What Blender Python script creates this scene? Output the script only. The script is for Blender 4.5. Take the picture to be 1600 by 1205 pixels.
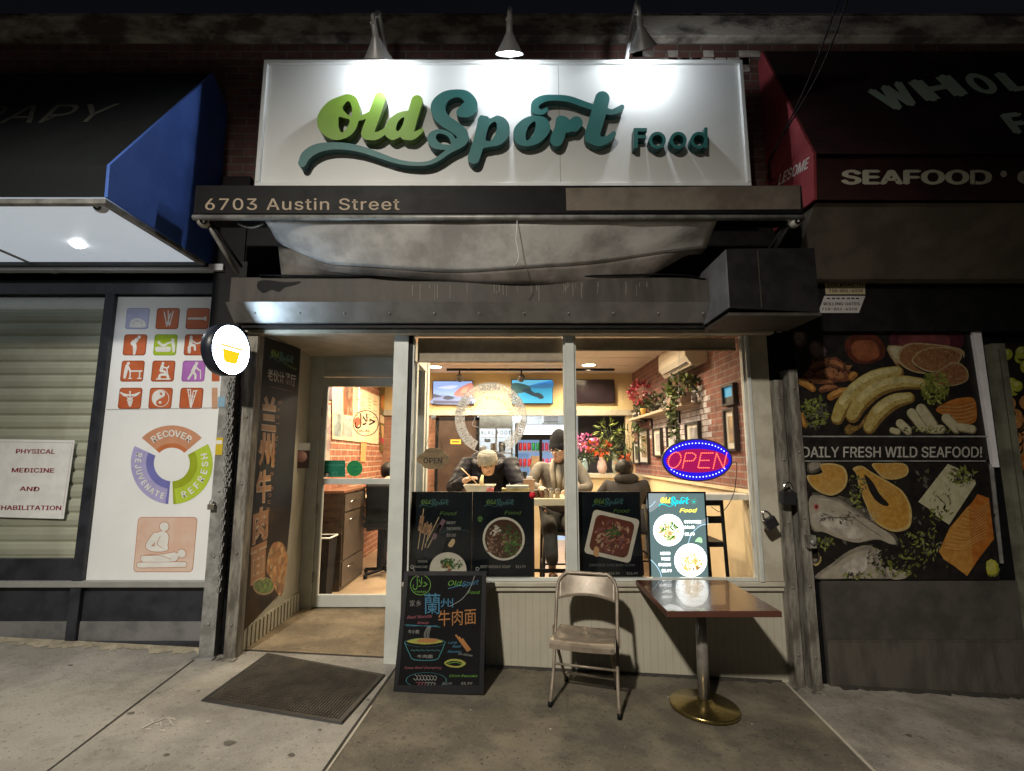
import bpy, math, random, os
import numpy as np
from mathutils import Vector, Matrix
random.seed(7)
R = math.radians
for o in list(bpy.data.objects): bpy.data.objects.remove(o)
scene = bpy.context.scene
C = scene.collection

# ------------------------------------------------------------------ camera, sky, lights, exposure
CAM = Vector((0, 0, 1.56)); PITCH = R(8.03); FPX = 780.0
cd = bpy.data.cameras.new('camera'); cam = bpy.data.objects.new('camera', cd); C.objects.link(cam)
cam.location = CAM; cam.rotation_euler = (R(90) + PITCH, 0, 0)
cd.sensor_width = 36; cd.lens = 36 * FPX / 1600; cd.clip_start = .05; cd.clip_end = 500
scene.camera = cam
w = bpy.data.worlds.new('World'); scene.world = w; w.use_nodes = True
nt = w.node_tree; bg = nt.nodes['Background']
sky = nt.nodes.new('ShaderNodeTexSky'); sky.sky_type = 'NISHITA'; sky.sun_disc = False
sky.sun_elevation = R(-3.4); sky.sun_rotation = R(200)
nt.links.new(sky.outputs[0], bg.inputs[0]); bg.inputs[1].default_value = 0.12
vs = scene.view_settings; vs.view_transform = 'Standard'; vs.look = 'None'; vs.exposure = 0; vs.gamma = 1
scene.cycles.use_denoising = True
scene.cycles.max_bounces = 6; scene.cycles.diffuse_bounces = 3; scene.cycles.glossy_bounces = 3
scene.cycles.transparent_max_bounces = 12; scene.cycles.sample_clamp_indirect = 4
scene.cycles.caustics_reflective = False; scene.cycles.caustics_refractive = False

def lamp(kind, name, loc, energy, col=(1, 1, 1), target=None, **kw):
    l = bpy.data.lights.new(name, kind); l.energy = energy; l.color = col
    for k, v in kw.items(): setattr(l, k, v)
    o = bpy.data.objects.new(name, l); C.objects.link(o); o.location = loc
    if target is not None:
        o.rotation_euler = (Vector(target) - Vector(loc)).to_track_quat('-Z', 'Y').to_euler()
    return o
# street lamp behind the photographer on the left: the light that throws the chair's and the board's shadows
lamp('SPOT', 'street_light', (-3.0, -4.5, 6.8), 4100, (1, .92, .79), (-.75, 1.80, 0), spot_size=R(67), spot_blend=.95, shadow_soft_size=.2)

# ------------------------------------------------------------------ pixel <-> world
CP, SP = math.cos(PITCH), math.sin(PITCH)
def ray(px, py):
    x = (px - 800) / FPX; y = (602.5 - py) / FPX
    return Vector((x, CP - y * SP, SP + y * CP))
class Pl:
    """a real plane in the place; at() finds where a sight line meets it"""
    def __init__(s, p, n): s.p = Vector(p); s.n = Vector(n).normalized()
    def at(s, px, py, off=0):
        d = ray(px, py); t = s.n.dot(s.p - CAM) / s.n.dot(d)
        return CAM + d * t + s.n * off
def FP(Y): return Pl((0, Y, 0), (0, -1, 0))
def P(px, py, Y): return FP(Y).at(px, py)
GN = Vector((.05, 0, 1)).normalized()
GP = Pl((0, 0, 0), GN)
def G(px, py): return GP.at(px, py)
def gz(x): return -.05 * x

# ------------------------------------------------------------------ materials
MATS = {}
def mk(name, c1, c2=None, scale=6, rough=.6, metal=0, bump=0, bscale=60, spec=.4, detail=6, em=0, emc=None, rvar=.12, lo=.42, hi=.58, stretch=(1, 1, 1), coat=0):
    if name in MATS: return MATS[name]
    m = bpy.data.materials.new(name); m.use_nodes = True; n = m.node_tree.nodes; L = m.node_tree.links
    b = n['Principled BSDF']; b.inputs['Metallic'].default_value = metal; b.inputs['Specular IOR Level'].default_value = spec
    b.inputs['Roughness'].default_value = rough; b.inputs['Coat Weight'].default_value = coat
    b.inputs['Base Color'].default_value = (*c1, 1)
    tc = n.new('ShaderNodeTexCoord'); mp = n.new('ShaderNodeMapping'); mp.inputs['Scale'].default_value = stretch
    L.new(tc.outputs['Object'], mp.inputs['Vector'])
    nz = n.new('ShaderNodeTexNoise'); nz.inputs['Scale'].default_value = scale; nz.inputs['Detail'].default_value = detail; nz.inputs['Roughness'].default_value = .62
    L.new(mp.outputs[0], nz.inputs['Vector'])
    if c2 is None: c2 = tuple(v * .82 for v in c1)
    cr = n.new('ShaderNodeValToRGB'); cr.color_ramp.elements[0].position = lo; cr.color_ramp.elements[1].position = hi
    cr.color_ramp.elements[0].color = (*c2, 1); cr.color_ramp.elements[1].color = (*c1, 1)
    L.new(nz.outputs['Fac'], cr.inputs[0]); L.new(cr.outputs[0], b.inputs['Base Color'])
    if rvar:
        mr = n.new('ShaderNodeMapRange'); mr.inputs[3].default_value = max(.03, rough - rvar); mr.inputs[4].default_value = min(1, rough + rvar)
        L.new(nz.outputs['Fac'], mr.inputs[0]); L.new(mr.outputs[0], b.inputs['Roughness'])
    if bump:
        nb = n.new('ShaderNodeTexNoise'); nb.inputs['Scale'].default_value = bscale; nb.inputs['Detail'].default_value = 4
        L.new(mp.outputs[0], nb.inputs['Vector'])
        bp = n.new('ShaderNodeBump'); bp.inputs['Strength'].default_value = bump; bp.inputs['Distance'].default_value = .01
        L.new(nb.outputs['Fac'], bp.inputs['Height']); L.new(bp.outputs[0], b.inputs['Normal'])
    if em:
        b.inputs['Emission Strength'].default_value = em
        if emc is None: L.new(cr.outputs[0], b.inputs['Emission Color'])
        else: b.inputs['Emission Color'].default_value = (*emc, 1)
    MATS[name] = m; return m
def grit(name, pale, dark, stain, sc=2.2, speck=.5):
    """worn concrete: broad blotches, darker stains and fine aggregate"""
    m = mk(name, pale, dark, scale=sc, rough=.85, bump=.5, bscale=130, detail=12); n = m.node_tree.nodes; L = m.node_tree.links; b = n['Principled BSDF']
    src = b.inputs['Base Color'].links[0].from_socket; tc = next(q for q in n if q.type == 'TEX_COORD')
    def layer(kind, scale, p0, p1, c, prev, amt):
        t = n.new('ShaderNodeTexNoise'); t.inputs['Scale'].default_value = scale; t.inputs['Detail'].default_value = kind; t.inputs['Roughness'].default_value = .7
        L.new(tc.outputs['Object'], t.inputs['Vector']); r = n.new('ShaderNodeValToRGB'); r.color_ramp.elements[0].position = p0; r.color_ramp.elements[1].position = p1; L.new(t.outputs['Fac'], r.inputs[0])
        mu = n.new('ShaderNodeMath'); mu.operation = 'MULTIPLY'; mu.inputs[1].default_value = amt; L.new(r.outputs[0], mu.inputs[0])
        mx = n.new('ShaderNodeMixRGB'); mx.inputs[2].default_value = (*c, 1); L.new(mu.outputs[0], mx.inputs[0]); L.new(prev, mx.inputs[1]); return mx.outputs[0]
    o = layer(8, .8, .50, .68, stain, src, .6); o = layer(9, 4, .54, .68, stain, o, .45); o = layer(6, 13, .60, .70, tuple(v * .6 for v in stain), o, .5)
    o = layer(3, 42, .60, .68, tuple(v * .3 for v in dark), o, speck); o = layer(3, 60, .61, .68, tuple(min(1, v * 1.25) for v in pale), o, speck)
    L.new(o, b.inputs['Base Color']); return m
def flat(name, c, rough=.5, em=0, **k):
    return mk(name, c, tuple(v * .9 for v in c), scale=9, rough=rough, em=em, **k)
def glow(name, c, s, base=1):
    if name in MATS: return MATS[name]
    m = bpy.data.materials.new(name); m.use_nodes = True; b = m.node_tree.nodes['Principled BSDF']
    b.inputs['Base Color'].default_value = (*[min(.8, v) * base for v in c], 1); b.inputs['Emission Color'].default_value = (*c, 1); b.inputs['Emission Strength'].default_value = s
    MATS[name] = m; return m
def food(name, cols, scale=60, em=0, rough=.4):
    """printed food photograph: cells and streaks of a few colours"""
    if name in MATS: return MATS[name]
    m = bpy.data.materials.new(name); m.use_nodes = True; n = m.node_tree.nodes; L = m.node_tree.links; b = n['Principled BSDF']
    tc = n.new('ShaderNodeTexCoord'); nz = n.new('ShaderNodeTexNoise'); nz.inputs['Scale'].default_value = scale * .5; nz.inputs['Detail'].default_value = 5
    ad = n.new('ShaderNodeMixRGB'); ad.inputs[0].default_value = .06; L.new(tc.outputs['Object'], ad.inputs[1]); L.new(nz.outputs['Color'], ad.inputs[2]); L.new(tc.outputs['Object'], nz.inputs['Vector'])
    vo = n.new('ShaderNodeTexVoronoi'); vo.inputs['Scale'].default_value = scale; L.new(ad.outputs[0], vo.inputs['Vector'])
    sp = n.new('ShaderNodeSeparateColor'); L.new(vo.outputs['Color'], sp.inputs[0])
    cr = n.new('ShaderNodeValToRGB'); e = cr.color_ramp.elements
    while len(e) < len(cols): e.new(.5)
    for i, c in enumerate(cols): e[i].position = i / max(1, len(cols) - 1) * .8 + .1; e[i].color = (*c, 1)
    L.new(sp.outputs[0], cr.inputs[0])
    mx = n.new('ShaderNodeMixRGB'); mx.blend_type = 'MULTIPLY'; mx.inputs[0].default_value = .7
    rp = n.new('ShaderNodeValToRGB'); rp.color_ramp.elements[0].color = (.35, .35, .35, 1); rp.color_ramp.elements[0].position = .35; rp.color_ramp.elements[1].position = .62
    L.new(nz.outputs['Fac'], rp.inputs[0]); L.new(cr.outputs[0], mx.inputs[1]); L.new(rp.outputs[0], mx.inputs[2])
    L.new(mx.outputs[0], b.inputs['Base Color']); b.inputs['Roughness'].default_value = rough
    if em: L.new(mx.outputs[0], b.inputs['Emission Color']); b.inputs['Emission Strength'].default_value = em
    MATS[name] = m; return m
def brick(name, axis, c1, c2, mortar, bw=.21, rh=.072, ms=.008, rough=.8, worn=.0):
    if name in MATS: return MATS[name]
    m = bpy.data.materials.new(name); m.use_nodes = True; n = m.node_tree.nodes; L = m.node_tree.links; b = n['Principled BSDF']
    tc = n.new('ShaderNodeTexCoord'); sx = n.new('ShaderNodeSeparateXYZ'); cb = n.new('ShaderNodeCombineXYZ')
    L.new(tc.outputs['Object'], sx.inputs[0]); L.new(sx.outputs['X' if axis == 'x' else 'Y'], cb.inputs[0]); L.new(sx.outputs['Z'], cb.inputs[1])
    br = n.new('ShaderNodeTexBrick'); br.inputs['Scale'].default_value = 1; br.inputs['Brick Width'].default_value = bw; br.inputs['Row Height'].default_value = rh
    br.inputs['Mortar Size'].default_value = ms; br.inputs['Color1'].default_value = (*c1, 1); br.inputs['Color2'].default_value = (*c2, 1); br.inputs['Mortar'].default_value = (*mortar, 1)
    br.inputs['Mortar Smooth'].default_value = .3; br.inputs['Bias'].default_value = -.2
    L.new(cb.outputs[0], br.inputs['Vector'])
    nz = n.new('ShaderNodeTexNoise'); nz.inputs['Scale'].default_value = 7; nz.inputs['Detail'].default_value = 8; L.new(tc.outputs['Object'], nz.inputs['Vector'])
    rp = n.new('ShaderNodeValToRGB'); rp.color_ramp.elements[0].color = (.5, .5, .5, 1); rp.color_ramp.elements[0].position = .3; rp.color_ramp.elements[1].position = .7
    L.new(nz.outputs['Fac'], rp.inputs[0])
    mx = n.new('ShaderNodeMixRGB'); mx.blend_type = 'MULTIPLY'; mx.inputs[0].default_value = .8; L.new(br.outputs['Color'], mx.inputs[1]); L.new(rp.outputs[0], mx.inputs[2])
    L.new(mx.outputs[0], b.inputs['Base Color']); b.inputs['Roughness'].default_value = rough
    bp = n.new('ShaderNodeBump'); bp.inputs['Strength'].default_value = .6; bp.inputs['Distance'].default_value = .008; bp.invert = True
    L.new(br.outputs['Fac'], bp.inputs['Height']); L.new(bp.outputs[0], b.inputs['Normal'])
    MATS[name] = m; return m
def glassmat(name, tint=(1, 1, 1), refl=1.0, rough=0.0, dirt=0.0):
    if name in MATS: return MATS[name]
    m = bpy.data.materials.new(name); m.use_nodes = True; n = m.node_tree.nodes; L = m.node_tree.links; n.clear()
    out = n.new('ShaderNodeOutputMaterial'); t = n.new('ShaderNodeBsdfTransparent'); t.inputs[0].default_value = (*tint, 1)
    g = n.new('ShaderNodeBsdfGlossy'); g.inputs['Roughness'].default_value = rough
    fr = n.new('ShaderNodeFresnel'); fr.inputs[0].default_value = 1.5
    mu = n.new('ShaderNodeMath'); mu.operation = 'MULTIPLY'; mu.inputs[1].default_value = refl; L.new(fr.outputs[0], mu.inputs[0])
    mx = n.new('ShaderNodeMixShader'); L.new(mu.outputs[0], mx.inputs[0]); L.new(t.outputs[0], mx.inputs[1]); L.new(g.outputs[0], mx.inputs[2])
    last = mx
    if dirt:
        df = n.new('ShaderNodeBsdfDiffuse'); df.inputs[0].default_value = (.7, .7, .68, 1)
        tc = n.new('ShaderNodeTexCoord'); nz = n.new('ShaderNodeTexNoise'); nz.inputs['Scale'].default_value = 3; nz.inputs['Detail'].default_value = 9
        L.new(tc.outputs['Object'], nz.inputs['Vector'])
        mr = n.new('ShaderNodeMapRange'); mr.inputs[1].default_value = .45; mr.inputs[2].default_value = .8; mr.inputs[4].default_value = dirt; L.new(nz.outputs['Fac'], mr.inputs[0])
        m2 = n.new('ShaderNodeMixShader'); L.new(mr.outputs[0], m2.inputs[0]); L.new(mx.outputs[0], m2.inputs[1]); L.new(df.outputs[0], m2.inputs[2]); last = m2
    L.new(last.outputs[0], out.inputs[0]); MATS[name] = m; return m

# ------------------------------------------------------------------ mesh building
ORG = {}
def tag(o, label=None, cat=None, group=None, kind=None):
    if label: o['label'] = label
    if cat: o['category'] = cat
    if group: o['group'] = group
    if kind: o['kind'] = kind
    return o
def thing(name, label, cat, loc=(0, 0, 0), group=None):
    o = bpy.data.objects.new(name, None); C.objects.link(o); o.location = loc; o.empty_display_size = .1
    ORG[o.name] = Vector(loc); return tag(o, label, cat, group)
class MB:
    def __init__(s): s.V = []; s.F = []; s.I = []; s.S = []; s.mats = []
    def mi(s, m):
        if m not in s.mats: s.mats.append(m)
        return s.mats.index(m)
    def add(s, vs, fs, m, smooth=False):
        k = len(s.V); i = s.mi(m); s.V += [Vector(v) for v in vs]
        for f in fs: s.F.append([k + j for j in f]); s.I.append(i); s.S.append(smooth)
        return s
    def box(s, x0, x1, y0, y1, z0, z1, m):
        if x0 > x1: x0, x1 = x1, x0
        if y0 > y1: y0, y1 = y1, y0
        if z0 > z1: z0, z1 = z1, z0
        v = [(x, y, z) for x in (x0, x1) for y in (y0, y1) for z in (z0, z1)]
        return s.add(v, [(0, 1, 3, 2), (4, 6, 7, 5), (0, 4, 5, 1), (2, 3, 7, 6), (0, 2, 6, 4), (1, 5, 7, 3)], m)
    def obox(s, c, sz, M, m):
        c = Vector(c); hx, hy, hz = [v / 2 for v in sz]
        v = [c + M @ Vector((x, y, z)) for x in (-hx, hx) for y in (-hy, hy) for z in (-hz, hz)]
        return s.add(v, [(0, 1, 3, 2), (4, 6, 7, 5), (0, 4, 5, 1), (2, 3, 7, 6), (0, 2, 6, 4), (1, 5, 7, 3)], m)
    def prism(s, pts, ext, m, mside=None):
        n = len(pts); ext = Vector(ext); a = [Vector(p) for p in pts]; b = [p + ext for p in a]
        nn = sum(((a[i] - a[0]).cross(a[(i + 1) % n] - a[0]) for i in range(n)), Vector())
        if nn.dot(ext) < 0: a.reverse(); b.reverse()
        s.add(a + b, [tuple(range(n))[::-1], tuple(range(n, 2 * n))], m)
        return s.add(a + b, [(i, (i + 1) % n, n + (i + 1) % n, n + i) for i in range(n)], mside or m)
    def tube(s, path, r, m, n=8, smooth=True, closed=False):
        p = [Vector(q) for q in path]; k = len(p); rr = r if isinstance(r, (list, tuple)) else [r] * k
        vs = []; up = None
        for i in range(k):
            if closed: d = p[(i + 1) % k] - p[i - 1]
            else: d = (p[min(i + 1, k - 1)] - p[max(i - 1, 0)])
            d.normalize()
            if up is None: up = d.orthogonal().normalized()
            up = (up - d * up.dot(d))
            up = up.normalized() if up.length > 1e-6 else d.orthogonal().normalized()
            q = d.cross(up)
            for j in range(n):
                a = 2 * math.pi * j / n; vs.append(p[i] + (up * math.cos(a) + q * math.sin(a)) * rr[i])
        fs = []
        for i in range(k if closed else k - 1):
            i2 = (i + 1) % k
            for j in range(n): fs.append((i * n + j, i * n + (j + 1) % n, i2 * n + (j + 1) % n, i2 * n + j))
        if not closed: fs += [tuple(range(n))[::-1], tuple(range((k - 1) * n, k * n))]
        return s.add(vs, fs, m, smooth)
    def lathe(s, prof, c, m, axis=(0, 0, 1), n=24, smooth=True):
        ax = Vector(axis).normalized(); u = ax.orthogonal().normalized(); v = ax.cross(u); c = Vector(c); vs = []; fs = []
        for r, h in prof:
            for j in range(n):
                a = 2 * math.pi * j / n; vs.append(c + ax * h + (u * math.cos(a) + v * math.sin(a)) * r)
        for i in range(len(prof) - 1):
            for j in range(n): fs.append((i * n + j, i * n + (j + 1) % n, (i + 1) * n + (j + 1) % n, (i + 1) * n + j))
        if prof[0][0] > 1e-4: fs.append(tuple(range(n))[::-1])
        if prof[-1][0] > 1e-4: fs.append(tuple(range((len(prof) - 1) * n, len(prof) * n)))
        return s.add(vs, fs, m, smooth)
    def sph(s, c, r, m, n=12, M=None):
        if not isinstance(r, (list, tuple)): r = (r, r, r)
        c = Vector(c); vs = []; fs = []; k = n // 2 + 1
        for i in range(k):
            t = math.pi * i / (k - 1)
            for j in range(n):
                a = 2 * math.pi * j / n; q = Vector((r[0] * math.sin(t) * math.cos(a), r[1] * math.sin(t) * math.sin(a), r[2] * math.cos(t)))
                vs.append(c + (M @ q if M else q))
        for i in range(k - 1):
            for j in range(n): fs.append((i * n + j, (i + 1) * n + j, (i + 1) * n + (j + 1) % n, i * n + (j + 1) % n))
        return s.add(vs, fs, m, True)
    def grid(s, fn, nu, nv, m, smooth=True):
        vs = [fn(i / nu, j / nv) for i in range(nu + 1) for j in range(nv + 1)]
        return s.add(vs, [(i * (nv + 1) + j, (i + 1) * (nv + 1) + j, (i + 1) * (nv + 1) + j + 1, i * (nv + 1) + j + 1) for i in range(nu) for j in range(nv)], m, smooth)
    def leaf(s, c, d, L, W, m, nrm=None):
        d = Vector(d).normalized(); q = d.cross(nrm or Vector((random.uniform(-1, 1), random.uniform(-1, 1), random.uniform(-.3, 1)))).normalized(); c = Vector(c)
        return s.add([c, c + d * L * .5 + q * W / 2, c + d * L, c + d * L * .5 - q * W / 2], [(0, 1, 2, 3)], m)
    def build(s, name, parent=None, label=None, cat=None, group=None, kind=None, bevel=0, org=None, solid=0):
        if parent is not None: o0 = ORG[parent.name]
        elif org is not None: o0 = Vector(org)
        elif kind: o0 = Vector()
        else:
            xs = [v.x for v in s.V]; ys = [v.y for v in s.V]; zs = [v.z for v in s.V]
            o0 = Vector(((min(xs) + max(xs)) / 2, (min(ys) + max(ys)) / 2, min(zs)))
        me = bpy.data.meshes.new(name); me.from_pydata([tuple(v - o0) for v in s.V], [], s.F)
        for m in s.mats: me.materials.append(m)
        me.polygons.foreach_set('material_index', s.I); me.polygons.foreach_set('use_smooth', s.S); me.update()
        o = bpy.data.objects.new(name, me); C.objects.link(o); ORG[o.name] = o0
        if parent is not None: o.parent = parent; o.location = o0 - ORG[parent.name]
        else: o.location = o0
        if solid:
            sm = o.modifiers.new('s', 'SOLIDIFY'); sm.thickness = solid; sm.offset = 0
        if bevel:
            b = o.modifiers.new('b', 'BEVEL'); b.width = bevel; b.segments = 2; b.limit_method = 'ANGLE'; b.angle_limit = R(40)
        return tag(o, label, cat, group, kind)
def copy_tree(o, parent=None, loc=None):
    c = o.copy(); C.objects.link(c); c.parent = parent
    ORG[c.name] = ORG[o.name]
    if loc is not None: c.location = loc
    for ch in list(o.children): copy_tree(ch, c)
    return c

# ------------------------------------------------------------------ flat artwork: text, brush strokes, outlines
_tx = {}
try: SANS = bpy.data.fonts.load(os.path.join(bpy.utils.system_resource('DATAFILES'), 'fonts', 'Inter.woff2'))   # ships with Blender
except Exception: SANS = None
def text2d(s, bold=0, shear=0, sp=1.0):
    k = (s, bold, shear, sp)
    if k not in _tx:
        c = bpy.data.curves.new('t', 'FONT'); c.body = s; c.size = 1; c.font = (SANS if SANS and ord(s[0]) < 0x600 else c.font); c.offset = bold if ord(s[0]) >= 0x600 else 0; c.shear = shear; c.space_character = sp; c.resolution_u = 3
        o = bpy.data.objects.new('t', c); m = bpy.data.meshes.new_from_object(o)
        v = [(q.co.x, q.co.y) for q in m.vertices]; f = [tuple(p.vertices) for p in m.polygons]
        bpy.data.objects.remove(o); bpy.data.meshes.remove(m); bpy.data.curves.remove(c)
        _tx[k] = (v, f)
    return _tx[k]
def spline(pts, n=7, closed=False):
    a = np.array(pts, float); k = len(a); out = []
    for i in range(k if closed else k - 1):
        p1 = a[i]; p2 = a[(i + 1) % k]
        p0 = a[i - 1] if (closed or i > 0) else 2 * p1 - p2
        p3 = a[(i + 2) % k] if (closed or i + 2 < k) else 2 * p2 - p1
        for t in np.linspace(0, 1, n, endpoint=False):
            out.append(.5 * (2 * p1 + (p2 - p0) * t + (2 * p0 - 5 * p1 + 4 * p2 - p3) * t * t + (3 * p1 - p0 - 3 * p2 + p3) * t ** 3))
    if not closed: out.append(a[-1])
    return np.array(out)
def ink(strokes=(), polys=(), holes=(), step=1.0, smooth=True):
    """union of brush strokes (x, y, radius) and outlines, minus holes -> closed contours"""
    S = [spline(s) if smooth and len(s) > 2 else np.array(s, float) for s in strokes]
    PL = [spline(p, 6, True) if smooth else np.array(p, float) for p in polys]; HL = [spline(p, 6, True) if smooth else np.array(p, float) for p in holes]
    al = [s[:, :2] - s[:, 2:3] for s in S] + [s[:, :2] + s[:, 2:3] for s in S] + PL
    al = np.concatenate(al); x0, y0 = al.min(0) - 3 * step; x1, y1 = al.max(0) + 3 * step
    X, Y = np.meshgrid(np.arange(x0, x1, step), np.arange(y0, y1, step)); D = np.full(X.shape, 1e3)
    for s in S:
        for a, b in zip(s[:-1], s[1:]):
            r = max(a[2], b[2]) + 3 * step
            i0 = max(0, int((min(a[0], b[0]) - r - x0) / step)); i1 = int((max(a[0], b[0]) + r - x0) / step) + 2
            j0 = max(0, int((min(a[1], b[1]) - r - y0) / step)); j1 = int((max(a[1], b[1]) + r - y0) / step) + 2
            xx = X[j0:j1, i0:i1]; yy = Y[j0:j1, i0:i1]; dx, dy = b[0] - a[0], b[1] - a[1]; ll = dx * dx + dy * dy + 1e-9
            t = np.clip(((xx - a[0]) * dx + (yy - a[1]) * dy) / ll, 0, 1)
            D[j0:j1, i0:i1] = np.minimum(D[j0:j1, i0:i1], np.hypot(xx - a[0] - t * dx, yy - a[1] - t * dy) - (a[2] + t * (b[2] - a[2])))
    def psdf(p):
        d = np.full(X.shape, 1e3); ins = np.zeros(X.shape, bool)
        for a, b in zip(p, np.roll(p, -1, 0)):
            dx, dy = b - a; t = np.clip(((X - a[0]) * dx + (Y - a[1]) * dy) / (dx * dx + dy * dy + 1e-9), 0, 1)
            d = np.minimum(d, np.hypot(X - a[0] - t * dx, Y - a[1] - t * dy))
            if abs(dy) > 1e-9: ins ^= ((a[1] > Y) != (b[1] > Y)) & (X < dx * (Y - a[1]) / dy + a[0])
        return np.where(ins, -d, d)
    for p in PL: D = np.minimum(D, psdf(p))
    for p in HL: D = np.maximum(D, -psdf(p))
    D = np.where(D == 0, 1e-6, D); H, W = D.shape; nxt = {}
    ins = D < 0
    cs = ins[:-1, :-1] * 1 + ins[:-1, 1:] * 2 + ins[1:, 1:] * 4 + ins[1:, :-1] * 8
    T = {1: [(3, 0)], 2: [(0, 1)], 3: [(3, 1)], 4: [(1, 2)], 5: [(3, 0), (1, 2)], 6: [(0, 2)], 7: [(3, 2)], 8: [(2, 3)], 9: [(2, 0)], 10: [(0, 1), (2, 3)], 11: [(2, 1)], 12: [(1, 3)], 13: [(1, 0)], 14: [(0, 3)]}
    def key(e, j, i): return [('h', j, i), ('v', j, i + 1), ('h', j + 1, i), ('v', j, i)][e]
    for j, i in zip(*np.nonzero((cs > 0) & (cs < 15))):
        for a, b in T[cs[j, i]]: nxt[key(a, j, i)] = key(b, j, i)
    def pt(k):
        t, j, i = k
        if t == 'h': f = D[j, i] / (D[j, i] - D[j, i + 1]); return (x0 + (i + f) * step, y0 + j * step)
        f = D[j, i] / (D[j, i] - D[j + 1, i]); return (x0 + i * step, y0 + (j + f) * step)
    cons = []
    while nxt:
        k0, k = nxt.popitem(); c = [pt(k0)]
        while k != k0 and k in nxt: c.append(pt(k)); k = nxt.pop(k)
        if len(c) < 6: continue
        c = np.array(c); c = (c + (np.roll(c, 1, 0) + np.roll(c, -1, 0)) * .5) / 2
        keep = []
        for q in c:                                   # thin out points that lie on a straight run
            if len(keep) >= 2:
                a, b = keep[-2], keep[-1]; d = q - a; l = math.hypot(*d) + 1e-9
                if abs(d[0] * (b - a)[1] - d[1] * (b - a)[0]) / l < .08 * step and l < 14 * step: keep[-1] = q; continue
            keep.append(q)
        cons.append([tuple(q) for q in keep])
    return cons
def fill(cons):
    c = bpy.data.curves.new('f', 'CURVE'); c.dimensions = '2D'; c.fill_mode = 'BOTH'
    for k in cons:
        s = c.splines.new('POLY'); s.points.add(len(k) - 1); s.use_cyclic_u = True
        s.points.foreach_set('co', [x for q in k for x in (q[0], q[1], 0, 1)])
    o = bpy.data.objects.new('f', c); m = bpy.data.meshes.new_from_object(o)
    v = [(q.co.x, q.co.y) for q in m.vertices]; f = [tuple(p.vertices) for p in m.polygons]
    bpy.data.objects.remove(o); bpy.data.meshes.remove(m); bpy.data.curves.remove(c)
    return v, f
class Art:
    RG = random.Random(77)
    def vol(s, pts, dark, mid, light, l=1, dx=-1.2, dy=-1.6, rough=.8):
        """a photographed lump: dark rim, middle tone and a lit patch, with an uneven outline"""
        cx = sum(p[0] for p in pts) / len(pts); cy = sum(p[1] for p in pts) / len(pts)
        for k, (f, m) in enumerate(((1, dark), (.90, mid), (.62, light))):
            q = spline(pts, 6, True); q = [(cx + (x - cx) * f + dx * k + s.RG.uniform(-rough, rough), cy + (y - cy) * f + dy * k + s.RG.uniform(-rough, rough)) for x, y in q]; s.poly(q, m, l + k)
        return s
    def scatter(s, cx, cy, rx, ry, n, L, mats, l=1, ang=None):
        """chopped leaves or crumbs strewn over part of a printed picture"""
        for k in range(n):
            a = s.RG.uniform(0, 6.28); r = s.RG.random() ** .6; x = cx + rx * r * math.cos(a); y = cy + ry * r * math.sin(a); t = s.RG.uniform(0, 6.28) if ang is None else ang + s.RG.uniform(-.5, .5); e = L * s.RG.uniform(.5, 1.4); w_ = e * s.RG.uniform(.25, .5); c, d = math.cos(t), math.sin(t)
            s.poly([(x - e * c, y - e * d), (x - w_ * d, y + w_ * c), (x + e * c, y + e * d), (x + w_ * d, y - w_ * c)], s.RG.choice(mats), l + .08 * k)
        return s
    """flat artwork printed on a real plane; every layer a fraction of a millimetre proud of the one below"""
    def __init__(s, mb, plane, step=.0005): s.mb = mb; s.pl = plane; s.st = step
    def at(s, x, y, l): return s.pl.at(x, y, l * s.st)
    def poly(s, pts, m, l=1): s.mb.add([s.at(x, y, l) for x, y in pts], [tuple(range(len(pts)))], m); return s
    def rect(s, x0, y0, x1, y1, m, l=1): return s.poly([(x0, y0), (x1, y0), (x1, y1), (x0, y1)], m, l)
    def shape(s, pts, m, l=1, n=5): return s.poly([tuple(q) for q in spline(pts, n, True)], m, l)
    def disc(s, cx, cy, rx, ry, m, l=1, rot=0, n=28):
        c, d = math.cos(rot), math.sin(rot)
        return s.poly([(cx + rx * math.cos(a) * c - ry * math.sin(a) * d, cy + rx * math.cos(a) * d + ry * math.sin(a) * c) for a in [2 * math.pi * i / n for i in range(n)]], m, l)
    def rrect(s, cx, cy, w, h, r, m, l=1, rot=0, lean=0):
        pts = []
        for qx, qy, a0 in ((1, 1, 0), (-1, 1, 90), (-1, -1, 180), (1, -1, 270)):
            for k in range(5):
                a = R(a0 + k * 22.5); x = qx * (w / 2 - r) + r * math.cos(a); y = qy * (h / 2 - r) + r * math.sin(a)
                c, d = math.cos(rot), math.sin(rot); pts.append((cx + x * c - y * d + y * lean, cy + x * d + y * c))
        return s.poly(pts, m, l)
    def band(s, cx, cy, r0, r1, a0, a1, m, l=1, n=24, ky=1.0):
        A = [R(a0 + (a1 - a0) * i / n) for i in range(n + 1)]
        v = [(cx + r0 * math.cos(a), cy + r0 * ky * math.sin(a)) for a in A] + [(cx + r1 * math.cos(a), cy + r1 * ky * math.sin(a)) for a in A]
        s.mb.add([s.at(x, y, l) for x, y in v], [(i, i + 1, n + 2 + i, n + 1 + i) for i in range(n)], m); return s
    def line(s, pts, wd, m, l=1):
        p = [Vector(q) for q in pts]; k = len(p); L = []; Rr = []
        for i in range(k):
            d = p[min(i + 1, k - 1)] - p[max(i - 1, 0)]; d = d.normalized() if d.length > 1e-6 else Vector((1, 0)); q = Vector((-d.y, d.x)) * wd / 2
            L.append(p[i] + q); Rr.append(p[i] - q)
        s.mb.add([s.at(x, y, l) for x, y in L + Rr], [(i, i + 1, k + i + 1, k + i) for i in range(k - 1)], m); return s
    def curve(s, pts, wd, m, l=1): return s.line([tuple(q) for q in spline(pts, 6)], wd, m, l)
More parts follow.
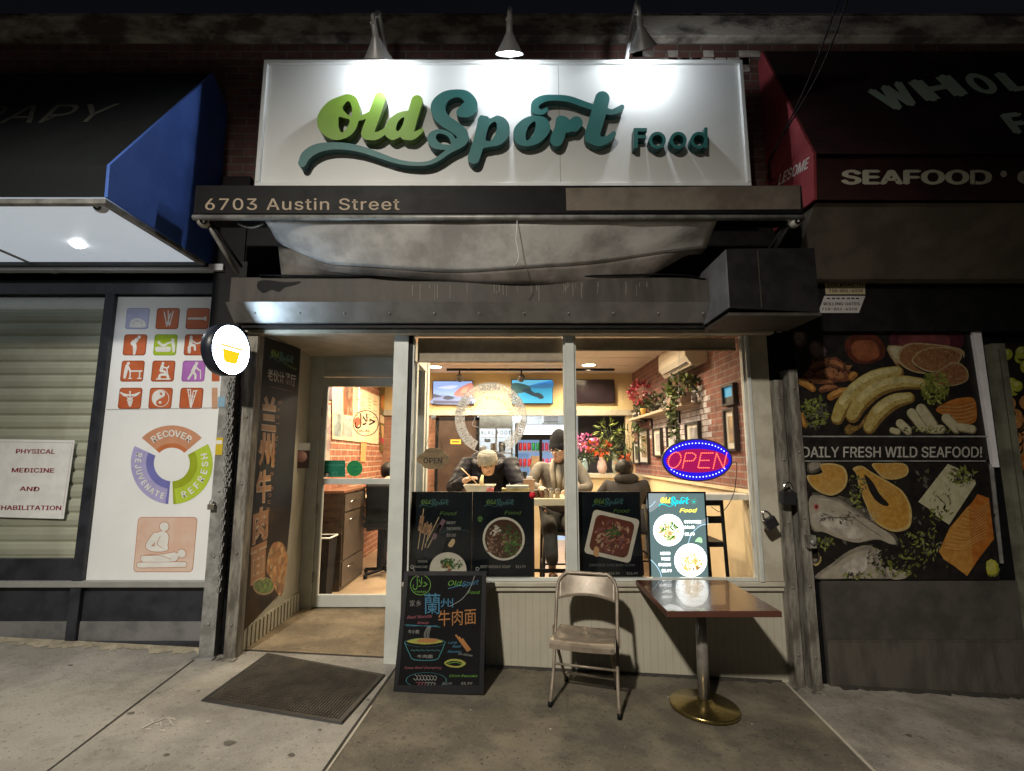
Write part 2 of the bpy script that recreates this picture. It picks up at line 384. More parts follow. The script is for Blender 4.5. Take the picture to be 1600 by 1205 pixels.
    def text(s, t, x0, y0, x1, h, m, l=2, bold=.0, shear=0, y1=None, lean=0, sp=1.0, ext=0):
        """baseline from (x0, y0) to (x1, y1), capitals h tall, in the photo's pixels as they fall on this plane"""
        v, f = text2d(t, bold, shear, sp)
        if not v: return s
        y1 = y0 if y1 is None else y1; a = min(q[0] for q in v); b = max(q[0] for q in v); cap = .73 if ord(t[0]) < 0x600 else max(q[1] for q in v)
        for n_, (dx, dy) in enumerate(s.fat(t, bold)):
            V = [s.at(x0 + (x1 - x0) * (q[0] + dx - a) / (b - a) + lean * h * (q[1] + dy) / cap, y0 + (y1 - y0) * (q[0] + dx - a) / (b - a) - h * (q[1] + dy) / cap, l + .12 * n_) for q in v]
            s.mb.add(V, f, m)
        return s
    def fat(s, t, bold):       # heavier strokes: the same letters again, a hair to each side
        if bold <= .004 or ord(t[0]) >= 0x600: return [(0, 0)]
        return [(0, 0), (-bold, 0), (bold, 0), (0, bold * .6), (0, -bold * .6)]
    def arctext(s, t, cx, cy, r, a0, a1, h, m, l=2, bold=.02, inward=False, wf=.62):
        n = len(t)
        for i, ch in enumerate(t):
            if ch == ' ': continue
            v, f = text2d(ch, bold); mn = min(q[0] for q in v); mxx = max(q[0] for q in v); a = R(a0 + (a1 - a0) * i / max(1, n - 1)); sc = h / .73
            for n_, (bx, by) in enumerate(s.fat(ch, bold)):
                V = []
                for q in v:
                    u = (q[0] + bx - (mn + mxx) / 2) * sc * wf / .62; d = (q[1] + by) * sc; rx, ry = math.cos(a), math.sin(a)
                    if inward: tx, ty = ry, -rx; V.append(s.at(cx + rx * (r - d) + tx * u, cy + ry * (r - d) + ty * u, l + .12 * n_))
                    else: tx, ty = -ry, rx; V.append(s.at(cx + rx * (r + d) + tx * u, cy + ry * (r + d) + ty * u, l + .12 * n_))
                s.mb.add(V, f, m)
        return s
    def cons(s, vf, fn, m, l=2): s.mb.add([s.at(*fn(x, y), l) for x, y in vf[0]], vf[1], m); return s

# ------------------------------------------------------------------ the restaurant's script logo, drawn once
def z1(*p): return [(450 + a / 6.154, 130 + b / 6.154, *[c / 6.154 for c in r]) for a, b, *r in p]
def z2(*p): return [(660 + a / 6.154, 130 + b / 6.154, *[c / 6.154 for c in r]) for a, b, *r in p]
def z3(*p): return [(820 + a / 5.161, 130 + b / 5.161, *[c / 5.161 for c in r]) for a, b, *r in p]
LOGO_OLD = ink(
    strokes=[z1((560, 300, 22), (620, 330, 22), (700, 335, 24), (780, 300, 24)),
             z1((885, 140, 56), (835, 290, 58), (780, 430, 60), (762, 485, 60)), z1((765, 490, 55), (840, 508, 38), (920, 470, 28), (990, 400, 22)),
             z1((1240, 170, 56), (1200, 300, 54), (1150, 470, 56)), z1((1130, 490, 56), (1190, 508, 38), (1250, 480, 26), (1288, 452, 17))],
    polys=[z1((575, 105), (490, 130), (390, 175), (305, 270), (278, 370), (315, 470), (430, 543), (550, 530), (640, 460), (685, 340), (690, 240), (655, 140)),
           z1((1160, 266), (1050, 286), (965, 360), (925, 450), (940, 510), (1000, 547), (1060, 527), (1130, 480), (1200, 330))],
    holes=[z1((570, 175), (600, 190), (615, 250), (612, 312), (580, 308), (522, 245), (540, 205)), z1((492, 325), (540, 335), (592, 352), (580, 405), (540, 462), (510, 470), (484, 420), (484, 365)),
           z1((1112, 330), (1118, 352), (1092, 425), (1058, 462), (1038, 440), (1050, 385), (1080, 345))], step=.55)
LOGO_SPORT = ink(
    strokes=[z1((135, 770, 38), (175, 692, 46), (270, 630, 44), (400, 604, 36), (560, 608, 33), (720, 640, 30), (900, 702, 26), (1060, 755, 21), (1220, 776, 19), (1350, 768, 19), (1450, 722, 22), (1540, 655, 26), (1610, 605, 38), (1660, 560, 50)),
             z2((372, 282, 46), (440, 248, 74), (468, 190, 58), (420, 122, 48), (330, 97, 38), (220, 128, 50), (152, 210, 68), (165, 300, 68), (230, 372, 60), (320, 430, 58), (382, 490, 58), (378, 555, 52), (310, 610, 38)),
             z2((310, 580, 28), (270, 505, 24), (200, 468, 20), (130, 470, 22), (88, 520, 40), (112, 580, 42), (180, 612, 28), (260, 615, 24)),
             z2((585, 385, 56), (545, 560, 57), (492, 718, 57)), z2((575, 360, 44), (610, 350, 34)),
             z2((1190, 256, 20), (1150, 280, 24), (1088, 258, 36), (1088, 195, 38), (1160, 150, 34), (1260, 139, 28), (1400, 150, 30), (1520, 190, 30), (1640, 232, 28)),
             z2((1350, 365, 50), (1315, 480, 62), (1290, 545, 62)), z2((1330, 360, 48), (1375, 368, 40)), z2((1480, 380, 62), (1462, 415, 52)), z2((1450, 400, 60), (1390, 440, 36)),
             z3((625, 125, 60), (590, 260, 60), (545, 410, 60)), z3((545, 430, 60), (600, 468, 40), (670, 450, 28), (718, 405, 18)), z3((640, 220, 30), (700, 233, 22), (760, 213, 26), (785, 190, 18))],
    polys=[z2((545, 335), (600, 315), (650, 340), (720, 310), (800, 345), (838, 420), (820, 520), (750, 590), (650, 610), (560, 600)),
           z2((1090, 312), (1180, 330), (1227, 400), (1215, 480), (1130, 570), (1010, 606), (910, 580), (873, 500), (890, 420), (960, 350), (1030, 318))],
    holes=[z2((690, 370), (716, 400), (706, 480), (660, 550), (612, 550), (612, 500), (642, 410)), z2((1075, 368), (1090, 400), (1070, 480), (1020, 547), (995, 540), (995, 480), (1022, 410))], step=.55)
def ring(cx, cy, r, n=24): return [(cx + r * math.cos(2 * math.pi * i / n), cy + r * math.sin(2 * math.pi * i / n)) for i in range(n)]
def z3p(p): return [(820 + a / 5.161, 130 + b / 5.161) for a, b in p]
LOGO_FOOD = [z3p([(880, 362), (985, 362), (985, 390), (912, 390), (912, 418), (978, 418), (978, 444), (912, 444), (912, 522), (880, 522)])]
for cx in (1070, 1238): LOGO_FOOD += [z3p(ring(cx, 460, 68)), z3p(ring(cx, 460, 43))]
LOGO_FOOD += ink(polys=[z3p(ring(1405, 460, 68)), z3p([(1448, 357), (1474, 357), (1474, 522), (1448, 522)])], holes=[z3p(ring(1405, 460, 43))], step=.5, smooth=False)
V_OLD, V_SPORT, V_FOOD = fill(LOGO_OLD), fill(LOGO_SPORT), fill(LOGO_FOOD)
def logo(art, x0, y0, x1, mg, mt, l=2, slope=0, asp=1.0, lean=0):
    """small copy of the logo: script from x0 to x1 with its middle at y0"""
    k = (x1 - x0) / 510.0
    fn = lambda x, y: (x0 + (x - 465) * k + lean * (200 - y) * k * asp, y0 + (y - 200) * k * asp + slope * (x - 465) * k)
    art.cons(V_OLD, fn, mg, l); art.cons(V_SPORT, fn, mt, l)
# ------------------------------------------------------------------ shared materials
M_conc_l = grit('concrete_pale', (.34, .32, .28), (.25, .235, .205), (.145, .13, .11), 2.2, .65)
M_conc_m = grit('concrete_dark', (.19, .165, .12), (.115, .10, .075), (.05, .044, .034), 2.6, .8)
M_conc_r = grit('concrete_right', (.34, .31, .27), (.22, .20, .17), (.10, .092, .078), 2.4, .7)
M_conc_e = grit('concrete_entry', (.30, .235, .15), (.20, .155, .10), (.09, .068, .045), 3.4, .6) if True else grit('concrete_entry', (.085, .073, .054), (.046, .038, .028), (.02, .016, .012), 3.4, .7)
M_seam_d = flat('joint_dark', (.04, .036, .03), .9)
M_seam_l = flat('joint_pale', (.46, .42, .34), .9)
M_gum = flat('gum_stain', (.11, .10, .082), .8)
M_scuff = flat('scuff_pale', (.5, .46, .4), .9)
M_asph = mk('asphalt', (.05, .05, .05), (.035, .035, .035), scale=20, rough=.9)
M_frame = mk('frame_paint', (.55, .57, .54), (.48, .50, .47), scale=4, rough=.45, bump=.05)
M_cream = mk('cream_paint', (.42, .395, .32), (.385, .36, .29), scale=3, rough=.5, bump=.08)
M_cream2 = mk('cream_trim', (.48, .45, .37), (.38, .35, .28), scale=5, rough=.5)
M_dark = mk('dark_metal', (.016, .015, .016), (.010, .010, .011), scale=8, rough=.55, bump=.1, spec=.15)
M_black = mk('black_paint', (.008, .008, .0095), (.005, .005, .006), scale=9, rough=.5, spec=.12)
M_steel = mk('galvanised', (.34, .34, .33), (.20, .20, .19), scale=7, rough=.5, metal=.35, bump=.12)
M_rail = mk('old_rail', (.27, .255, .22), (.11, .10, .085), scale=5, rough=.6, metal=.25, bump=.3, detail=9, stretch=(3, 3, .7))
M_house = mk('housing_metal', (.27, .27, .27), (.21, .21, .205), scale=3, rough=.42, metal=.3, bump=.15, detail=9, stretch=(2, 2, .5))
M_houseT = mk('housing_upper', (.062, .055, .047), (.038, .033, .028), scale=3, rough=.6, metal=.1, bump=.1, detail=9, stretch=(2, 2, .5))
M_navy = mk('navy_metal', (.03, .033, .042), (.018, .02, .026), scale=6, rough=.35)
M_chrome = flat('chrome', (.6, .6, .6), .2, metal=1)
M_white = mk('white_plastic', (.72, .72, .70), (.64, .64, .62), scale=5, rough=.4)
M_glass = glassmat('window_glass', (.98, .985, .98), .55, 0, .005)

# ------------------------------------------------------------------ the setting: ground, pavement
b = MB(); b.grid(lambda u, v: Vector((-60 + 120 * u, -60 + 72 * v, gz(max(-8, min(8, -60 + 120 * u))) - .16)), 15, 4, M_asph); b.build('ground', kind='structure')
def ext(a, c, Y):            # point on the pavement of the joint through two photographed points, at depth Y
    A = G(*a); B = G(*c); t = (Y - A.y) / (B.y - A.y); x = A.x + (B.x - A.x) * t; return Vector((x, Y, gz(x)))
YN, YF = -4.0, 4.02
LB, LA, LC = [((305, 1030), (75, 1205)), ((600, 1070), (505, 1205)), ((1245, 1085), (1365, 1205))]
def gp(x, y, dz=0): return Vector((x, y, gz(x) + dz))
b = MB()
def strip(e0, e1, m):
    n = ext(*e0, YN) if e0 else gp(-8, YN); f = ext(*e0, YF) if e0 else gp(-8, YF); n2 = ext(*e1, YN) if e1 else gp(8, YN); f2 = ext(*e1, YF) if e1 else gp(8, YF)
    b.add([n, n2, f2, f], [(0, 1, 2, 3)], m)
    b.add([n, n2, n2 - Vector((0, 0, .14)), n - Vector((0, 0, .14))], [(0, 1, 2, 3)], M_conc_m)
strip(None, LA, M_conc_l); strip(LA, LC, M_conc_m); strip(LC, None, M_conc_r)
def groove(e, wd, m, y0=YN, y1=YF):
    a = ext(*e, y0); c = ext(*e, y1); d = (c - a).normalized(); q = Vector((-d.y, d.x, 0)) * -wd / 2
    n = 24; L = []; Rr = []
    for i in range(n + 1):
        p = a.lerp(c, i / n); k = 1 + .5 * math.sin(i * 7.3) * math.cos(i * 2.1)
        L.append(p + q * k + Vector((0, 0, .004 + gz((q * k).x)))); Rr.append(p - q * k + Vector((0, 0, .004 - gz((q * k).x))))
    b.add(L + Rr, [(i, i + 1, n + 2 + i, n + 1 + i) for i in range(n)], m)
groove(LB, .009, M_seam_d); groove(LA, .012, M_seam_d); groove(LC, .018, M_seam_l)
A = ext(*LA, 0); 
groove(((604, 1070), (511, 1205)), .012, M_seam_l, .5, 3.3)
for px, py, r in ((358, 1162, .03), (500, 1141, .012), (575, 1094, .012), (455, 1180, .018), (205, 1115, .02), (690, 1150, .014), (880, 1180, .03), (1260, 1170, .03), (1120, 1180, .02), (640, 1190, .02), (1180, 1150, .025), (310, 1080, .01), (110, 1040, .015), (1420, 1150, .02), (260, 1180, .014)):
    c = G(px, py); b.add([c + Vector((r * math.cos(a) * (1 + .25 * math.sin(3 * a + px)), r * .8 * math.sin(a), .003 + gz(r * math.cos(a)))) for a in [2 * math.pi * i / 14 for i in range(14)]], [tuple(range(14))], M_gum)
def patch(px, py, rx, ry, m, seed, dz=.003):
    rg = random.Random(seed); c = G(px, py); n = 26; k = [rg.uniform(.55, 1.1) for _ in range(n)]
    b.add([c + Vector((rx * k[i] * math.cos(2 * math.pi * i / n), ry * k[i] * math.sin(2 * math.pi * i / n), dz + gz(rx * k[i] * math.cos(2 * math.pi * i / n)))) for i in range(n)], [tuple(range(n))], m)
for pts, w_ in (([(222, 1139), (240, 1130), (262, 1122), (274, 1126)], .012), ([(240, 1131), (236, 1126), (250, 1124)], .008), ([(262, 1122), (268, 1132), (258, 1135)], .009), ([(250, 1128), (252, 1136), (246, 1138)], .007)):
    q_ = [G(*p) for p in pts]
    for a_, c_ in zip(q_, q_[1:]): d_ = (c_ - a_).normalized(); n_ = Vector((-d_.y, d_.x, 0)) * w_ / 2; b.add([v + Vector((0, 0, .005 + gz(v.x) - v.z)) for v in (a_ - n_, a_ + n_ * .6, c_ + n_, c_ - n_ * .5)], [(0, 1, 2, 3)], M_scuff)
for k, (px, py) in enumerate([(245, 1132), (262, 1124), (232, 1140), (270, 1133), (255, 1142), (325, 1128), (1175, 1132), (1125, 1128), (735, 1110), (1045, 1090), (860, 1140), (170, 1050)]): patch(px, py, random.uniform(.006, .03), .008, M_scuff, k)
b.build('pavement', kind='structure')
# sloping concrete floor of the recessed entrance
b = MB(); b.grid(lambda u, v: Vector((-2.05 + 1.14 * u, 4.02 + 1.06 * v, (gz(-2.05 + 1.14 * u) + .002) * (1 - v) + .11 * v)), 6, 6, M_conc_e)
b.add([Vector((-2.05, 4.018, gz(-2.05) + .006)), Vector((-.91, 4.018, gz(-.91) + .006)), Vector((-.91, 4.032, gz(-.91) + .006)), Vector((-2.05, 4.032, gz(-2.05) + .006))], [(0, 1, 2, 3)], M_seam_d)
b.build('entrance_floor', kind='structure')

# ------------------------------------------------------------------ the upper wall of the building
M_brickU = brick('brick_upper', 'x', (.20, .09, .07), (.12, .06, .048), (.19, .17, .15))
M_coping = mk('coping_concrete', (.66, .60, .52), (.16, .14, .12), scale=2.5, rough=.9, bump=.6, bscale=30, detail=10, stretch=(1, 1, 2))
t = thing('brick_building', 'low brick building upper wall with a weathered pale concrete band along its top', 'building', (0, 4.1, 2.6))
b = MB(); b.box(-2.3, 8, 3.98, 4.2, 2.70, 5.2, M_brickU); b.box(-8, -2.301, 3.98, 4.2, 3.2, 5.2, M_brickU); b.build('brick_wall', t)
b = MB(); b.box(-8, 8, 3.90, 4.2, 5.2, 5.41, M_coping); b.box(-8, 8, 3.93, 4.2, 5.41, 5.46, M_coping); b.build('coping', t, bevel=.01)
b = MB(); b.box(-8, 8, 4.2, 10.6, 3.3, 3.4, M_dark); b.box(-8, 8, 10.6, 10.8, -.4, 3.4, M_dark); b.build('roof', t)  # unseen roof, put in to keep sky light out of the shop
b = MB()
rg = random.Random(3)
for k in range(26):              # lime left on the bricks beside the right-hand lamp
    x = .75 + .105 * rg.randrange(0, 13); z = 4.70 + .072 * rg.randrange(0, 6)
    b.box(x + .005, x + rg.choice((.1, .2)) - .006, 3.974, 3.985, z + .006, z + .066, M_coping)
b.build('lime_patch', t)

# ------------------------------------------------------------------ noodle shop: front, recess, window, door
t = shop = thing('noodle_shop', 'cream painted noodle shop front with recessed glass door and wide picture window', 'shop front', (0, 4.0, 0))
GL, GR, SZ, TZ = -.83, 1.87, .62, 2.50          # glass edges, sill and head heights
b = MB()
wv = [Vector((GL, 3.975, gz(GL) - .05)), Vector((2.06, 3.975, gz(2.06) - .05)), Vector((2.06, 3.975, .585)), Vector((GL, 3.975, .585))]
b.prism(wv, (0, .1, 0), M_cream)
k = GL + .05
M_groove = flat('groove_shade', (.345, .315, .24), .7)
while k < 2.03:                                   # beaded boarding
    b.add([Vector((k, 3.9745, gz(k))), Vector((k + .004, 3.9745, gz(k))), Vector((k + .004, 3.9745, .58)), Vector((k, 3.9745, .58))], [(0, 1, 2, 3)], M_groove); k += .055
b.build('kick_panel', t)
b = MB(); b.box(GL - .0, 2.06, 3.925, 4.10, .585, SZ - .002, M_cream2); b.box(GL, 2.06, 3.945, 3.974, .548, .584, M_cream2); b.build('window_sill', t, bevel=.006)
b = MB(); b.prism([(-.945, 3.92, gz(-.9) - .05), (GL - .001, 3.92, gz(-.9) - .05), (GL - .001, 3.92, 2.56), (-.945, 3.92, 2.56)], (0, .12, 0), M_frame); b.build('corner_post', t, bevel=.006)
b = MB(); b.box(GL, GL + .026, 3.94, 4.02, SZ, 2.56, M_dark); b.build('trim_strip', t)
b = MB(); b.box(GR, 2.055, 3.935, 4.03, SZ, 2.56, M_cream2); b.box(GR, GR + .03, 3.915, 3.934, SZ, 2.56, M_frame); b.build('right_jamb', t, bevel=.005)
b = MB(); b.box(-2.05, 2.2, 3.93, 4.05, TZ + .06, 2.70, M_frame); b.build('head_beam', t)
XM = .463
for (x0, x1) in ((GL + .028, XM - .037), (XM + .037, GR)):
    f = MB()
    f.box(x0, x1, 3.955, 4.0, SZ, SZ + .02, M_frame); f.box(x0, x1, 3.955, 4.0, TZ + .03, TZ + .06, M_frame)
    f.box(x0, x0 + .014, 3.955, 4.0, SZ + .021, TZ + .029, M_frame); f.box(x1 - .014, x1, 3.955, 4.0, SZ + .021, TZ + .029, M_frame)
    fo = f.build('window', t)
    g = MB(); g.box(x0 + .0145, x1 - .0145, 3.972, 3.978, SZ + .0205, TZ + .0295, M_glass); g.build('pane', fo)
b = MB(); b.box(XM - .036, XM + .036, 3.935, 4.015, SZ, 2.56, M_frame); b.build('mullion', t, bevel=.004)
# roller shades rolled up inside the head of each window
M_shade = mk('shade_cloth', (.42, .35, .27), (.36, .30, .23), scale=12, rough=.8)
for x0, x1, z0 in ((GL + .05, XM - .045, 2.335), (XM + .045, GR - .02, 2.432)):
    b = MB(); b.box(x0, x1, 4.05, 4.056, z0, 2.53, M_shade); b.tube([(x0, 4.053, z0), (x1, 4.053, z0)], .012, M_shade, 8)
    b.build('roller_shade', None, 'brown roller shade at the head of the window pane with the %s' % ('frosted sticker' if x0 < 0 else 'neon sign'), 'window shade')
# recess side walls, ceiling, door
b = MB(); b.box(-2.17, -2.05, 3.96, 5.12, 0, 2.64, M_cream)
b.box(-2.049, -2.03, 3.97, 5.0, .10, .27, M_cream2)
for k in range(16): b.box(-2.0485, -2.022, 3.99 + k * .063, 4.02 + k * .063, .11, .26, M_cream)
b.build('recess_wall', t)
b = MB(); b.box(-2.05, -.90, 4.05, 5.1, 2.57, 2.62, M_cream2); b.build('recess_ceiling', t)
b = MB()                                          # return wall of the window, glazed
b.box(-.945, GL - .03, 4.045, 5.0, .0, .60, M_frame); b.box(-.945, GL - .03, 4.045, 5.0, 2.40, 2.565, M_frame)
for y in (4.045, 4.50, 4.93): b.box(-.94, GL - .035, y, y + .07, .60, 2.40, M_frame)
b.box(-1.0, -.85, 5.001, 5.10, .0, 2.57, M_frame); b.build('return_frame', t, bevel=.003)
b = MB(); b.box(-.91, -.905, 4.116, 4.499, .602, 2.398, M_glass); b.box(-.91, -.905, 4.571, 4.929, .602, 2.398, M_glass); b.build('return_glass', t)
YD = 5.05
zb, zt = .12, P(550, 590, YD).z
xl, xr = P(497, 750, YD).x, -1.005
b = MB(); b.box(-2.05, xl - .004, YD - .02, YD + .08, .08, 2.57, M_frame); b.box(xl - .003, xr, YD - .02, YD + .08, zt + .008, zt + .05, M_frame)
b.box(xl - .003, xr, YD, YD + .06, zt + .051, 2.57, M_frame)
za, zc = P(550, 557, YD).z, P(550, 530, YD).z
for q in ((xl + .06, za, xr - .05, za + .012), (xl + .06, zc - .012, xr - .05, zc), (xl + .06, za, xl + .072, zc), (xr - .062, za, xr - .05, zc)): b.box(q[0], q[2], YD - .008, YD - .001, q[1], q[3], M_cream2)
b.build('transom_panel', t, bevel=.003)
d = MB(); ST = .05
zm0, zm1 = P(550, 757, YD).z, P(550, 748, YD).z; z0g = P(550, 930, YD).z; z1g = P(550, 604, YD).z
d.box(xl, xl + ST, YD, YD + .045, zb, zt, M_frame); d.box(xr - ST - .004, xr - .004, YD, YD + .045, zb, zt, M_frame)
for a_, c_ in ((zb, z0g), (zm0, zm1), (z1g, zt)): d.box(xl + ST + .001, xr - ST - .005, YD + .001, YD + .044, a_, c_, M_frame)
door = d.build('door', t, bevel=.003)
g = MB(); g.box(xl + ST, xr - ST - .004, YD + .02, YD + .025, z0g, zm0, M_glass); g.box(xl + ST, xr - ST - .004, YD + .02, YD + .025, zm1, z1g, M_glass); g.build('door_glass', door)
g = MB(); g.tube([(xr - .09, YD - .05, .9), (xr - .09, YD - .05, 1.25)], .012, M_chrome); g.tube([(xr - .09, YD - .05, .92), (xr - .09, YD + .01, .92)], .008, M_chrome); g.tube([(xr - .09, YD - .05, 1.23), (xr - .09, YD + .01, 1.23)], .008, M_chrome); g.build('handle', door)
for zz in (.35, 1.0, 1.95): g = MB(); g.box(xl - .012, xl + .012, YD - .012, YD - .001, zz, zz + .09, M_steel); g.build('hinge', door)

# ------------------------------------------------------------------ roll-up gate housing and motor box
t = thing('gate_housing', 'streaked metal roll-up gate housing running above the shop window', 'gate housing', (0, 3.8, 2.55))
prof = [(3.62, 2.70), (3.62, 2.895), (3.975, 2.95), (3.975, 2.705)]
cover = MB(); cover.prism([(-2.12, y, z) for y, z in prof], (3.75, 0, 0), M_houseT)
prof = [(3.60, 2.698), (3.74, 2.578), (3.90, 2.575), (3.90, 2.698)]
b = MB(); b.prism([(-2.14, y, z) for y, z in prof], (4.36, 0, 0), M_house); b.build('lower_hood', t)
b = MB(); b.box(-2.10, 2.2, 3.77, 3.895, 2.545, 2.574, M_dark); b.box(-2.08, 2.06, 3.83, 3.90, 2.515, 2.544, M_cream2); b.build('gate_bar', t)
for k in range(12): x_ = -1.95 + .34 * k; b = MB(); b.lathe([(.010, 0), (.008, .005), (.0001, .007)], (x_, 3.675, 2.633), M_house, (0, -.65, -.76), 8); b.build('rivet', t)
b = MB(); b.tube([Vector(q) for q in spline([(-1.9, 3.60, 2.905), (-1.2, 3.605, 2.90), (-.5, 3.60, 2.912), (.4, 3.605, 2.90), (1.2, 3.60, 2.91), (1.46, 3.62, 2.88)], 6)], .007, M_black, 5); b.build('cable', t)
M_streak = flat('water_streak', (.17, .155, .135), .6)
FH = FP(3.6185); a = Art(cover, FH)
rg = random.Random(11)
for k in range(34):
    px = rg.choice((rg.uniform(640, 930), rg.uniform(640, 1120), rg.uniform(760, 900))); y0 = rg.uniform(438, 446); y1 = y0 + rg.uniform(6, 27)
    a.line([(px, y0), (px + rg.uniform(-.6, .6), (y0 + y1) / 2), (px, min(471, y1))], rg.uniform(.5, 1.3), M_streak)
a.poly([tuple(q) for q in spline([(404, 440), (418, 438), (446, 441), (470, 440), (462, 445), (446, 449), (436, 456), (424, 453), (412, 458), (402, 450)], 4, True)], M_black, 2); cover.build('upper_cover', t)
t = thing('motor_box', 'dark metal motor box jutting out at the right end of the gate housing', 'motor box', (1.9, 3.6, 2.53))
b = MB(); b.prism([(1.49, 3.30, 2.56), (2.10, 3.30, 2.53), (2.10, 3.30, 2.99), (1.49, 3.30, 2.985)], (0, .62, 0), M_dark); b.build('case', t, bevel=.006); b = MB(); b.prism([(1.484, 3.305, 2.565), (1.484, 3.305, 2.98), (1.484, 3.90, 2.98), (1.484, 3.90, 2.565)], (.005, 0, 0), mk('box_side_lit', (.17, .18, .20), (.12, .125, .14), scale=4, rough=.5)); b.build('lit_side_face', t)  # left side coloured a lighter blue-grey for the light falling on it
b = MB(); b.box(1.475, 2.11, 3.30, 3.72, 2.505, 2.528, M_houseT); b.build('base_flange', t, bevel=.003)
b = MB(); b.box(1.70, 1.705, 3.296, 3.299, 2.56, 2.97, M_houseT); b.build('panel_seam', t)

# ------------------------------------------------------------------ retractable awning cassette with the street address
M_fab = mk('awning_cloth', (.52, .51, .50), (.34, .33, .32), scale=3, rough=.85, bump=.2, bscale=40, detail=9)
M_fab2 = mk('awning_cloth_lower', (.20, .18, .165), (.10, .09, .08), scale=3, rough=.85, bump=.2, bscale=30, detail=9)
M_addr = flat('address_letters', (.42, .33, .24), .6)
M_patch = mk('brown_tape', (.17, .145, .12), (.11, .092, .075), scale=2.5, rough=.25, bump=.1, bscale=12)
YA = 3.30; FA = FP(YA)
zA0, zA1 = P(800, 334, YA).z, P(800, 290, YA).z
xA0, xA1 = P(304, 312, YA).x, P(1254, 312, YA).x
t = awn = thing('retractable_awning', 'black awning cassette with 6703 Austin Street in tan letters and a sagging grey cloth', 'awning', (0, 3.6, 3.1))
b = MB(); b.box(xA0, xA1, YA, YA + .22, zA0 + .002, zA1, M_black)
a = Art(b, FA); a.text('6703 Austin Street', 321, 328, 624, 25, M_addr, l=2, bold=.006, sp=1.08)
b.build('cassette', t)
b = MB(); a = Art(b, FA); a.poly([(884, 294), (1250, 290), (1251, 327), (885, 329)], M_patch, 3); b.build('blank_cover_strip', t)
b = MB(); b.tube([(xA0 - .01, YA + .02, zA0 - .02), (xA1 + .01, YA + .02, zA0 - .02)], .02, M_steel, 10); b.build('front_bar', t)
def cloth(u, v):
    x = -1.75 + 3.2 * u; top = Vector((x, YA + .04, zA0 - .035))
    sag = .16 + .17 * math.sin(math.pi * min(1, u * 1.02)) ** .8 * (1 - .45 * u) - .10 * max(0, u - .55)
    if u < .12: sag -= (.12 - u) * .8
    y = YA + .04 + .20 * v + .02 * math.sin(u * 19) * v; z = top.z - sag * v + .01 * math.sin(u * 31 + v * 4) * v * (1 - v) * 3
    return Vector((x, y, z))
b = MB(); b.grid(cloth, 60, 10, M_fab); b.build('cloth', t, solid=.006)
def cloth2(u, v):
    p = cloth(u, 1); z1 = 2.90 + .03 * math.sin(u * 7) - .035 * max(0, math.sin(math.pi * (u * 1.1 - .05)))
    if u > .86: z1 += (u - .86) * 1.6
    k = v; return Vector((p.x, p.y + .004 + .10 * k, p.z * (1 - k) + min(z1, p.z - .004) * k - .03 * math.sin(math.pi * k) * math.sin(math.pi * u)))
b = MB(); b.grid(cloth2, 60, 8, M_fab2); b.build('cloth', t, solid=.006)
M_gap = M_dark
for sx in (-1, 1):
    x = (xA0 + .06) if sx < 0 else (xA1 - .06); b = MB()
    b.tube([(x, YA + .05, zA0 - .03), (x - sx * .10, 3.62, 2.93)], .016, M_steel if sx < 0 else M_dark, 8); b.tube([(x - sx * .03, YA + .05, zA0 - .03), (x - sx * .14, 3.66, 2.95)], .010, M_dark, 8)
    b.box(x - sx * .14 - .03, x - sx * .14 + .03, 3.62, 3.975, 2.90, 3.02, M_dark); b.build('support_arm', t)
b = MB(); b.tube([P(400 + 6 * k, 342.5 + random.uniform(-1, 3) + (2.5 if k % 5 == 0 else 0), YA + .045 + random.uniform(-.008, .008)) for k in range(122)], .0022, M_black, 5); b.build('lacing', t)
b = MB(); q = [P(808, 345, YA + .02), P(806, 375, YA + .02), P(811, 400, YA + .02), P(808, 410, YA + .02), P(802, 416, YA + .02)]; b.tube([Vector(v) for v in q], .003, M_white, 5); b.build('loose_cord', t)
b = MB(); b.tube([P(372 + 5 * k, 349 + 6 * math.sin(math.pi * k / 8), YA + .1) for k in range(9)], .010, M_steel, 6); b.build('chain', t)
# dark wall face between the cassette and the gate housing
b = MB(); b.box(-2.2, 2.2, 3.93, 3.974, 2.96, 3.5, M_dark); b.build('back_board', t)

# ------------------------------------------------------------------ main sign
YS = 3.55; FS = FP(YS)
M_sign = mk('sign_white', (.76, .78, .78), (.73, .75, .75), scale=2, rough=.38)
M_lime = mk('lime_paint', (.20, .37, .035), (.185, .345, .03), scale=3, rough=.4)
M_teal = mk('teal_paint', (.032, .165, .16), (.028, .15, .145), scale=3, rough=.42)
sx0, sx1 = P(400, 290, YS).x, P(1172, 290, YS).x; sz0, sz1 = P(790, 291, YS).z, P(790, 97, YS).z
t = thing('shop_sign', 'long white sign board with raised green and teal script Old Sport and small Food', 'sign', (0, YS, sz0))
b = MB(); b.box(sx0 + .03, sx1 - .03, YS, YS + .10, sz0 + .02, sz1 - .03, M_sign)
xj = P(874, 200, YS).x; a = Art(b, FS); a.line([(872, 100), (876, 290)], .8, flat('sign_joint', (.3, .3, .3), .6), 1); b.build('board', t)
b = MB(); F = .03
b.box(sx0, sx1, YS - .025, YS + .11, sz1 - F, sz1, M_sign); b.box(sx0, sx1, YS - .025, YS + .11, sz0 - .02, sz0 + .02, M_sign)
b.box(sx0, sx0 + F, YS - .025, YS + .11, sz0 + .021, sz1 - F - .001, M_sign); b.box(sx1 - F, sx1, YS - .025, YS + .11, sz0 + .021, sz1 - F - .001, M_sign); b.build('frame', t, bevel=.004)
b = MB()
for x in (sx0 + .4, 0, sx1 - .4):
    for zz in (sz1 - .25, sz0 + .1): b = MB(); b.box(x - .03, x + .03, YS + .101, 3.98, zz, zz + .06, M_dark); b.build('bracket', t)
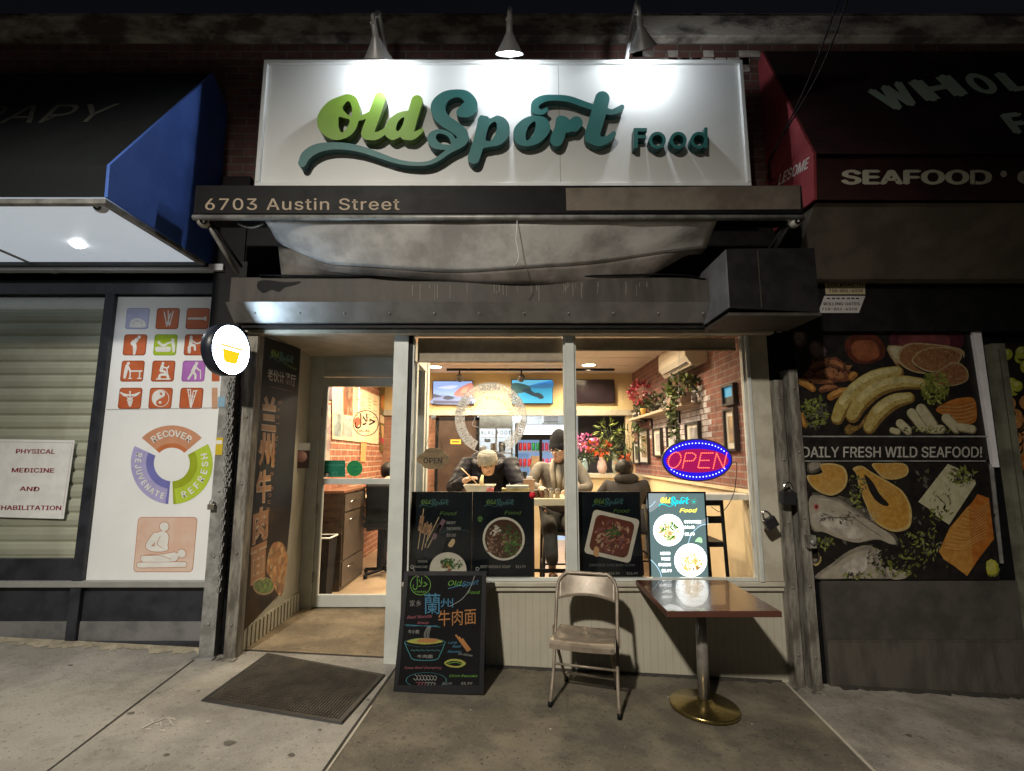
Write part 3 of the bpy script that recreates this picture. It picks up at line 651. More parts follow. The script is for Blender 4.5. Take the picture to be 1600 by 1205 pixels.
def raised(vf, cons, name, m, mside, front, back):
    b = MB(); pf = FP(YS - front)                     # traced on the letters' own front plane
    b.add([pf.at(x, y) for x, y in vf[0]], vf[1], m)
    for c in cons:
        n = len(c); f = [pf.at(x, y) for x, y in c]; k = [v + Vector((0, front - back, 0)) for v in f]
        b.add(f + k, [(i, (i + 1) % n, n + (i + 1) % n, n + i) for i in range(n)], mside)
    b.build(name, t)
M_tside = mk('teal_side', (.016, .085, .085), (.014, .075, .075), scale=3, rough=.45); M_lside = mk('lime_side', (.08, .15, .02), (.07, .135, .018), scale=3, rough=.45)
raised(V_OLD, LOGO_OLD, 'script_lettering', M_lime, M_lside, .075, .012)
raised(V_SPORT, LOGO_SPORT, 'script_lettering', M_teal, M_tside, .072, .012)
raised(V_FOOD, LOGO_FOOD, 'block_lettering', M_teal, M_tside, .072, .004)

# ------------------------------------------------------------------ gooseneck lamps over the sign
M_lampm = mk('lamp_grey', (.62, .62, .63), (.52, .52, .53), scale=6, rough=.4, metal=.2)
M_bulb = glow('lamp_bulb', (.95, .95, 1), 9)
LAMPS = [(591, 91, 'gooseneck lamp over the left end of the white sign, above the green letters', 0, 0, (591, 20), 605), (796, 84, 'middle gooseneck lamp over the white sign, its bright disc showing', 0, 11, (797, 14), 799), (1004, 75, 'gooseneck lamp over the right of the white sign, its shade tipped sideways', -15, -6, (995, 3), 977)]
for px, py, lab, th, de, ap, pb in LAMPS:
    YL = 3.37; c = P(px, py, YL); base = Vector((P(pb, 97, YS + .06).x, YS + .06, sz1 + .001))
    t = thing('gooseneck_lamp', lab, 'lamp', base, 'gooseneck lamps over the shop sign')
    v = ray(px, py).normalized(); rt_ = Vector((1, 0, 0)); rt_ = (rt_ - v * v.x).normalized(); U_ = rt_.cross(v); U_ = U_ if U_.z > 0 else -U_
    ax = (U_ * math.cos(R(th)) + rt_ * math.sin(R(th)) + v * math.sin(R(de))).normalized(); Rr = .103; H = .135
    b = MB(); b.lathe([(.0001, H + .075), (.014, H + .075), (.022, H + .07), (.023, H), (.028, H - .008), (Rr * .50, .082), (Rr * .80, .03), (Rr, 0), (Rr * 1.03, -.004), (Rr * .97, -.001), (Rr * .76, .028), (Rr * .46, .08), (.0001, .10)], c, M_lampm, ax, 32); b.build('lamp_shade', t)
    top = c + ax * (H + .06); app = P(*ap, 3.46)
    pts = [top, top + ax * .06, top.lerp(app, .62) + Vector((0, -.02, .0)), app, app.lerp(base, .3) + Vector((0, .045, .03)), app.lerp(base, .65) + Vector((0, .045, .0)), base]
    b = MB(); b.tube([Vector(q) for q in spline([tuple(q) for q in pts], 6)], .016, M_lampm, 10); b.lathe([(.03, 0), (.03, .012), (.014, .02)], base, M_lampm); b.sph(top + ax * .02 - rt_ * .02, .012, M_chrome, 8); b.build('arm', t)
    b = MB(); b.lathe([(.0001, .014), (Rr * .90, .014), (Rr * .80, .024), (.0001, .03)], c, M_bulb, ax, 28); b.build('bulb', t)
    lamp('POINT', 'sign_lamp', c + ax * .004, 18, (.90, .96, 1), shadow_soft_size=.03)

# ------------------------------------------------------------------ cameras under the awnings
M_lens = flat('lens_black', (.01, .01, .012), .1)
def dome(px, py, Y, r, lab, mt=M_white, look=(0, -1, -.5)):
    c = P(px, py, Y); t = thing('security_camera', lab, 'camera', c, 'dome security cameras'); b = MB()
    b.lathe([(r * 1.05, r * .5), (r * 1.1, r * .8), (r * 1.0, r * 1.2)], c, mt); b.sph(c, r, mt, 18); b.build('housing', t)
    d = Vector(look).normalized(); b = MB(); b.lathe([(r * .55, r * .80), (r * .5, r * .93), (.001, r * .98)], c, M_lens, d); b.build('lens', t)
    b = MB(); b.tube([c + Vector((0, 0, r)), c + Vector((0, .03, r * 2.1))], r * .5, mt, 10); b.build('mount', t); return t
dome(1240, 345, 3.36, .052, 'white dome camera hanging below the right end of the black awning cassette', look=(.2, -1, -.4))
dome(319, 346, 3.36, .048, 'grey bullet camera at the left end of the black awning cassette', flat('camera_grey', (.4, .38, .34), .5), look=(.5, -1, -.3))
# crumbled mortar edge where the pavement meets the shop fronts
b = MB(); rg = random.Random(21); M_crumb = grit('mortar_crumb', (.42, .37, .27), (.28, .25, .18), (.12, .10, .08), 6, .7)
def crumb(x0, x1, y0, wd, m):
    n = int((x1 - x0) / .035); top = []; bot = []
    for k in range(n + 1):
        x = x0 + (x1 - x0) * k / n; top.append(Vector((x, y0, gz(x) + .014))); bot.append(Vector((x, y0 - wd * rg.uniform(.35, 1.3), gz(x) + .003)))
    for k in range(n): b.add([top[k], top[k + 1], bot[k + 1], bot[k]], [(0, 1, 2, 3)], m)
crumb(-6.5, -2.3, 4.0, .10, M_crumb); crumb(-.80, 2.0, 3.972, .035, M_seam_d); crumb(2.4, 6.5, 3.942, .05, M_seam_d)
b.build('pavement_edge', kind='structure')
# ------------------------------------------------------------------ clinic next door, left
YC = 4.05
M_blind = mk('roller_slats', (.55, .53, .44), (.48, .46, .38), scale=3, rough=.5)
M_panel = mk('panel_white', (.78, .80, .81), (.74, .76, .77), scale=2, rough=.35)
M_kick = mk('kick_grey', (.17, .17, .17), (.11, .11, .115), scale=4, rough=.5)
M_sill = flat('sill_grey', (.28, .28, .27), .4)
t = thing('clinic_shop', 'dark framed clinic shop front with a closed cream roller shutter behind its glass', 'shop front', (-3.2, YC, .1))
def yz(px, py, Y=YC): return P(px, py, Y)
zT = yz(100, 463).z; zG = yz(100, 905).z; zB = yz(60, 985).z
xP0, xP1 = yz(150, 720).x - .035, yz(150, 720).x + .045; xE = -2.20
b = MB(); b.box(-7, xE, YC - .05, YC + .1, zT, zT + .10, M_navy); b.box(xP0, xP1, YC - .06, YC + .08, .14, zT - .001, M_navy)
b.box(-7, xP0 - .001, YC - .04, YC + .08, zG, zG + .16, M_navy); b.box(-7, xE, YC - .075, YC + .08, zG - .045, zG - .001, M_sill)
b.box(-7, xE, YC - .05, YC + .06, .06, .17, M_navy); b.build('frame', t, bevel=.004)
b = MB(); b.box(-7, xE, YC - .02, YC + .06, .171, zG - .046, M_navy); b.box(-7, xE, YC - .03, YC - .021, .171, .31, M_kick); b.build('base_panel', t)
b = MB(); b.box(-7, xE, YC - .02, 3.98 + .2, zT + .101, 3.02, M_dark); b.build('head_panel', t)
zS0 = yz(80, 870).z
b = MB(); n = 19; hs = (zT - zS0) / n
pr = []
for k in range(n):
    z = zS0 + hs * k; pr += [(YC + .03, z), (YC + .018, z + hs * .15), (YC + .012, z + hs * .5), (YC + .018, z + hs * .85), (YC + .030, z + hs * .93)]
pr.append((YC + .03, zT))
b.grid(lambda u, v: Vector((-7 + (xP0 + 7) * u, *pr[int(round(v * (len(pr) - 1)))])), 1, len(pr) - 1, M_blind, False)
b.box(-7, xP0, YC + .005, YC + .035, zS0 - .035, zS0, M_blind); b.build('roller_shutter', t)
b = MB(); b.box(-7, xP0 - .001, YC - .012, YC - .006, zG + .16, zT - .001, glassmat('clinic_glass', (.95, .97, .96), .22, 0, .02)); b.build('window_glass', t)
# printed panel with the therapy pictograms
YPn = YC - .022; FPn = FP(YPn)
b = MB(); pq = [(195, 464), (356, 464), (318, 911), (146, 911)]
pc = [FPn.at(*q) for q in pq]; pc[1].x = pc[2].x = xE; pc[0].x = pc[3].x = xP1 + .001
b.prism(pc, (0, .015, 0), M_panel); a = Art(b, FPn, .0006)
M_tile = mk('tile_rust', (.50, .13, .05), (.44, .10, .035), scale=4, rough=.35); M_tileE = flat('tile_edge', (.30, .07, .025), .4)
M_tileV = flat('tile_violet', (.42, .15, .50), .4); M_tileG = flat('tile_green', (.36, .52, .02), .4); M_tileL = flat('tile_lilac', (.42, .45, .66), .4); M_tileO = flat('tile_pale_rust', (.56, .32, .20), .4)
M_pic = flat('print_white', (.72, .72, .70), .4)
def ln(x): return (x - 800) / 5500
def tile(cx, cy, m, me, w=36, h=33): a.rrect(cx, cy, w, h, 4, me, 1, 0, ln(cx)); a.rrect(cx, cy, w - 3, h - 3, 3.5, m, 2, 0, ln(cx))
GRID = {(0, 0): (215, 498), (0, 1): (262, 498), (0, 2): (309, 498), (1, 0): (211, 539), (1, 1): (258.5, 539), (1, 2): (306, 539), (2, 0): (207, 580), (2, 1): (255, 580), (2, 2): (302.5, 580), (3, 0): (203.5, 622.5), (3, 1): (251, 622.5), (3, 2): (299, 622.5)}
for k, (x, y) in GRID.items(): tile(x, y, {(0, 0): M_tileL, (1, 1): M_tileG, (2, 2): M_tileV}.get(k, M_tile), M_tileE if k not in ((1, 1), (2, 2), (0, 0)) else {(1, 1): flat('te_g', (.26, .40, .02)), (2, 2): flat('te_v', (.3, .1, .38)), (0, 0): flat('te_l', (.32, .35, .55))}[k])
for x, y in ((346, 498), (342, 539), (339, 580)): a.rect(x - 8, y - 16, x + 4, y + 16, M_tile, 2)
a.rect(331, 606, 340, 639, M_tileO, 2)
def fig(k, *st, **kw):        # pictogram strokes in a tile, (dx, dy, r)
    cx, cy = GRID[k]; cons = ink(strokes=[[(cx + x, cy + y, r) for x, y, r in s] for s in st], step=.35, smooth=kw.get('sm', True)); a.cons(fill(cons), lambda x, y: (x, y), M_pic, 4)
D = lambda x, y, r: [(x, y, r), (x + .05, y, r)]
fig((0, 0), [(-11, 12, 1.5), (-8, 4, 2), (0, 1, 2), (9, 5, 2), (12, 12, 1.5)], [(-8, 11, 3), (8, 11, 3)], [(-4, 6, 2), (4, 7, 2)])
fig((0, 1), [(-5, -10, .9), (-1, 12, .9)], [(1, -12, .9), (2, 9, .9)], [(9, -11, .9), (3, 11, .9)], [(5, -8, .8), (-1, 10, .8)], sm=False)
fig((0, 2), [(-14, 0, 1.6), (12, 0, 1.6)], D(12, -1.5, 2), D(12, 1.5, 2), sm=False)
fig((1, 0), D(7, -12, 2.6), [(3, -8, 3), (-1, -3, 3.2), (0, 4, 3), (-1, 14, 2)], [(-3, -6, 1.6), (-5, -1, 1.4), (1, 0, 1.4)])
fig((1, 1), [(-13, 9, 2), (6, 9, 2)], [(-13, 6, 3), (6, 6, 3)], D(-10, -4, 2.4), [(-9, -2, 1.8), (-2, 1, 1.8), (5, -3, 1.4), (11, -4, 1.4)], D(12, -8, 2.4), [(12, -4, 2.6), (13, 3, 2.6), (13, 10, 2)])
fig((1, 2), D(-7, -12, 2.4), [(-7, -8, 2.6), (-8, 0, 2.8)], [(-7, 1, 2.2), (-2, 1, 2), (-1, 8, 1.6)], [(-10, 4, 2.5), (-10, 11, 2.5)], [(-5, -6, 1.2), (2, -2, 1.2), (8, -4, 1.2)], D(11, -11, 2.2), [(11, -7, 2.6), (11, 11, 2)])
fig((2, 0), D(-6, -12, 2.4), [(-8, -8, 2.6), (-10, 0, 2.8), (-12, 10, 2)], [(-6, -6, 1.5), (-3, 0, 1.4)], [(-4, 0, 1.2), (15, 0, 1.2)], [(-3, 1, 1), (-4, 11, 1)], [(12, 1, 1), (11, 11, 1)], [(-6, 11.5, .8), (-1, 11.5, .8)], [(8, 11.5, .8), (14, 11.5, .8)], sm=False)
fig((2, 1), D(0, -12, 2.2), [(-1, -8, 2.4), (-3, -1, 2.6)], [(0, -6, 1.2), (7, -5, 1.2), (9, -8, .9)], [(-3, 0, 2), (3, 1, 1.6), (3, 6, 1.3)], [(-6, 11, 2), (-4, 6, 2), (6, 6, 2), (8, 11, 2)], [(-10, 12.5, 1), (11, 12.5, 1)], [(6, -3, 1), (8, 11, 1)])
fig((2, 2), D(5, -12, 2.4), [(3, -8, 2.6), (-1, 0, 2.8)], [(-1, 1, 2), (-4, 6, 1.8), (-8, 12, 1.5)], [(0, 1, 2), (3, 6, 1.8), (3, 12, 1.5)], [(4, -6, 1.3), (8, -2, 1.2), (11, -1, 1)], [(11, -1, .7), (11, 12, .7)])
fig((3, 0), [(0, -8, 1), (0, 13, .8)], [(-15, -9, 1), (-8, -5, 2.2), (-1, -5, 1.2)], [(15, -9, 1), (8, -5, 2.2), (1, -5, 1.2)], D(0, -10, 1.6), [(-4, -1, 1), (4, 3, 1), (-3, 7, .9), (2, 11, .8)], [(4, -1, 1), (-4, 3, 1), (3, 7, .9), (-2, 11, .8)])
cx, cy = GRID[(3, 1)]; a.band(cx, cy, 12.6, 13.6, 0, 360, M_pic, 3, 40)
a.cons(fill(ink(polys=[[(cx - 13, cy), (cx - 9, cy - 9), (cx, cy - 13), (cx + 7, cy - 9), (cx + 6, cy - 3), (cx, cy), (cx - 6, cy + 4), (cx - 6, cy + 10), (cx - 1, cy + 13), (cx - 9, cy + 9)]], holes=[ring(cx + 1, cy - 7, 2)], step=.35)), lambda x, y: (x, y), M_pic, 4); a.disc(cx - .5, cy + 6.5, 2.2, 2.2, M_pic, 4)
fig((3, 2), [(-5, -13, .8), (-1, 14, .8)], [(-1, -12, .8), (0, 14, .8)], [(3, -9, .8), (-1, 14, .8)], [(8, -11, .8), (0, 14, .8)], [(-6, -13.5, .9), (-1, -13.5, .9)], [(3, -11, .9), (9, -12, .9)], [(-4, -4, .7), (0, -4, .7)], [(2, -3, .7), (5, -3, .7)], sm=False)
# recover / refresh / rejuvenate ring
cx, cy = 268.5, 724
M_r1 = flat('ring_rust', (.55, .27, .16), .4); M_r2 = flat('ring_rust_dark', (.50, .16, .06), .4); M_r3 = flat('ring_lilac', (.38, .36, .62), .4); M_r4 = flat('ring_indigo', (.16, .17, .46), .4); M_r5 = flat('ring_green', (.42, .56, .05), .4); M_r6 = flat('ring_olive', (.30, .38, .02), .4)
a.band(cx, cy, 26, 63, 222, 318, M_r2, 1, 26, .94); a.band(cx, cy, 33, 63, 222, 318, M_r1, 2, 26, .94)
a.band(cx, cy, 28, 64, 95, 205, M_r4, 1); a.band(cx, cy, 40, 64, 99, 205, M_r3, 2)
a.band(cx, cy, 28, 64, -28, 88, M_r6, 1); a.band(cx, cy, 40, 64, -28, 84, M_r5, 2)
a.arctext('RECOVER', cx, cy - 1, 41, 234, 306, 14, M_pic, 4, .03)
a.arctext('REJUVENATE', cx, cy, 57, 194, 106, 13, M_pic, 4, .03, True, .52)
a.arctext('REFRESH', cx, cy, 57, 68, -12, 14, M_pic, 4, .03, True, .60)
# massage picture
cx, cy = 258.5, 851; M_m1 = mk('massage_tile', (.62, .42, .33), (.66, .52, .44), scale=2.4, rough=.4); M_m2 = flat('massage_line', (.46, .20, .12), .4)
a.rrect(cx, cy, 93, 86, 6, M_m2, 1, 0, -.09); a.rrect(cx, cy, 91, 84, 5.5, M_m1, 2, 0, -.09)
OUT = [[(257, 823, 7), (257.05, 823, 7)], [(254, 840, 10), (252, 852, 10)], [(244, 838, 6), (232, 853, 4), (242, 858, 4), (258, 856, 5)], [(222 + 3, 873, 5), (255, 872, 6), (272, 870, 7)], [(284, 865, 6.5), (284.05, 865, 6.5)], [(218, 883, 4), (288, 882, 4)]]
a.cons(fill(ink(strokes=[[(x, y, r + 1) for x, y, r in s] for s in OUT], step=.4)), lambda x, y: (x, y), M_m2, 3); a.cons(fill(ink(strokes=OUT, step=.4)), lambda x, y: (x, y), M_pic, 4)
a.curve([(251, 838), (246, 850), (254, 856)], .8, M_m2, 5); a.curve([(226, 868), (250, 868), (268, 874)], .8, M_m2, 5)
a.line([(166, 640), (352, 637)], .7, M_sill, 5)
b.build('graphic_panel', None, 'white printed panel with rust therapy pictograms and a recover rejuvenate refresh ring', 'panel')
# paper notice taped inside the shutter glass
YQ = YC - .016; FQ = FP(YQ); b = MB(); M_paper = flat('paper', (.74, .75, .74), .7); M_maroon = flat('maroon_ink', (.22, .012, .025), .6)
b.prism([FQ.at(*q) for q in ((-22, 686), (117, 688), (99.5, 811), (-42, 807))], (0, .003, 0), M_paper); a = Art(b, FQ)
for s, x0, y, x1 in (('PHYSICAL', 25, 708.5, 85.5), ('MEDICINE', 18.5, 738, 84), ('AND', 31, 767, 61), ('REHABILITATION', -14, 796.5, 95)): a.text(s, x0, y, x1, 9.6, M_maroon, 2, .022, 0, y + .6, -ln(50))
for k in range(40):
    x = -18 + k * 3.35; a.disc(x, 690.5 + .014 * x, .65, .65, M_maroon, 2, 0, 8)
for k in range(34): f = k / 33; a.disc(113.5 - 16.5 * f, 692 + 112 * f, .65, .65, M_maroon, 2, 0, 8)
b.build('paper_notice', None, 'white paper notice with maroon capitals reading PHYSICAL MEDICINE AND REHABILITATION', 'notice')
# awning of the clinic: blue side, black front, white underside
XB = -2.48; SB = Pl((XB, 0, 0), (1, 0, 0))
M_blue = mk('blue_cloth', (.085, .19, .66), (.06, .145, .54), scale=2.5, rough=.7, bump=.9, bscale=5)
M_blk = mk('black_cloth', (.006, .010, .011), (.004, .007, .008), scale=3, rough=.8, bump=.8, bscale=4)
M_soff = mk('soffit_white', (.60, .63, .66), (.57, .60, .63), scale=1.5, rough=.3); M_sofl = mk('soffit_added_glow', (.60, .63, .66), (.57, .60, .63), scale=1.5, rough=.3, em=.40, emc=(.80, .90, 1))  # soffit panel given an added glow to brighten the underside and clinic front
pts = [SB.at(*q) for q in ((168, 308), (172, 258), (333, 115), (360, 150))]
q0, q1, q2, q3 = pts; zb_ = q0.z
side = [q0, q1, q2, Vector((XB, 3.975, q2.z - .14)), Vector((XB, 3.975, zb_ - .02))]
t = thing('clinic_awning', 'black fronted box awning with a bright blue side panel and white underside', 'awning', (-3.6, 3.6, zb_))
b = MB(); b.prism(side, (-.02, 0, 0), M_blue)
s2 = Art(b, SB); s2.line([(335, 190), (333, 350)], 1.0, flat('blue_seam', (.08, .15, .5)), 2); b.build('side_panel', t)
b = MB(); fr = [q0, q1, q2, Vector((XB, 3.97, q2.z - .14))]
for i in range(3): A_, B_ = fr[i], fr[i + 1]; b.add([A_ + Vector((-.021, -.002, 0)), B_ + Vector((-.021, -.002, 0)), B_ + Vector((-4.5, -.002, 0)), A_ + Vector((-4.5, -.002, 0))], [(0, 1, 2, 3)], M_blk)
nrm = (q2 - q1).cross(Vector((-1, 0, 0))); nrm = nrm if nrm.y < 0 else -nrm
fsl = Pl(q1 + Vector((0, -.003, 0)), nrm); a = Art(b, fsl); M_dimlet = flat('dim_letters', (.10, .10, .085), .8)
a.text('RAPY', -52, 194, 176, 40, M_dimlet, 2, -.012, .28, 190, .45)
b.build('front_cover', t)
b = MB(); zs = q0.z + .004
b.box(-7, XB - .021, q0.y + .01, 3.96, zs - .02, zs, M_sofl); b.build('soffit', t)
b = MB(); b.box(-7, XB + .0, q0.y - .01, q0.y + .03, zs - .05, zs - .021, M_steel); b.box(XB - .04, XB, q0.y + .031, 3.96, zs - .05, zs - .021, M_steel)
b.box(-7, XB + .12, 3.90, 3.965, zs - .075, zs - .021, M_soff); b.box(-7, XB, 3.86, 3.899, zs - .05, zs - .021, M_navy)
SPL = Pl((0, 0, zs - .021), (0, 0, -1))
p0, p1 = SPL.at(0, 390), SPL.at(88, 428); d = (p1 - p0).normalized(); qd = Vector((-d.y, d.x, 0)) * .014
b.prism([p0 - d * .5 - qd, p0 - d * .5 + qd, p1 + qd, p1 - qd], (0, 0, -.008), M_sill); b.build('soffit_trim', t)
lc = SPL.at(122, 381)
b = MB(); b.lathe([(.0001, -.03), (.025, -.027), (.045, -.014), (.05, -.004), (.05, 0)], lc - Vector((0, 0, .001)), glow('soffit_bulb', (.95, .97, 1), 9), n=20); b.build('downlight', t)
lamp('SPOT', 'soffit_lamp', lc - Vector((0, 0, .035)), 26, (.94, .97, 1), lc - Vector((-.1, .2, 1)), spot_size=R(150), spot_blend=.9, shadow_soft_size=.03)
b = MB(); b.box(-2.45, -2.21, 3.93, 3.979, 2.3, 3.9, M_dark); b.build('dark_infill_panel', None, 'dark panel filling the gap between the blue awning and the white sign', 'wall panel')
dome(158, 322, q0.y + .10, .045, 'small white camera under the front edge of the clinic awning', M_soff, (.1, -1, -.6))

# ------------------------------------------------------------------ gate rails, chain, locks
M_lock = flat('padlock_brass', (.30, .28, .24), .35, metal=.7); M_lockb = flat('padlock_black', (.02, .02, .022), .35)
def rail(x0, x1, y0, y1, ztop, lab, m=M_rail, grp='roll-up gate guide rails'):
    xm = (x0 + x1) / 2; z0 = gz(xm) - .02; t = thing('gate_rail', lab, 'gate rail', (xm, y0, z0), grp)
    b = MB(); b.box(x0, x1, y0, y0 + .012, z0, ztop, m); b.box(x0, x0 + .01, y0 + .0125, y1, z0, ztop, m); b.box(x1 - .01, x1, y0 + .0125, y1, z0, ztop, m); b.build('channel', t)
    b = MB(); b.box(x0 - .03, x1 + .02, y0 - .05, y0 - .001, gz(xm), gz(xm) + .008, m); b.build('foot_plate', t)
    for k in range(5): zz = z0 + .25 + k * (ztop - z0 - .4) / 4; b = MB(); b.lathe([(.011, 0), (.009, .006), (.0001, .008)], (xm, y0 - .0005, zz), m, (0, -1, 0), 10); b.build('bolt', t)
    return t
rail(-2.275, -2.165, 3.86, 3.98, 2.40, 'wide pale grey steel gate rail beside the clinic panel, chain hanging along it', M_steel)
rail(-2.095, -2.01, 3.86, 3.96, 2.515, 'scuffed cream gate rail in front of the hanging noodle banner')
b = MB(); b.box(-2.16, -2.10, 3.93, 3.98, gz(-2.1), 2.55, M_black); b.build('dark_gap_strip', None, 'black strip standing in for the dark gap between the two left gate rails', 'post')  # black strip put in where the space between the rails is dark
rail(2.052, 2.115, 3.87, 3.97, 2.15, 'grey gate rail nearest the noodle shop window with the padlocks')
rail(2.155, 2.225, 3.84, 3.97, 2.23, 'outer gate rail between the padlocks and the seafood posters')
b = MB(); b.box(2.056, 2.34, 3.98, 4.1, -.3, 2.69, M_black); b.build('dark_pier', None, 'black painted pier behind the right gate rails', 'pier')
def chain(pts, r, m, name, lab):
    b = MB(); p = [Vector(q) for q in pts]; L = sum((p[i + 1] - p[i]).length for i in range(len(p) - 1)); n = int(L / (r * 3.0)); 
    for k in range(n):
        s = (k + .5) / n * L; i = 0
        while i < len(p) - 2 and s > (p[i + 1] - p[i]).length: s -= (p[i + 1] - p[i]).length; i += 1
        d = (p[i + 1] - p[i]).normalized(); c = p[i] + d * s; u = d.orthogonal().normalized(); v = d.cross(u); u = u if k % 2 else v
        b.tube([c + d * (r * 2.0 * math.cos(q)) + u * (r * 1.1 * math.sin(q)) for q in [2 * math.pi * j / 8 for j in range(8)]], r * .38, m, 4, closed=True)
    return b.build(name, None, lab, 'chain')
c0, c1 = P(358, 590, 3.84), P(342, 925, 3.84)
chain([c0, c0.lerp(c1, .5) + Vector((.01, 0, 0)), c1], .013, M_steel, 'hanging_chain', 'long steel chain hanging down beside the pale gate rail')
chain([P(364, 590, 3.84), P(358, 760, 3.84)], .011, M_steel, 'hanging_chain', 'shorter steel chain doubled behind the long one, under the round sign')
def padlock(c, s, m, lab, tilt=0):
    c = Vector(c); M = Matrix.Rotation(tilt, 3, 'Y'); t = thing('padlock', lab, 'padlock', c, 'padlocks on the gate rails')
    b = MB(); b.obox(c, (s, s * .45, s * .85), M, m); b.build('lock_body', t, bevel=s * .1)
    b = MB(); b.tube([c + M @ Vector((s * .3 * math.cos(q), 0, s * .42 + (s * .55 * math.sin(q) if 0 < q < 3.14 else 0))) for q in [math.pi * k / 8 for k in range(9)]], s * .085, M_chrome, 6); b.build('shackle', t)
padlock(P(330, 792, 3.83), .05, M_lock, 'small brass padlock on the pale left gate rail')
padlock(P(1231, 778, 3.80), .115, M_lockb, 'big black padlock covering the right gate rail', R(5))
padlock(P(1204, 817, 3.80), .095, M_lockb, 'black padlock hanging tilted toward the window frame', R(-28))
b = MB(); b.obox(P(1266, 846, 3.82), (.06, .05, .09), Matrix(), M_rail); b.lathe([(.022, 0), (.018, .02)], P(1266, 846, 3.82) + Vector((0, -.025, 0)), M_steel, (0, -1, 0), 12); b.build('gate_latch', None, 'rusty latch box on the outer right gate rail', 'latch')
b = MB(); F1 = FP(3.857); a = Art(b, F1); a.poly([(341, 620), (352, 620), (351, 636), (340, 636)], flat('blue_tag', (.25, .42, .55), .3), 2); b.build('rail_sticker', None, 'small pale blue sticker on the pale left gate rail', 'sticker'); b = MB(); a = Art(b, F1); a.poly([(338, 684), (349, 684), (347, 711), (336, 711)], flat('yellow_tag', (.6, .45, .03), .4), 2); a.poly([(338, 688), (347, 688), (347, 694), (338, 694)], M_paper, 3); b.build('rail_sticker', None, 'small yellow sticker on the pale left gate rail', 'sticker')

# ------------------------------------------------------------------ round lit blade sign
nB = Vector((.975, -.22, .0)).normalized(); cB = P(361.5, 547, 3.55); rB = .178
uB = Vector((nB.y, -nB.x, 0)); uB = -uB if uB.x < 0 else uB
t = thing('round_sign', 'round lit white blade sign showing a yellow noodle bowl, in a black drum', 'sign', cB + nB * -.07)
b = MB(); b.lathe([(.0001, -.085), (rB + .008, -.085), (rB + .010, -.08), (rB + .010, .004), (rB, .006), (rB, -.004), (.0001, -.004)], cB, mk('drum_black', (.02, .025, .045), (.015, .018, .03), scale=5, rough=.35), nB, 48); b.build('drum', t)
b = MB(); b.lathe([(.0001, .0), (rB - .001, .0)], cB, glow('blade_white', (.62, .82, 1), 42, 0), nB, 48)
M_by = glow('blade_yellow', (1, .70, .01), 1.0, 0); M_bg = glow('blade_pale_yellow', (1, .84, .25), 1.0, 0)
def bl(u, v, l=.001): return cB + nB * l + uB * u + Vector((0, 0, 1)) * v
b.add([bl(-.085, -.002), bl(.085, -.002), bl(.066, -.085), bl(.045, -.10), bl(-.045, -.10), bl(-.066, -.085)], [(0, 1, 2, 3, 4, 5)], M_by)
b.add([bl(-.11, .032), bl(.11, .032), bl(.102, .010), bl(-.102, .010)], [(0, 1, 2, 3)], M_bg)
b.add([bl(-.08, .056), bl(.08, .056), bl(.08, .048), bl(-.08, .048)], [(0, 1, 2, 3)], M_bg)
b.build('lit_face', t)
b = MB(); b.tube([cB - nB * .1 + Vector((0, 0, rB - .02)), cB - nB * .1 + Vector((.02, .3, rB + .02))], .018, M_dark); b.build('bracket', t)

# ------------------------------------------------------------------ hanging banner in the recess
W2 = Pl((-2.02, 0, 0), (1, 0, 0)); b = MB(); M_ban = mk('banner_black', (.016, .017, .020), (.010, .011, .013), scale=3, rough=.5, spec=.2)
M_banb = mk('banner_brown', (.06, .033, .014), (.018, .012, .008), scale=2.2, rough=.5, spec=.2)
bq = [(406, 524), (470, 545), (455, 795), (443, 922), (381, 986)]
b.prism([W2.at(*q) for q in bq], (-.004, 0, 0), M_ban); a = Art(b, W2, .0006)
a.poly([(396, 800), (452, 790), (443, 922), (382, 984)], M_banb, 1)
M_bgr = flat('banner_green', (.16, .30, .05), .35); M_bt = flat('banner_teal', (.05, .20, .16), .35); M_bw = flat('banner_white', (.50, .48, .44), .35); M_bo = mk('banner_gold', (.34, .18, .075), (.28, .13, .05), scale=2, rough=.35); M_bor = flat('banner_rust_text', (.28, .13, .06), .35); M_boe = flat('banner_gold_edge', (.44, .33, .21), .35)
logo(a, 421, 552, 459, M_bgr, M_bt, 3, .35, 1.9)
a.text('Food', 444, 570, 463, 7, M_bgr, 3, .01, .25, 580)
a.text('老伙计餐厅', 418, 592, 462, 17, M_bw, 3, .012, 0, 603)
a.line([(422, 604), (456, 612)], .6, M_bor, 3)
cons_ = []
for ch, x0, y0, x1, y1, h in (('兰', 408, 668, 431, 671, 50), ('州', 403, 722, 428, 724, 47), ('牛', 399, 781, 423, 778, 45), ('肉', 394, 845, 418, 836, 48), ('面', 390, 908, 415, 896, 52)):
    a.text(ch, x0, y0, x1, h, M_boe, 3, .055, 0, y1, .03); a.text(ch, x0, y0, x1, h, M_bo, 4, .025, 0, y1, .03)
x = 437
for i, ch in enumerate('Beef Noodle Soup'):
    if ch != ' ':
        yy = 632 + i * 11.1; xx = 438 - i * 1.15
        v, f = text2d(ch, .01); mn = min(q[0] for q in v); V = [W2.at(xx - 4 + q[1] * 12, yy - 5 + (q[0] - mn) * 15, .0018) for q in v]; b.add(V, f, M_bor)
F_noodle = food('banner_food', [(.30, .12, .03), (.45, .20, .06), (.16, .07, .02), (.5, .32, .14)], 26); F_green = food('banner_greens', [(.05, .14, .02), (.14, .26, .03), (.03, .07, .01)], 40)
a.shape([(424, 852), (440, 848), (449, 868), (446, 900), (440, 930), (432, 925), (424, 905), (416, 890)], F_noodle, 2); a.disc(412, 915, 15, 12, F_green, 2)
a.disc(412, 916, 17, 14, flat('bowl_rim', (.30, .22, .12)), 1.5)
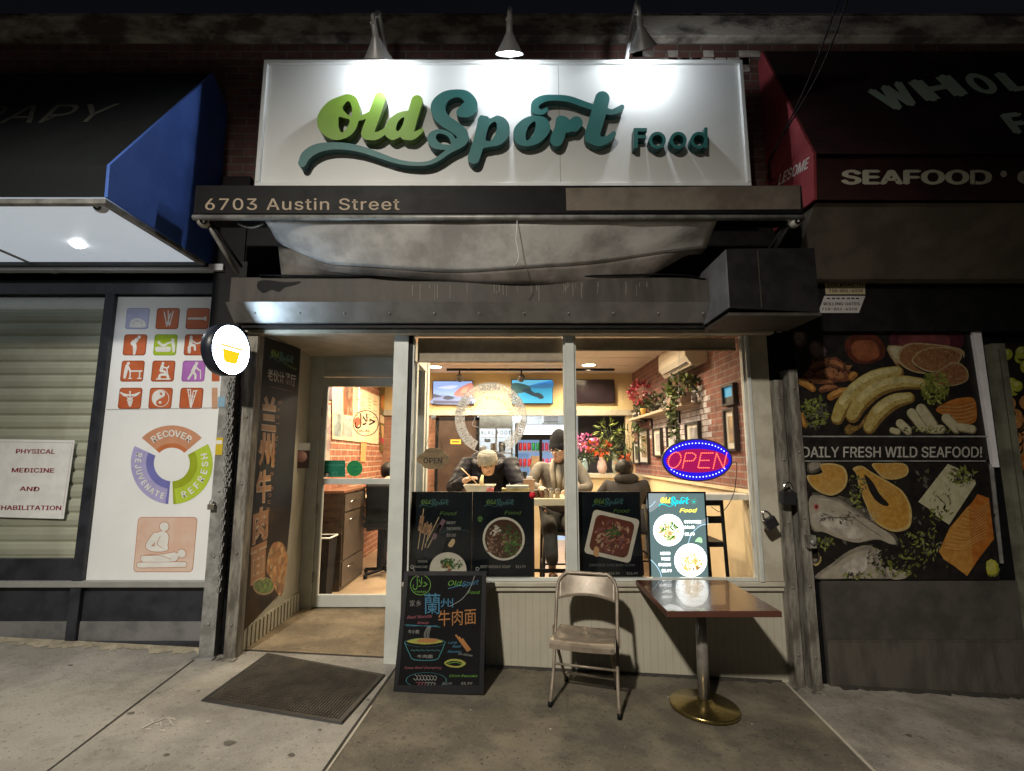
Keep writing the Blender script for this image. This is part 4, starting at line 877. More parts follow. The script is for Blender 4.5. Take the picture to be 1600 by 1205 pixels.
b.build('hanging_banner', None, 'tall black noodle soup banner with gold Chinese characters on the recess wall', 'banner')
t = thing('flyer_box', 'small white and red flyer holder on the recess wall beside the door', 'flyer holder', P(470, 715, 4.86))
c = P(470, 712, 4.86); b = MB(); b.obox(c, (.15, .05, .24), Matrix.Rotation(R(30), 3, 'Z'), flat('flyer_brown', (.07, .04, .035), .5)); b.build('holder', t)
Mz = Matrix.Rotation(R(30), 3, 'Z'); b = MB(); b.obox(c + Mz @ Vector((0, -.003, .085)), (.152, .052, .07), Mz, M_white); nn = Mz @ Vector((0, -1, 0)); b.lathe([(.0001, 0), (.055, 0), (.055, .003), (.0001, .003)], c + nn * .0255 + Vector((0, 0, -.01)), flat('flyer_pink', (.42, .22, .20), .5), nn, 20); b.build('flyer', t)

# ------------------------------------------------------------------ stickers on the door and window
def sticker(name, lab, pl, fn, cat='sticker'):
    b = MB(); fn(Art(b, pl, .0004)); return b.build(name, None, lab, cat)
DG = FP(YD + .0195); M_ink = flat('sticker_ink', (.02, .018, .016), .5)
AR = '\uFEDD\uFEFC\uFEA3'
def st_halal(a):
    a.band(571.5, 661.5, 19.2, 20.4, 0, 360, M_ink, 1, 40); a.text(AR, 554, 664, 586, 18, M_ink, 1, .012); a.text('HALAL', 558, 675, 578, 5.2, M_ink, 1, .015)
sticker('door_sticker', 'black ring sticker with Arabic writing and the word HALAL on the door glass', DG, st_halal)
M_sg = flat('sticker_green', (.005, .17, .10), .4); M_sg2 = flat('sticker_bright_green', (.01, .26, .08), .4); M_sgt = flat('sticker_green_text', (.10, .36, .27), .4)
def st_g(a):
    a.rrect(521, 732.5, 37, 26, 2, M_sg, 1); a.text('FANTUAN', 505, 728, 537, 3.6, M_sgt, 2, .005); a.disc(511, 741, 4.5, 4.5, flat('sticker_dark_green', (.01, .06, .045)), 2); a.disc(511, 742, 2.4, 2.6, M_white, 3); a.rect(520, 737.5, 527, 743, M_sgt, 2); a.rect(520.6, 738, 526.4, 742.5, M_sg, 3)
sticker('door_sticker', 'dark green rectangular sticker low on the upper door glass', DG, st_g)
def st_o(a): a.disc(554, 732, 12.4, 12.4, M_sg2, 1); a.text('Uber', 549, 731, 560, 4, M_sg, 2, .02); a.text('Eats', 550, 737.5, 561, 4, M_sg, 2, .02)
sticker('door_sticker', 'round bright green sticker on the door glass', DG, st_o)
WG = FP(3.9715)
def frostmat():
    if 'frost' in MATS: return MATS['frost']
    m = bpy.data.materials.new('frost'); m.use_nodes = True; n = m.node_tree.nodes; L = m.node_tree.links; n.clear(); out = n.new('ShaderNodeOutputMaterial')
    t = n.new('ShaderNodeBsdfTransparent'); d = n.new('ShaderNodeBsdfDiffuse'); d.inputs[0].default_value = (.8, .8, .78, 1); tr = n.new('ShaderNodeBsdfTranslucent'); tr.inputs[0].default_value = (.8, .8, .78, 1)
    ad = n.new('ShaderNodeMixShader'); L.new(d.outputs[0], ad.inputs[1]); L.new(tr.outputs[0], ad.inputs[2])
    tc = n.new('ShaderNodeTexCoord'); nz = n.new('ShaderNodeTexNoise'); nz.inputs['Scale'].default_value = 55; nz.inputs['Detail'].default_value = 8; L.new(tc.outputs['Object'], nz.inputs['Vector'])
    mr = n.new('ShaderNodeMapRange'); mr.inputs[1].default_value = .35; mr.inputs[2].default_value = .65; mr.inputs[3].default_value = .22; mr.inputs[4].default_value = .85; L.new(nz.outputs['Fac'], mr.inputs[0])
    mx = n.new('ShaderNodeMixShader'); L.new(mr.outputs[0], mx.inputs[0]); L.new(t.outputs[0], mx.inputs[1]); L.new(ad.outputs[0], mx.inputs[2]); L.new(mx.outputs[0], out.inputs[0]); MATS['frost'] = m; return m
M_frost = frostmat(); M_frink = flat('frost_ink', (.10, .085, .07), .6); M_frw = flat('frost_line', (.62, .60, .56), .6)
def st_w(a):
    cx, cy = 767, 654
    a.band(cx, cy, 41.5, 55, 118, 422, M_frost, 1, 60); a.band(cx, cy, 55, 56.2, 0, 360, M_frw, 2, 60); [a.curve([(cx + 48 * math.cos(R(k2)) , cy + 48 * math.sin(R(k2))), (cx + 51 * math.cos(R(k2 + 3)), cy + 51 * math.sin(R(k2 + 3))), (cx + 47 * math.cos(R(k2 + 6)), cy + 47 * math.sin(R(k2 + 6)))], .8, M_frw, 1.6) for k2 in range(120, 420, 9)]; a.band(cx, cy, 40.9, 41.5, 118, 422, M_frw, 2, 50)
    for A0 in (150, 205, 268, 325, 20):
        c, s = math.cos(R(A0)), math.sin(R(A0)); m = Vector((cx + 49 * c, cy + 49 * s)); tv = Vector((-s, c)); nv = Vector((c, s))
        q_ = [tuple(m + tv * 16 - nv * 5.5), tuple(m + tv * 16 + nv * 5.5), tuple(m - tv * 16 + nv * 5.5), tuple(m - tv * 16 - nv * 5.5)]; a.poly(q_, M_frost, 2); a.poly(q_, M_frost, 2.5); a.line(q_ + q_[:1], .7, M_frw, 3); [a.curve([tuple(m + tv * (-13 + 4.2 * k2) - nv * 4), tuple(m + tv * (-11 + 4.2 * k2)), tuple(m + tv * (-12.5 + 4.2 * k2) + nv * 4)], .7, M_frink, 3) for k2 in range(6)]
    a.arctext('100% GUARANTEE', cx, cy, 30, 205, 345, 7, M_frink, 3, .01, False, .45)
    a.text('HALAL FOOD', 745, 679, 799, 8.5, M_frink, 3, .012, sp=1.25)
    a.curve([(735, 640), (742, 652), (738, 664), (748, 668)], .8, M_frw, 2); a.curve([(783, 652), (795, 646), (800, 656)], .7, M_frw, 2); a.line([(752, 684), (790, 684)], .6, M_frink, 3); a.rect(757, 686, 766, 691, M_frink, 3); a.rect(758, 687, 765, 690, M_frost, 4)
sticker('etched_sticker', 'big round frosted HALAL FOOD sticker on the left window pane', WG, st_w)
b = MB(); q = P(832, 774, 3.965); b.lathe([(.0001, 0), (.022, 0), (.026, .004), (.0001, .012)], q, flat('red_dot', (.7, .03, .05), .4), (0, -1, 0), 14); b.build('red_dot', None, 'small red dot light stuck on the window above the noodle poster corner', 'dot light')
# ------------------------------------------------------------------ hanging wooden OPEN sign
YO = 4.03; FO = FP(YO); M_wood = mk('sign_wood', (.23, .16, .085), (.15, .10, .05), scale=5, rough=.6, stretch=(1, 1, 5))
t = thing('open_plaque', 'shaped brown wooden plaque reading OPEN hung on a cord in the window', 'sign', P(678, 717, YO))
b = MB(); out = [(651, 717), (655, 711), (661, 709), (664, 703), (672, 700), (684, 700), (693, 703), (696, 709), (700, 711), (702, 717), (700, 724), (695, 727), (691, 732), (684, 733), (670, 733), (663, 731), (659, 726), (653, 723)]
b.prism([FO.at(*q) for q in out], (0, .012, 0), M_wood); a = Art(b, FO); a.text('OPEN', 662, 724, 690.5, 11.5, M_ink, 1, .03, sp=1.05); b.build('board', t)
b = MB(); b.tube([FO.at(664, 703) + Vector((0, .006, 0)), FO.at(677, 655) + Vector((0, .006, 0)), FO.at(692, 703) + Vector((0, .006, 0))], .0025, M_wood, 5); b.build('cord', t)
b = MB(); b.lathe([(.0001, 0), (.022, 0), (.02, .008), (.0001, .012)], FO.at(677, 652), M_white, (0, -1, 0), 12); b.build('hook', t)
# ------------------------------------------------------------------ neon OPEN sign
YN_ = 4.03; FN = FP(YN_); cN = (1089.5, 719)
t = thing('neon_open_sign', 'oval LED sign with red dotted OPEN on a glowing blue panel', 'sign', P(1089, 752, YN_))
b = MB(); rim = [(cN[0] + 55 * math.cos(q), cN[1] + 33.5 * math.sin(q)) for q in [2 * math.pi * i / 48 for i in range(48)]]
b.prism([FN.at(*q) for q in rim], (0, .025, 0), flat('neon_rim', (.05, .05, .08), .3)); b.build('rim', t)
b = MB(); a = Art(b, FN, .0008); M_nb = glow('neon_blue', (.012, .004, .52), 1.25); M_nv = glow('neon_violet', (.30, .004, .075), 1.0)
a.disc(*cN, 53, 31.5, M_nb, 1, 0, 48); a.disc(cN[0], cN[1] + 1, 49, 18.5, M_nv, 2, 0, 48); b.build('panel', t)
b = MB(); a = Art(b, FN, .0008); M_led = glow('led_red', (1, .15, .06), 4); M_ledb = glow('led_blue', (.45, .60, 1), 3.5)
def dots(pts, step, r, m):
    p = [Vector(q) for q in pts]; acc = 0
    for i in range(len(p) - 1):
        L = (p[i + 1] - p[i]).length
        while acc <= L: q = p[i].lerp(p[i + 1], acc / L); a.disc(q.x, q.y, r, r, m, 4, 0, 8); acc += step
        acc -= L
el = lambda cx, cy, rx, ry, a0, a1: [(cx + rx * math.cos(R(a0 + (a1 - a0) * i / 24)), cy + ry * math.sin(R(a0 + (a1 - a0) * i / 24))) for i in range(25)]
SH = lambda pts: [(x - .22 * (y - 719), y) for x, y in pts]
dots(SH(el(1054, 719, 9.5, 12.3, 0, 352)), 3.1, .85, M_led)
dots(SH([(1069, 731), (1069, 708), (1080, 708), (1085, 711), (1086, 715), (1083, 720), (1070, 720.5)]), 3.1, .85, M_led)
dots(SH([(1111, 708), (1093, 708), (1093, 731), (1111, 731)]), 3.1, .85, M_led); dots(SH([(1095, 719.5), (1108, 719.5)]), 3.1, .85, M_led)
dots(SH([(1117, 732), (1117, 708), (1133, 731.5), (1133, 708)]), 3.1, .85, M_led)
dots(el(cN[0], cN[1], 49, 26.5, 212, 328), 5.2, .95, M_ledb); dots(el(cN[0], cN[1], 49, 26.5, 30, 150), 5.2, .95, M_ledb); b.build('lights', t)
b = MB(); b.tube([FN.at(1060, 690) + Vector((0, .012, 0)), FN.at(1062, 545) + Vector((0, .012, 0))], .0015, M_steel, 4); b.tube([FN.at(1120, 690) + Vector((0, .012, 0)), FN.at(1117, 545) + Vector((0, .012, 0))], .0015, M_steel, 4)
b.tube([Vector(q) for q in spline([tuple(FN.at(*q) + Vector((0, .02, 0))) for q in ((1140, 728), (1152, 722), (1152, 745), (1147, 775), (1130, 800), (1112, 792))], 5)], .003, M_black, 5); b.build('cord', t)

# ------------------------------------------------------------------ menu boards in the window
YM = 4.06; FM = FP(YM); M_mb = mk('board_print', (.006, .009, .012), (.003, .005, .007), scale=3, rough=.35, spec=.15)
M_dg = flat('print_dim_green', (.05, .10, .02), .4); M_dt = flat('print_dim_teal', (.02, .07, .075), .4); M_dw = flat('print_grey', (.22, .21, .19), .4); M_plate = flat('print_plate', (.46, .43, .36), .4)
def mboard(q, lab, fn, mback=M_mb):
    t = thing('menu_board', lab, 'menu board', P((q[0] + q[2]) / 2, q[3], YM), 'menu boards inside the window'); A0, A1 = FM.at(q[0], q[1]), FM.at(q[2], q[3])
    b = MB(); b.box(A0.x, A1.x, YM, YM + .012, A1.z, A0.z, mback); fn(Art(b, FM, .0005)); b.build('print', t)
    b = MB(); F = .012
    b.box(A0.x - F, A0.x - .0005, YM - .004, YM + .02, A1.z, A0.z, M_black); b.box(A1.x + .0005, A1.x + F, YM - .004, YM + .02, A1.z, A0.z, M_black); b.box(A0.x - F, A1.x + F, YM - .004, YM + .02, A0.z + .0005, A0.z + F, M_black); b.box(A0.x - F, A1.x + F, YM - .004, YM + .02, A1.z - F, A1.z - .0005, M_black)
    b.build('board_frame', t); return t
F_beef = food('soup_beef', [(.12, .05, .03), (.30, .16, .10), (.05, .03, .02), (.5, .45, .38)], 55); F_herb = food('soup_herb', [(.03, .09, .015), (.07, .18, .03), (.015, .04, .01)], 80); F_rice = food('rice', [(.5, .46, .4), (.62, .58, .5), (.36, .3, .22)], 90)
def m1(a):
    logo(a, 655, 786, 702, M_dg, M_dt, 1, 0, 1.15); a.text('Food', 687, 805, 714, 8, M_dg, 1, .01, .3)
    a.text('BEEF', 698, 819, 712, 6, M_dw, 1, .01); a.text('SKEWERS', 698, 828, 720, 6, M_dw, 1, .01); a.text('$3.00', 698, 838.5, 712, 6.5, M_dw, 1, .01)
    ms = flat('skewer_stick', (.36, .26, .14)); mm = food('skewer_meat', [(.22, .11, .05), (.32, .18, .09), (.12, .06, .03)], 60); mp = flat('skewer_purple', (.11, .06, .08))
    for (x0, y0, x1, y1) in ((662, 795, 653, 858), (668, 815, 659, 860), (674, 817, 664, 856), (690, 815, 668, 856), (686, 808, 664, 852)): a.line([(x0, y0), (x1, y1)], 1.2, ms, 1)
    for k, (x0, y0, x1, y1) in enumerate(((660, 806, 656, 830), (667, 818, 661, 834), (673, 820, 668, 836), (688, 820, 677, 842), (694, 812, 681, 834))): a.line([(x0, y0), (x1, y1)], 6.5, mm if k < 3 else mp, 2)
    a.shape([(700, 852), (707, 842), (711, 846), (706, 855)], ms, 1); a.text('CHIVE', 653, 879, 668, 5, M_dw, 1, .01); a.text('PANCAKE', 648, 887.5, 668, 5, M_dw, 1, .01)
    a.disc(700, 890, 29, 27, M_plate, 1); a.scatter(694, 886, 12, 9, 26, 4, [F_beef, flat('beef_a', (.16, .08, .05)), flat('cake_a', (.34, .20, .07))], 2); a.scatter(706, 880, 17, 8, 50, 3.2, [F_herb, flat('herb_a', (.05, .12, .02)), flat('herb_b', (.02, .055, .012))], 5); a.curve([(688, 832), (712, 828), (733, 830)], .6, M_dt, 1)
mboard((637, 771, 734, 905), 'dark menu poster with beef skewers and a chive pancake plate, leftmost in the window', m1)
def m2(a):
    logo(a, 757, 786, 804, M_dg, M_dt, 1, 0, 1.15); a.text('Food', 788, 804, 815, 8, M_dg, 1, .01, .3)
    a.disc(787, 842, 33, 34, M_plate, 1); a.disc(787, 842, 29.5, 30.5, flat('broth', (.05, .025, .014), .3), 2); a.scatter(779, 850, 20, 18, 60, 4, [F_beef, flat('beef_a', (.16, .08, .05)), flat('beef_b', (.24, .13, .09)), flat('beef_c', (.07, .03, .02))], 3); a.scatter(800, 846, 15, 22, 90, 2.6, [F_herb, flat('herb_a', (.05, .12, .02)), flat('herb_b', (.02, .055, .012)), flat('herb_c', (.10, .17, .04))], 9); a.scatter(790, 826, 12, 8, 25, 3, [flat('broth', (.05, .025, .014), .3), flat('herb_b', (.02, .055, .012))], 9); a.scatter(774, 829, 9, 8, 26, 3.4, [F_rice, flat('radish_a', (.46, .42, .36)), flat('radish_b', (.34, .30, .24))], 17)
    a.disc(750, 811, 4, 4.5, F_herb, 1); a.text('BEEF NOODLE SOUP', 751, 887.5, 797, 5.6, M_dw, 1, .012); a.text('$11.99', 806, 887.5, 821, 5.6, M_dw, 1, .012)
mboard((741, 771, 833, 908), 'dark menu poster with a round bowl of beef noodle soup', m2)
def m3(a):
    logo(a, 925, 785, 975, M_dg, M_dt, 1, 0, 1.15); a.text('Food', 958, 801, 984, 8, M_dg, 1, .01, .3)
    a.rrect(956, 838, 74, 70, 6, M_plate, 1, R(13)); a.rrect(956, 838, 62, 58, 9, flat('sauce', (.10, .03, .02), .3) if True else food('braise', [(.14, .03, .02), (.25, .07, .05), (.34, .14, .10), (.08, .03, .025), (.40, .26, .18)], 34), 2, R(13)); a.scatter(957, 838, 27, 25, 110, 4.5, [flat('br_a', (.20, .06, .04)), flat('br_b', (.28, .13, .08)), flat('br_c', (.07, .02, .018)), flat('br_d', (.34, .22, .14)), flat('br_e', (.14, .05, .05))], 3); a.scatter(958, 832, 11, 9, 40, 3, [F_herb, flat('herb_a', (.05, .12, .02)), flat('herb_b', (.02, .055, .012))], 12)
    a.shape([(930, 854), (936, 858), (934, 870), (927, 866)], flat('potato', (.40, .22, .10)), 3); a.text('BRAISED CHICKEN STEW', 921, 885, 992, 5.5, flat('print_faint', (.09, .09, .09)), 1, .01)
    for s, x in (('$16.99', 923), ('$25.99', 951), ('$34.99', 979)): a.text(s, x, 898, x + 17, 5.6, M_dw, 1, .012)
mboard((906, 771, 1002, 906), 'dark menu poster with a tilted square plate of braised chicken', m3)
LIT = glow('lit_backing', (.075, .12, .125), 1.6); L_y = glow('lit_yellow', (1, .85, .12), 1.6); L_c = glow('lit_cyan', (0, .62, .72), 1.4); L_w = glow('lit_white', (.95, 1, 1), 3.2); L_l = glow('lit_line', (.45, .7, .95), 1.3); L_g = glow('lit_grey', (.18, .22, .24), 1.5)
def m4(a):
    a.shape([(1013, 772), (1040, 771), (1030, 790), (1013, 800)], L_g, 1); a.poly([(1106, 808), (1107, 818), (1085, 825), (1092, 815)], L_g, 1)
    logo(a, 1029, 784, 1077, L_y, L_c, 2, 0, 1.4); a.text('Food', 1062, 800.5, 1089, 8.5, L_y, 2, .03, .3); a.band(1084, 783.5, 3.2, 4, 0, 360, flat('lit_green_ring', (.1, .5, .3), .5, em=.8), 2); a.disc(1084, 784, 1.6, 1.3, L_c, 2)
    a.curve([(1012, 793), (1018, 790), (1024, 783)], .8, L_l, 2); a.curve([(1107, 819), (1096, 821), (1086, 828), (1079, 838), (1075, 850)], 1, L_l, 2); a.curve([(1015, 873), (1024, 882), (1031, 893), (1034, 904)], 1, L_l, 2)
    a.disc(1044.5, 828.5, 24, 25, L_w, 3); fg = food('lit_cucumber', [(.7, .75, .3), (.12, .3, .03), (.9, .9, .6), (.6, .35, .1)], 60, 1.3)
    a.scatter(1045, 830, 15, 14, 80, 4.4, [fg, flat('lit_cuc_green', (.06, .22, .02), em=.7), flat('lit_cuc_pale', (.7, .85, .35), em=1.4), flat('lit_cuc_tan', (.6, .4, .16), em=1)], 4)
    a.disc(1079, 875.5, 25.5, 26, L_w, 3); fo = food('lit_shreds', [(1, .9, .6), (.9, .6, .15), (.95, .95, .85), (.5, .25, .08), (1, .95, .8)], 70, 1.5); a.scatter(1080, 880, 17, 13, 90, 4.4, [fo, flat('lit_shr_a', (1, .85, .5), em=1.4), flat('lit_shr_b', (.85, .55, .15), em=1.1), flat('lit_shr_c', (.5, .28, .1), em=.8)], 4); a.scatter(1080, 868, 6, 6, 12, 3, [fo, flat('lit_shr_a', (1, .85, .5), em=1.4)], 8)
    for s, x0, y, x1 in (('CUCUMBER', 1069, 817.5, 1095, ), ('SALAD', 1069.5, 826, 1085), ('$3.99', 1070, 837, 1085)): a.text(s, x0, y, x1, 6.2, L_w, 3, .03)
    for s, x0, y, x1 in (('MIXED', 1032, 867, 1047), ('THREE', 1033, 875.5, 1047), ('SHREDS', 1029, 884.5, 1048), ('$3.99', 1034, 894, 1049)): a.text(s, x0, y, x1, 6.2, L_w, 3, .03)
    a.shape([(1086, 846), (1091, 840), (1096, 841), (1097, 848), (1091, 847)], flat('lit_leaf', (.45, .8, .45), em=1.2), 3)
mboard((1013, 771, 1107, 905), 'brightly lit menu poster with two white plates of salad, rightmost in the window', m4, LIT)

# ------------------------------------------------------------------ chalkboard A-frame
xa0, xa1 = -.775, -.185; za_ = gz(-.48); pb0 = Vector((-.48, 3.50, za_ + .0)); pt0 = Vector((-.48, 3.76, .735))
nA = (pt0 - pb0).cross(Vector((-1, 0, 0))).normalized(); nA = nA if nA.y < 0 else -nA; PA = Pl(pb0, nA)
upA = (pt0 - pb0).normalized(); lenA = (pt0 - pb0).length
M_chalk = mk('chalkboard', (.0065, .0065, .007), (.0035, .0035, .004), scale=4, rough=.7, spec=.08)
t = thing('chalkboard_sign', 'black A-frame chalkboard with colourful hand drawn noodle menu on the pavement', 'A-frame sign', (-.48, 3.62, za_))
def ab(x, s): return Vector((x, pb0.y, pb0.z)) + upA * s
b = MB(); b.prism([ab(xa0 + .03, .05), ab(xa1 - .03, .05), ab(xa1 - .03, lenA - .03), ab(xa0 + .03, lenA - .03)], -nA * .012, M_chalk); a = Art(b, PA, .0005)
ch = {k: flat('chalk_' + k, c, .9) for k, c in dict(green=(.16, .42, .06), blue=(.07, .25, .42), white=(.38, .38, .36), pink=(.42, .12, .16), orange=(.5, .22, .07), yellow=(.42, .42, .08), teal=(.05, .26, .28)).items()}
for m_ in ch.values():
    for nd in m_.node_tree.nodes:
        if nd.type == 'VALTORGB':
            for e_ in nd.color_ramp.elements: e_.color = (*[v * .55 for v in e_.color[:3]], 1)
g = ch
a.band(657, 914, 15.2, 16.2, 0, 360, g['green'], 1, 36); a.text(AR, 645, 917, 668, 15, g['green'], 1, -.005); a.text('Halal', 648, 926, 666, 4.5, g['green'], 1, -.01)
a.text('Old', 700, 915, 722, 11, g['green'], 1, .0, .3); a.text('Sport', 722, 917, 748, 11, g['blue'], 1, .0, .3, 913); a.curve([(700, 920), (715, 916), (727, 914)], 1, g['blue'], 1); a.text('Food', 731, 928, 750, 7, g['green'], 1, 0, .3)
a.text('家乡', 640, 947, 658, 9, g['white'], 1, -.012); a.text('蘭', 663, 957, 688, 30, g['blue'], 1, .0); a.text('州', 688, 948, 708, 13, g['blue'], 1, .0); a.text('牛肉面', 685, 977, 744, 23, g['orange'], 1, .0, 0, 973)
a.curve([(702, 948), (722, 936), (735, 918), (744, 892)], .9, g['white'], 1); a.curve([(645, 886), (650, 898), (655, 902)], .9, g['white'], 1); a.band(746, 889, 2, 2.8, 0, 360, g['white'], 1); a.band(644, 886, 2, 2.8, 0, 360, g['white'], 1)
a.text('Beef Noodle', 636, 967, 675, 6.5, g['pink'], 1, .0, .3, 965); a.text('Soup', 652, 975, 670, 5.5, g['pink'], 1, .0, .3); a.line([(634, 978), (684, 978)], .8, g['blue'], 1); a.text('牛小碗', 638, 990, 655, 6, g['white'], 1)
# drawn bowl of noodles
a.curve([(632, 1004), (640, 1022), (648, 1031), (680, 1031), (688, 1022), (696, 1003)], 1.2, g['teal'], 1); a.band(664, 1004, 31, 32, 0, 360, g['teal'], 1, 30, .22); a.shape([(636, 1003), (650, 998), (676, 998), (692, 1003), (664, 1007)], g['yellow'], 1); a.shape([(652, 1003), (660, 998), (684, 999), (676, 1004)], g['orange'], 2)
for k in range(4): a.curve([(664 + k * 2, 999), (663 + k * 2.4, 990), (669 + k * 1.4, 979)], .7, g['white'], 1)
a.text('～～～～～～', 642, 1020, 688, 5, g['teal'], 1); a.text('牛肉面', 652, 1028, 676, 5, g['white'], 1)
a.line([(632, 976), (688, 980)], .8, g['teal'], 1)
for k in range(3): a.line([(712 + 5 * k, 992 + 3 * k), (731 + 2 * k, 1018 - k)], 2.6, g['orange'], 1)
a.text('Lamb', 700, 1006, 714, 5.5, g['blue'], 1, 0, .3); a.text('Beef', 707, 1012, 721, 5.5, g['blue'], 1, 0, .3); a.text('Skewers', 699, 1020, 721, 5.5, g['blue'], 1, 0, .3); a.text('$3.00/ea', 716, 1023, 738, 4.5, g['white'], 1, 0, .3, 1026)
a.shape([(694, 1036), (704, 1030), (720, 1031), (728, 1037), (718, 1043), (702, 1042)], g['yellow'], 1); a.shape([(697, 1037), (706, 1033), (718, 1034), (722, 1038), (712, 1041)], M_chalk, 2); a.curve([(699, 1037), (712, 1035), (722, 1038)], 1, g['green'], 3)
a.text('Soup Beef Dumpling', 632, 1045, 690, 4.8, g['pink'], 1, 0, .3); a.text('Chive Pancake', 702, 1058, 746, 5.5, g['green'], 1, 0, .3); a.text('$5.99', 720, 1070, 738, 5.5, g['white'], 1, 0, .3); a.text('$12.99', 691, 1070, 706, 5, g['white'], 1, 0, .3)
a.band(666, 1063, 31, 32, 0, 360, g['teal'], 1, 30, .38)
for k in range(7): a.curve([(648 + k * 5, 1054 + .3 * k), (652 + k * 5, 1058), (650 + k * 5, 1063), (646 + k * 5, 1060)], .9, g['white'], 1)
for k in range(6): a.curve([(650 + k * 5, 1066), (655 + k * 5, 1068), (652 + k * 5, 1072)], .8, g['pink'] if k < 3 else g['white'], 1)
b.build('chalk_panel', t)
b = MB(); nB2 = -nA * .022
def bar(p, q, wd, m=M_black):
    d = (q - p).normalized(); s_ = d.cross(nA).normalized() * wd / 2; b.prism([p - s_ + nA * .004, p + s_ + nA * .004, q + s_ + nA * .004, q - s_ + nA * .004], nB2, m)
bar(ab(xa0 + .015, 0), ab(xa0 + .015, lenA), .03); bar(ab(xa1 - .015, 0), ab(xa1 - .015, lenA), .03); bar(ab(xa0 + .031, .025), ab(xa1 - .031, .025), .05); bar(ab(xa0 + .031, lenA - .015), ab(xa1 - .031, lenA - .015), .03); b.build('front_frame', t)
b = MB()
for x in (xa0 + .02, xa1 - .02):
    p, q = Vector((x, 3.90, gz(x))), Vector((x, 3.785, .725)); b.tube([p, q], .013, M_black, 6)
b.tube([Vector((xa0 + .02, 3.885, .1)), Vector((xa1 - .02, 3.885, .1))], .011, M_black, 6); b.build('rear_frame', t)

# ------------------------------------------------------------------ door mat
M_rub = mk('rubber_edge', (.026, .023, .02), (.016, .014, .012), scale=7, rough=.6); M_rib = mk('mat_ribs', (.072, .062, .047), (.045, .038, .03), scale=9, rough=.85)
mq = [G(*q) for q in ((417, 1022), (603, 1056), (535, 1133), (313, 1096))]
t = thing('door_mat', 'large ribbed dark rubber mat lying askew before the recessed door', 'mat', sum(mq, Vector()) / 4)
up = Vector((0, 0, .012)); cen = sum(mq, Vector()) / 4; inn = [q.lerp(cen, .085) for q in mq]
b = MB(); k = [q.lerp(cen, .02) for q in mq]
for i in range(4): j = (i + 1) % 4; b.add([mq[i] + up * .1, mq[j] + up * .1, k[j] + up, k[i] + up], [(0, 1, 2, 3)], M_rub); b.add([k[i] + up, k[j] + up, inn[j] + up, inn[i] + up], [(0, 1, 2, 3)], M_rub)
b.build('rubber_border', t)
b = MB(); b.add([q + up * .45 for q in inn], [(0, 1, 2, 3)], M_rub); n = 46
for i in range(n):
    f0, f1 = (i + .18) / n, (i + .82) / n; A_, B_, C_, D_ = inn[0].lerp(inn[1], f0), inn[0].lerp(inn[1], f1), inn[3].lerp(inn[2], f1), inn[3].lerp(inn[2], f0)
    m = 22
    for j in range(m):
        g0, g1 = (j + .06) / m, (j + .82) / m; pts = [A_.lerp(D_, g0), B_.lerp(C_, g0), B_.lerp(C_, g1), A_.lerp(D_, g1)]
        b.prism([p + up * .46 for p in pts], up * .75, M_rib)
b.build('ribbed_tread', t)

# ------------------------------------------------------------------ folding chair
M_chair = mk('chair_beige', (.27, .225, .175), (.19, .155, .118), scale=9, rough=.36, metal=.2, bump=.04, bscale=30, rvar=.2)
cc = Vector((.45, 3.36, 0)); yaw = R(-15); MZ = Matrix.Rotation(yaw, 3, 'Z'); zc0 = gz(cc.x)
def cw(x, y, z): return Vector((cc.x, cc.y, 0)) + MZ @ Vector((x, y, 0)) + Vector((0, 0, z + gz((cc + MZ @ Vector((x, y, 0))).x) * max(0, 1 - z / .3) + zc0 * min(1, z / .3)))
t = thing('folding_chair', 'beige metal folding chair facing the street in front of the window', 'chair', (cc.x, cc.y + .15, zc0))
HW = .205
def lerp(a_, b_, f): return a_ + (b_ - a_) * f
path = [(-HW - .01, 0, .012)] + [(-HW, lerp(0, .245, f), lerp(0, .66, f)) for f in (.3, .6, .85, 1)]
arc = [(-HW + .085 * (1 - math.cos(q)), .245 + .04 * math.sin(q), .66 + .11 * math.sin(q)) for q in (.4, .8, 1.2, 1.57)]
full = path + arc; full += [(-x, y, z) for x, y, z in reversed(full)]
b = MB(); b.tube([cw(*q) for q in spline(full, 4)], .0115, M_chair, 10); b.build('back_frame', t)
def backp(u, v):
    x = (-1 + 2 * u) * (HW - .008); zt_ = .775 if abs(x) < .12 else .775 - (abs(x) - .12) ** 1.6 * 1.7; zb2 = .60 + .028 * (1 - (x / HW) ** 2)
    z = lerp(zb2, zt_ - .006, v); y = .0 + .245 * z / .66 + .028 * (1 - (x / HW) ** 2) - .004; return cw(x, y, z)
b = MB(); b.grid(backp, 20, 8, M_chair); b.build('backrest', t, solid=.004)
def seatp(u, v):
    x = (-1 + 2 * u) * (.20 - .012 * v); y = -.085 + .36 * v; z = .425 + .012 * (1 - v) - .012 * math.cos((u - .5) * 3) * (1 - abs(v - .5)) - (.02 * (1 - v / .08) ** 2 if v < .08 else 0); return cw(x, y, z)
b = MB(); b.grid(seatp, 16, 20, M_chair)
rim = [seatp(0, f / 10) for f in range(11)] + [seatp(f / 10, 1) for f in range(1, 11)] + [seatp(1, 1 - f / 10) for f in range(1, 11)] + [seatp(1 - f / 10, 0) for f in range(1, 10)]
n = len(rim); b.add(rim + [p - Vector((0, 0, .028)) for p in rim], [(i, (i + 1) % n, n + (i + 1) % n, n + i) for i in range(n)], M_chair, True); b.build('seat', t)
for sx in (-1, 1):
    b = MB(); b.tube([cw(sx * (HW - .035), .0, .40), cw(sx * (HW - .03), .20, .20), cw(sx * (HW - .03), .40, .012)], .0105, M_chair, 8); b.build('leg', t)
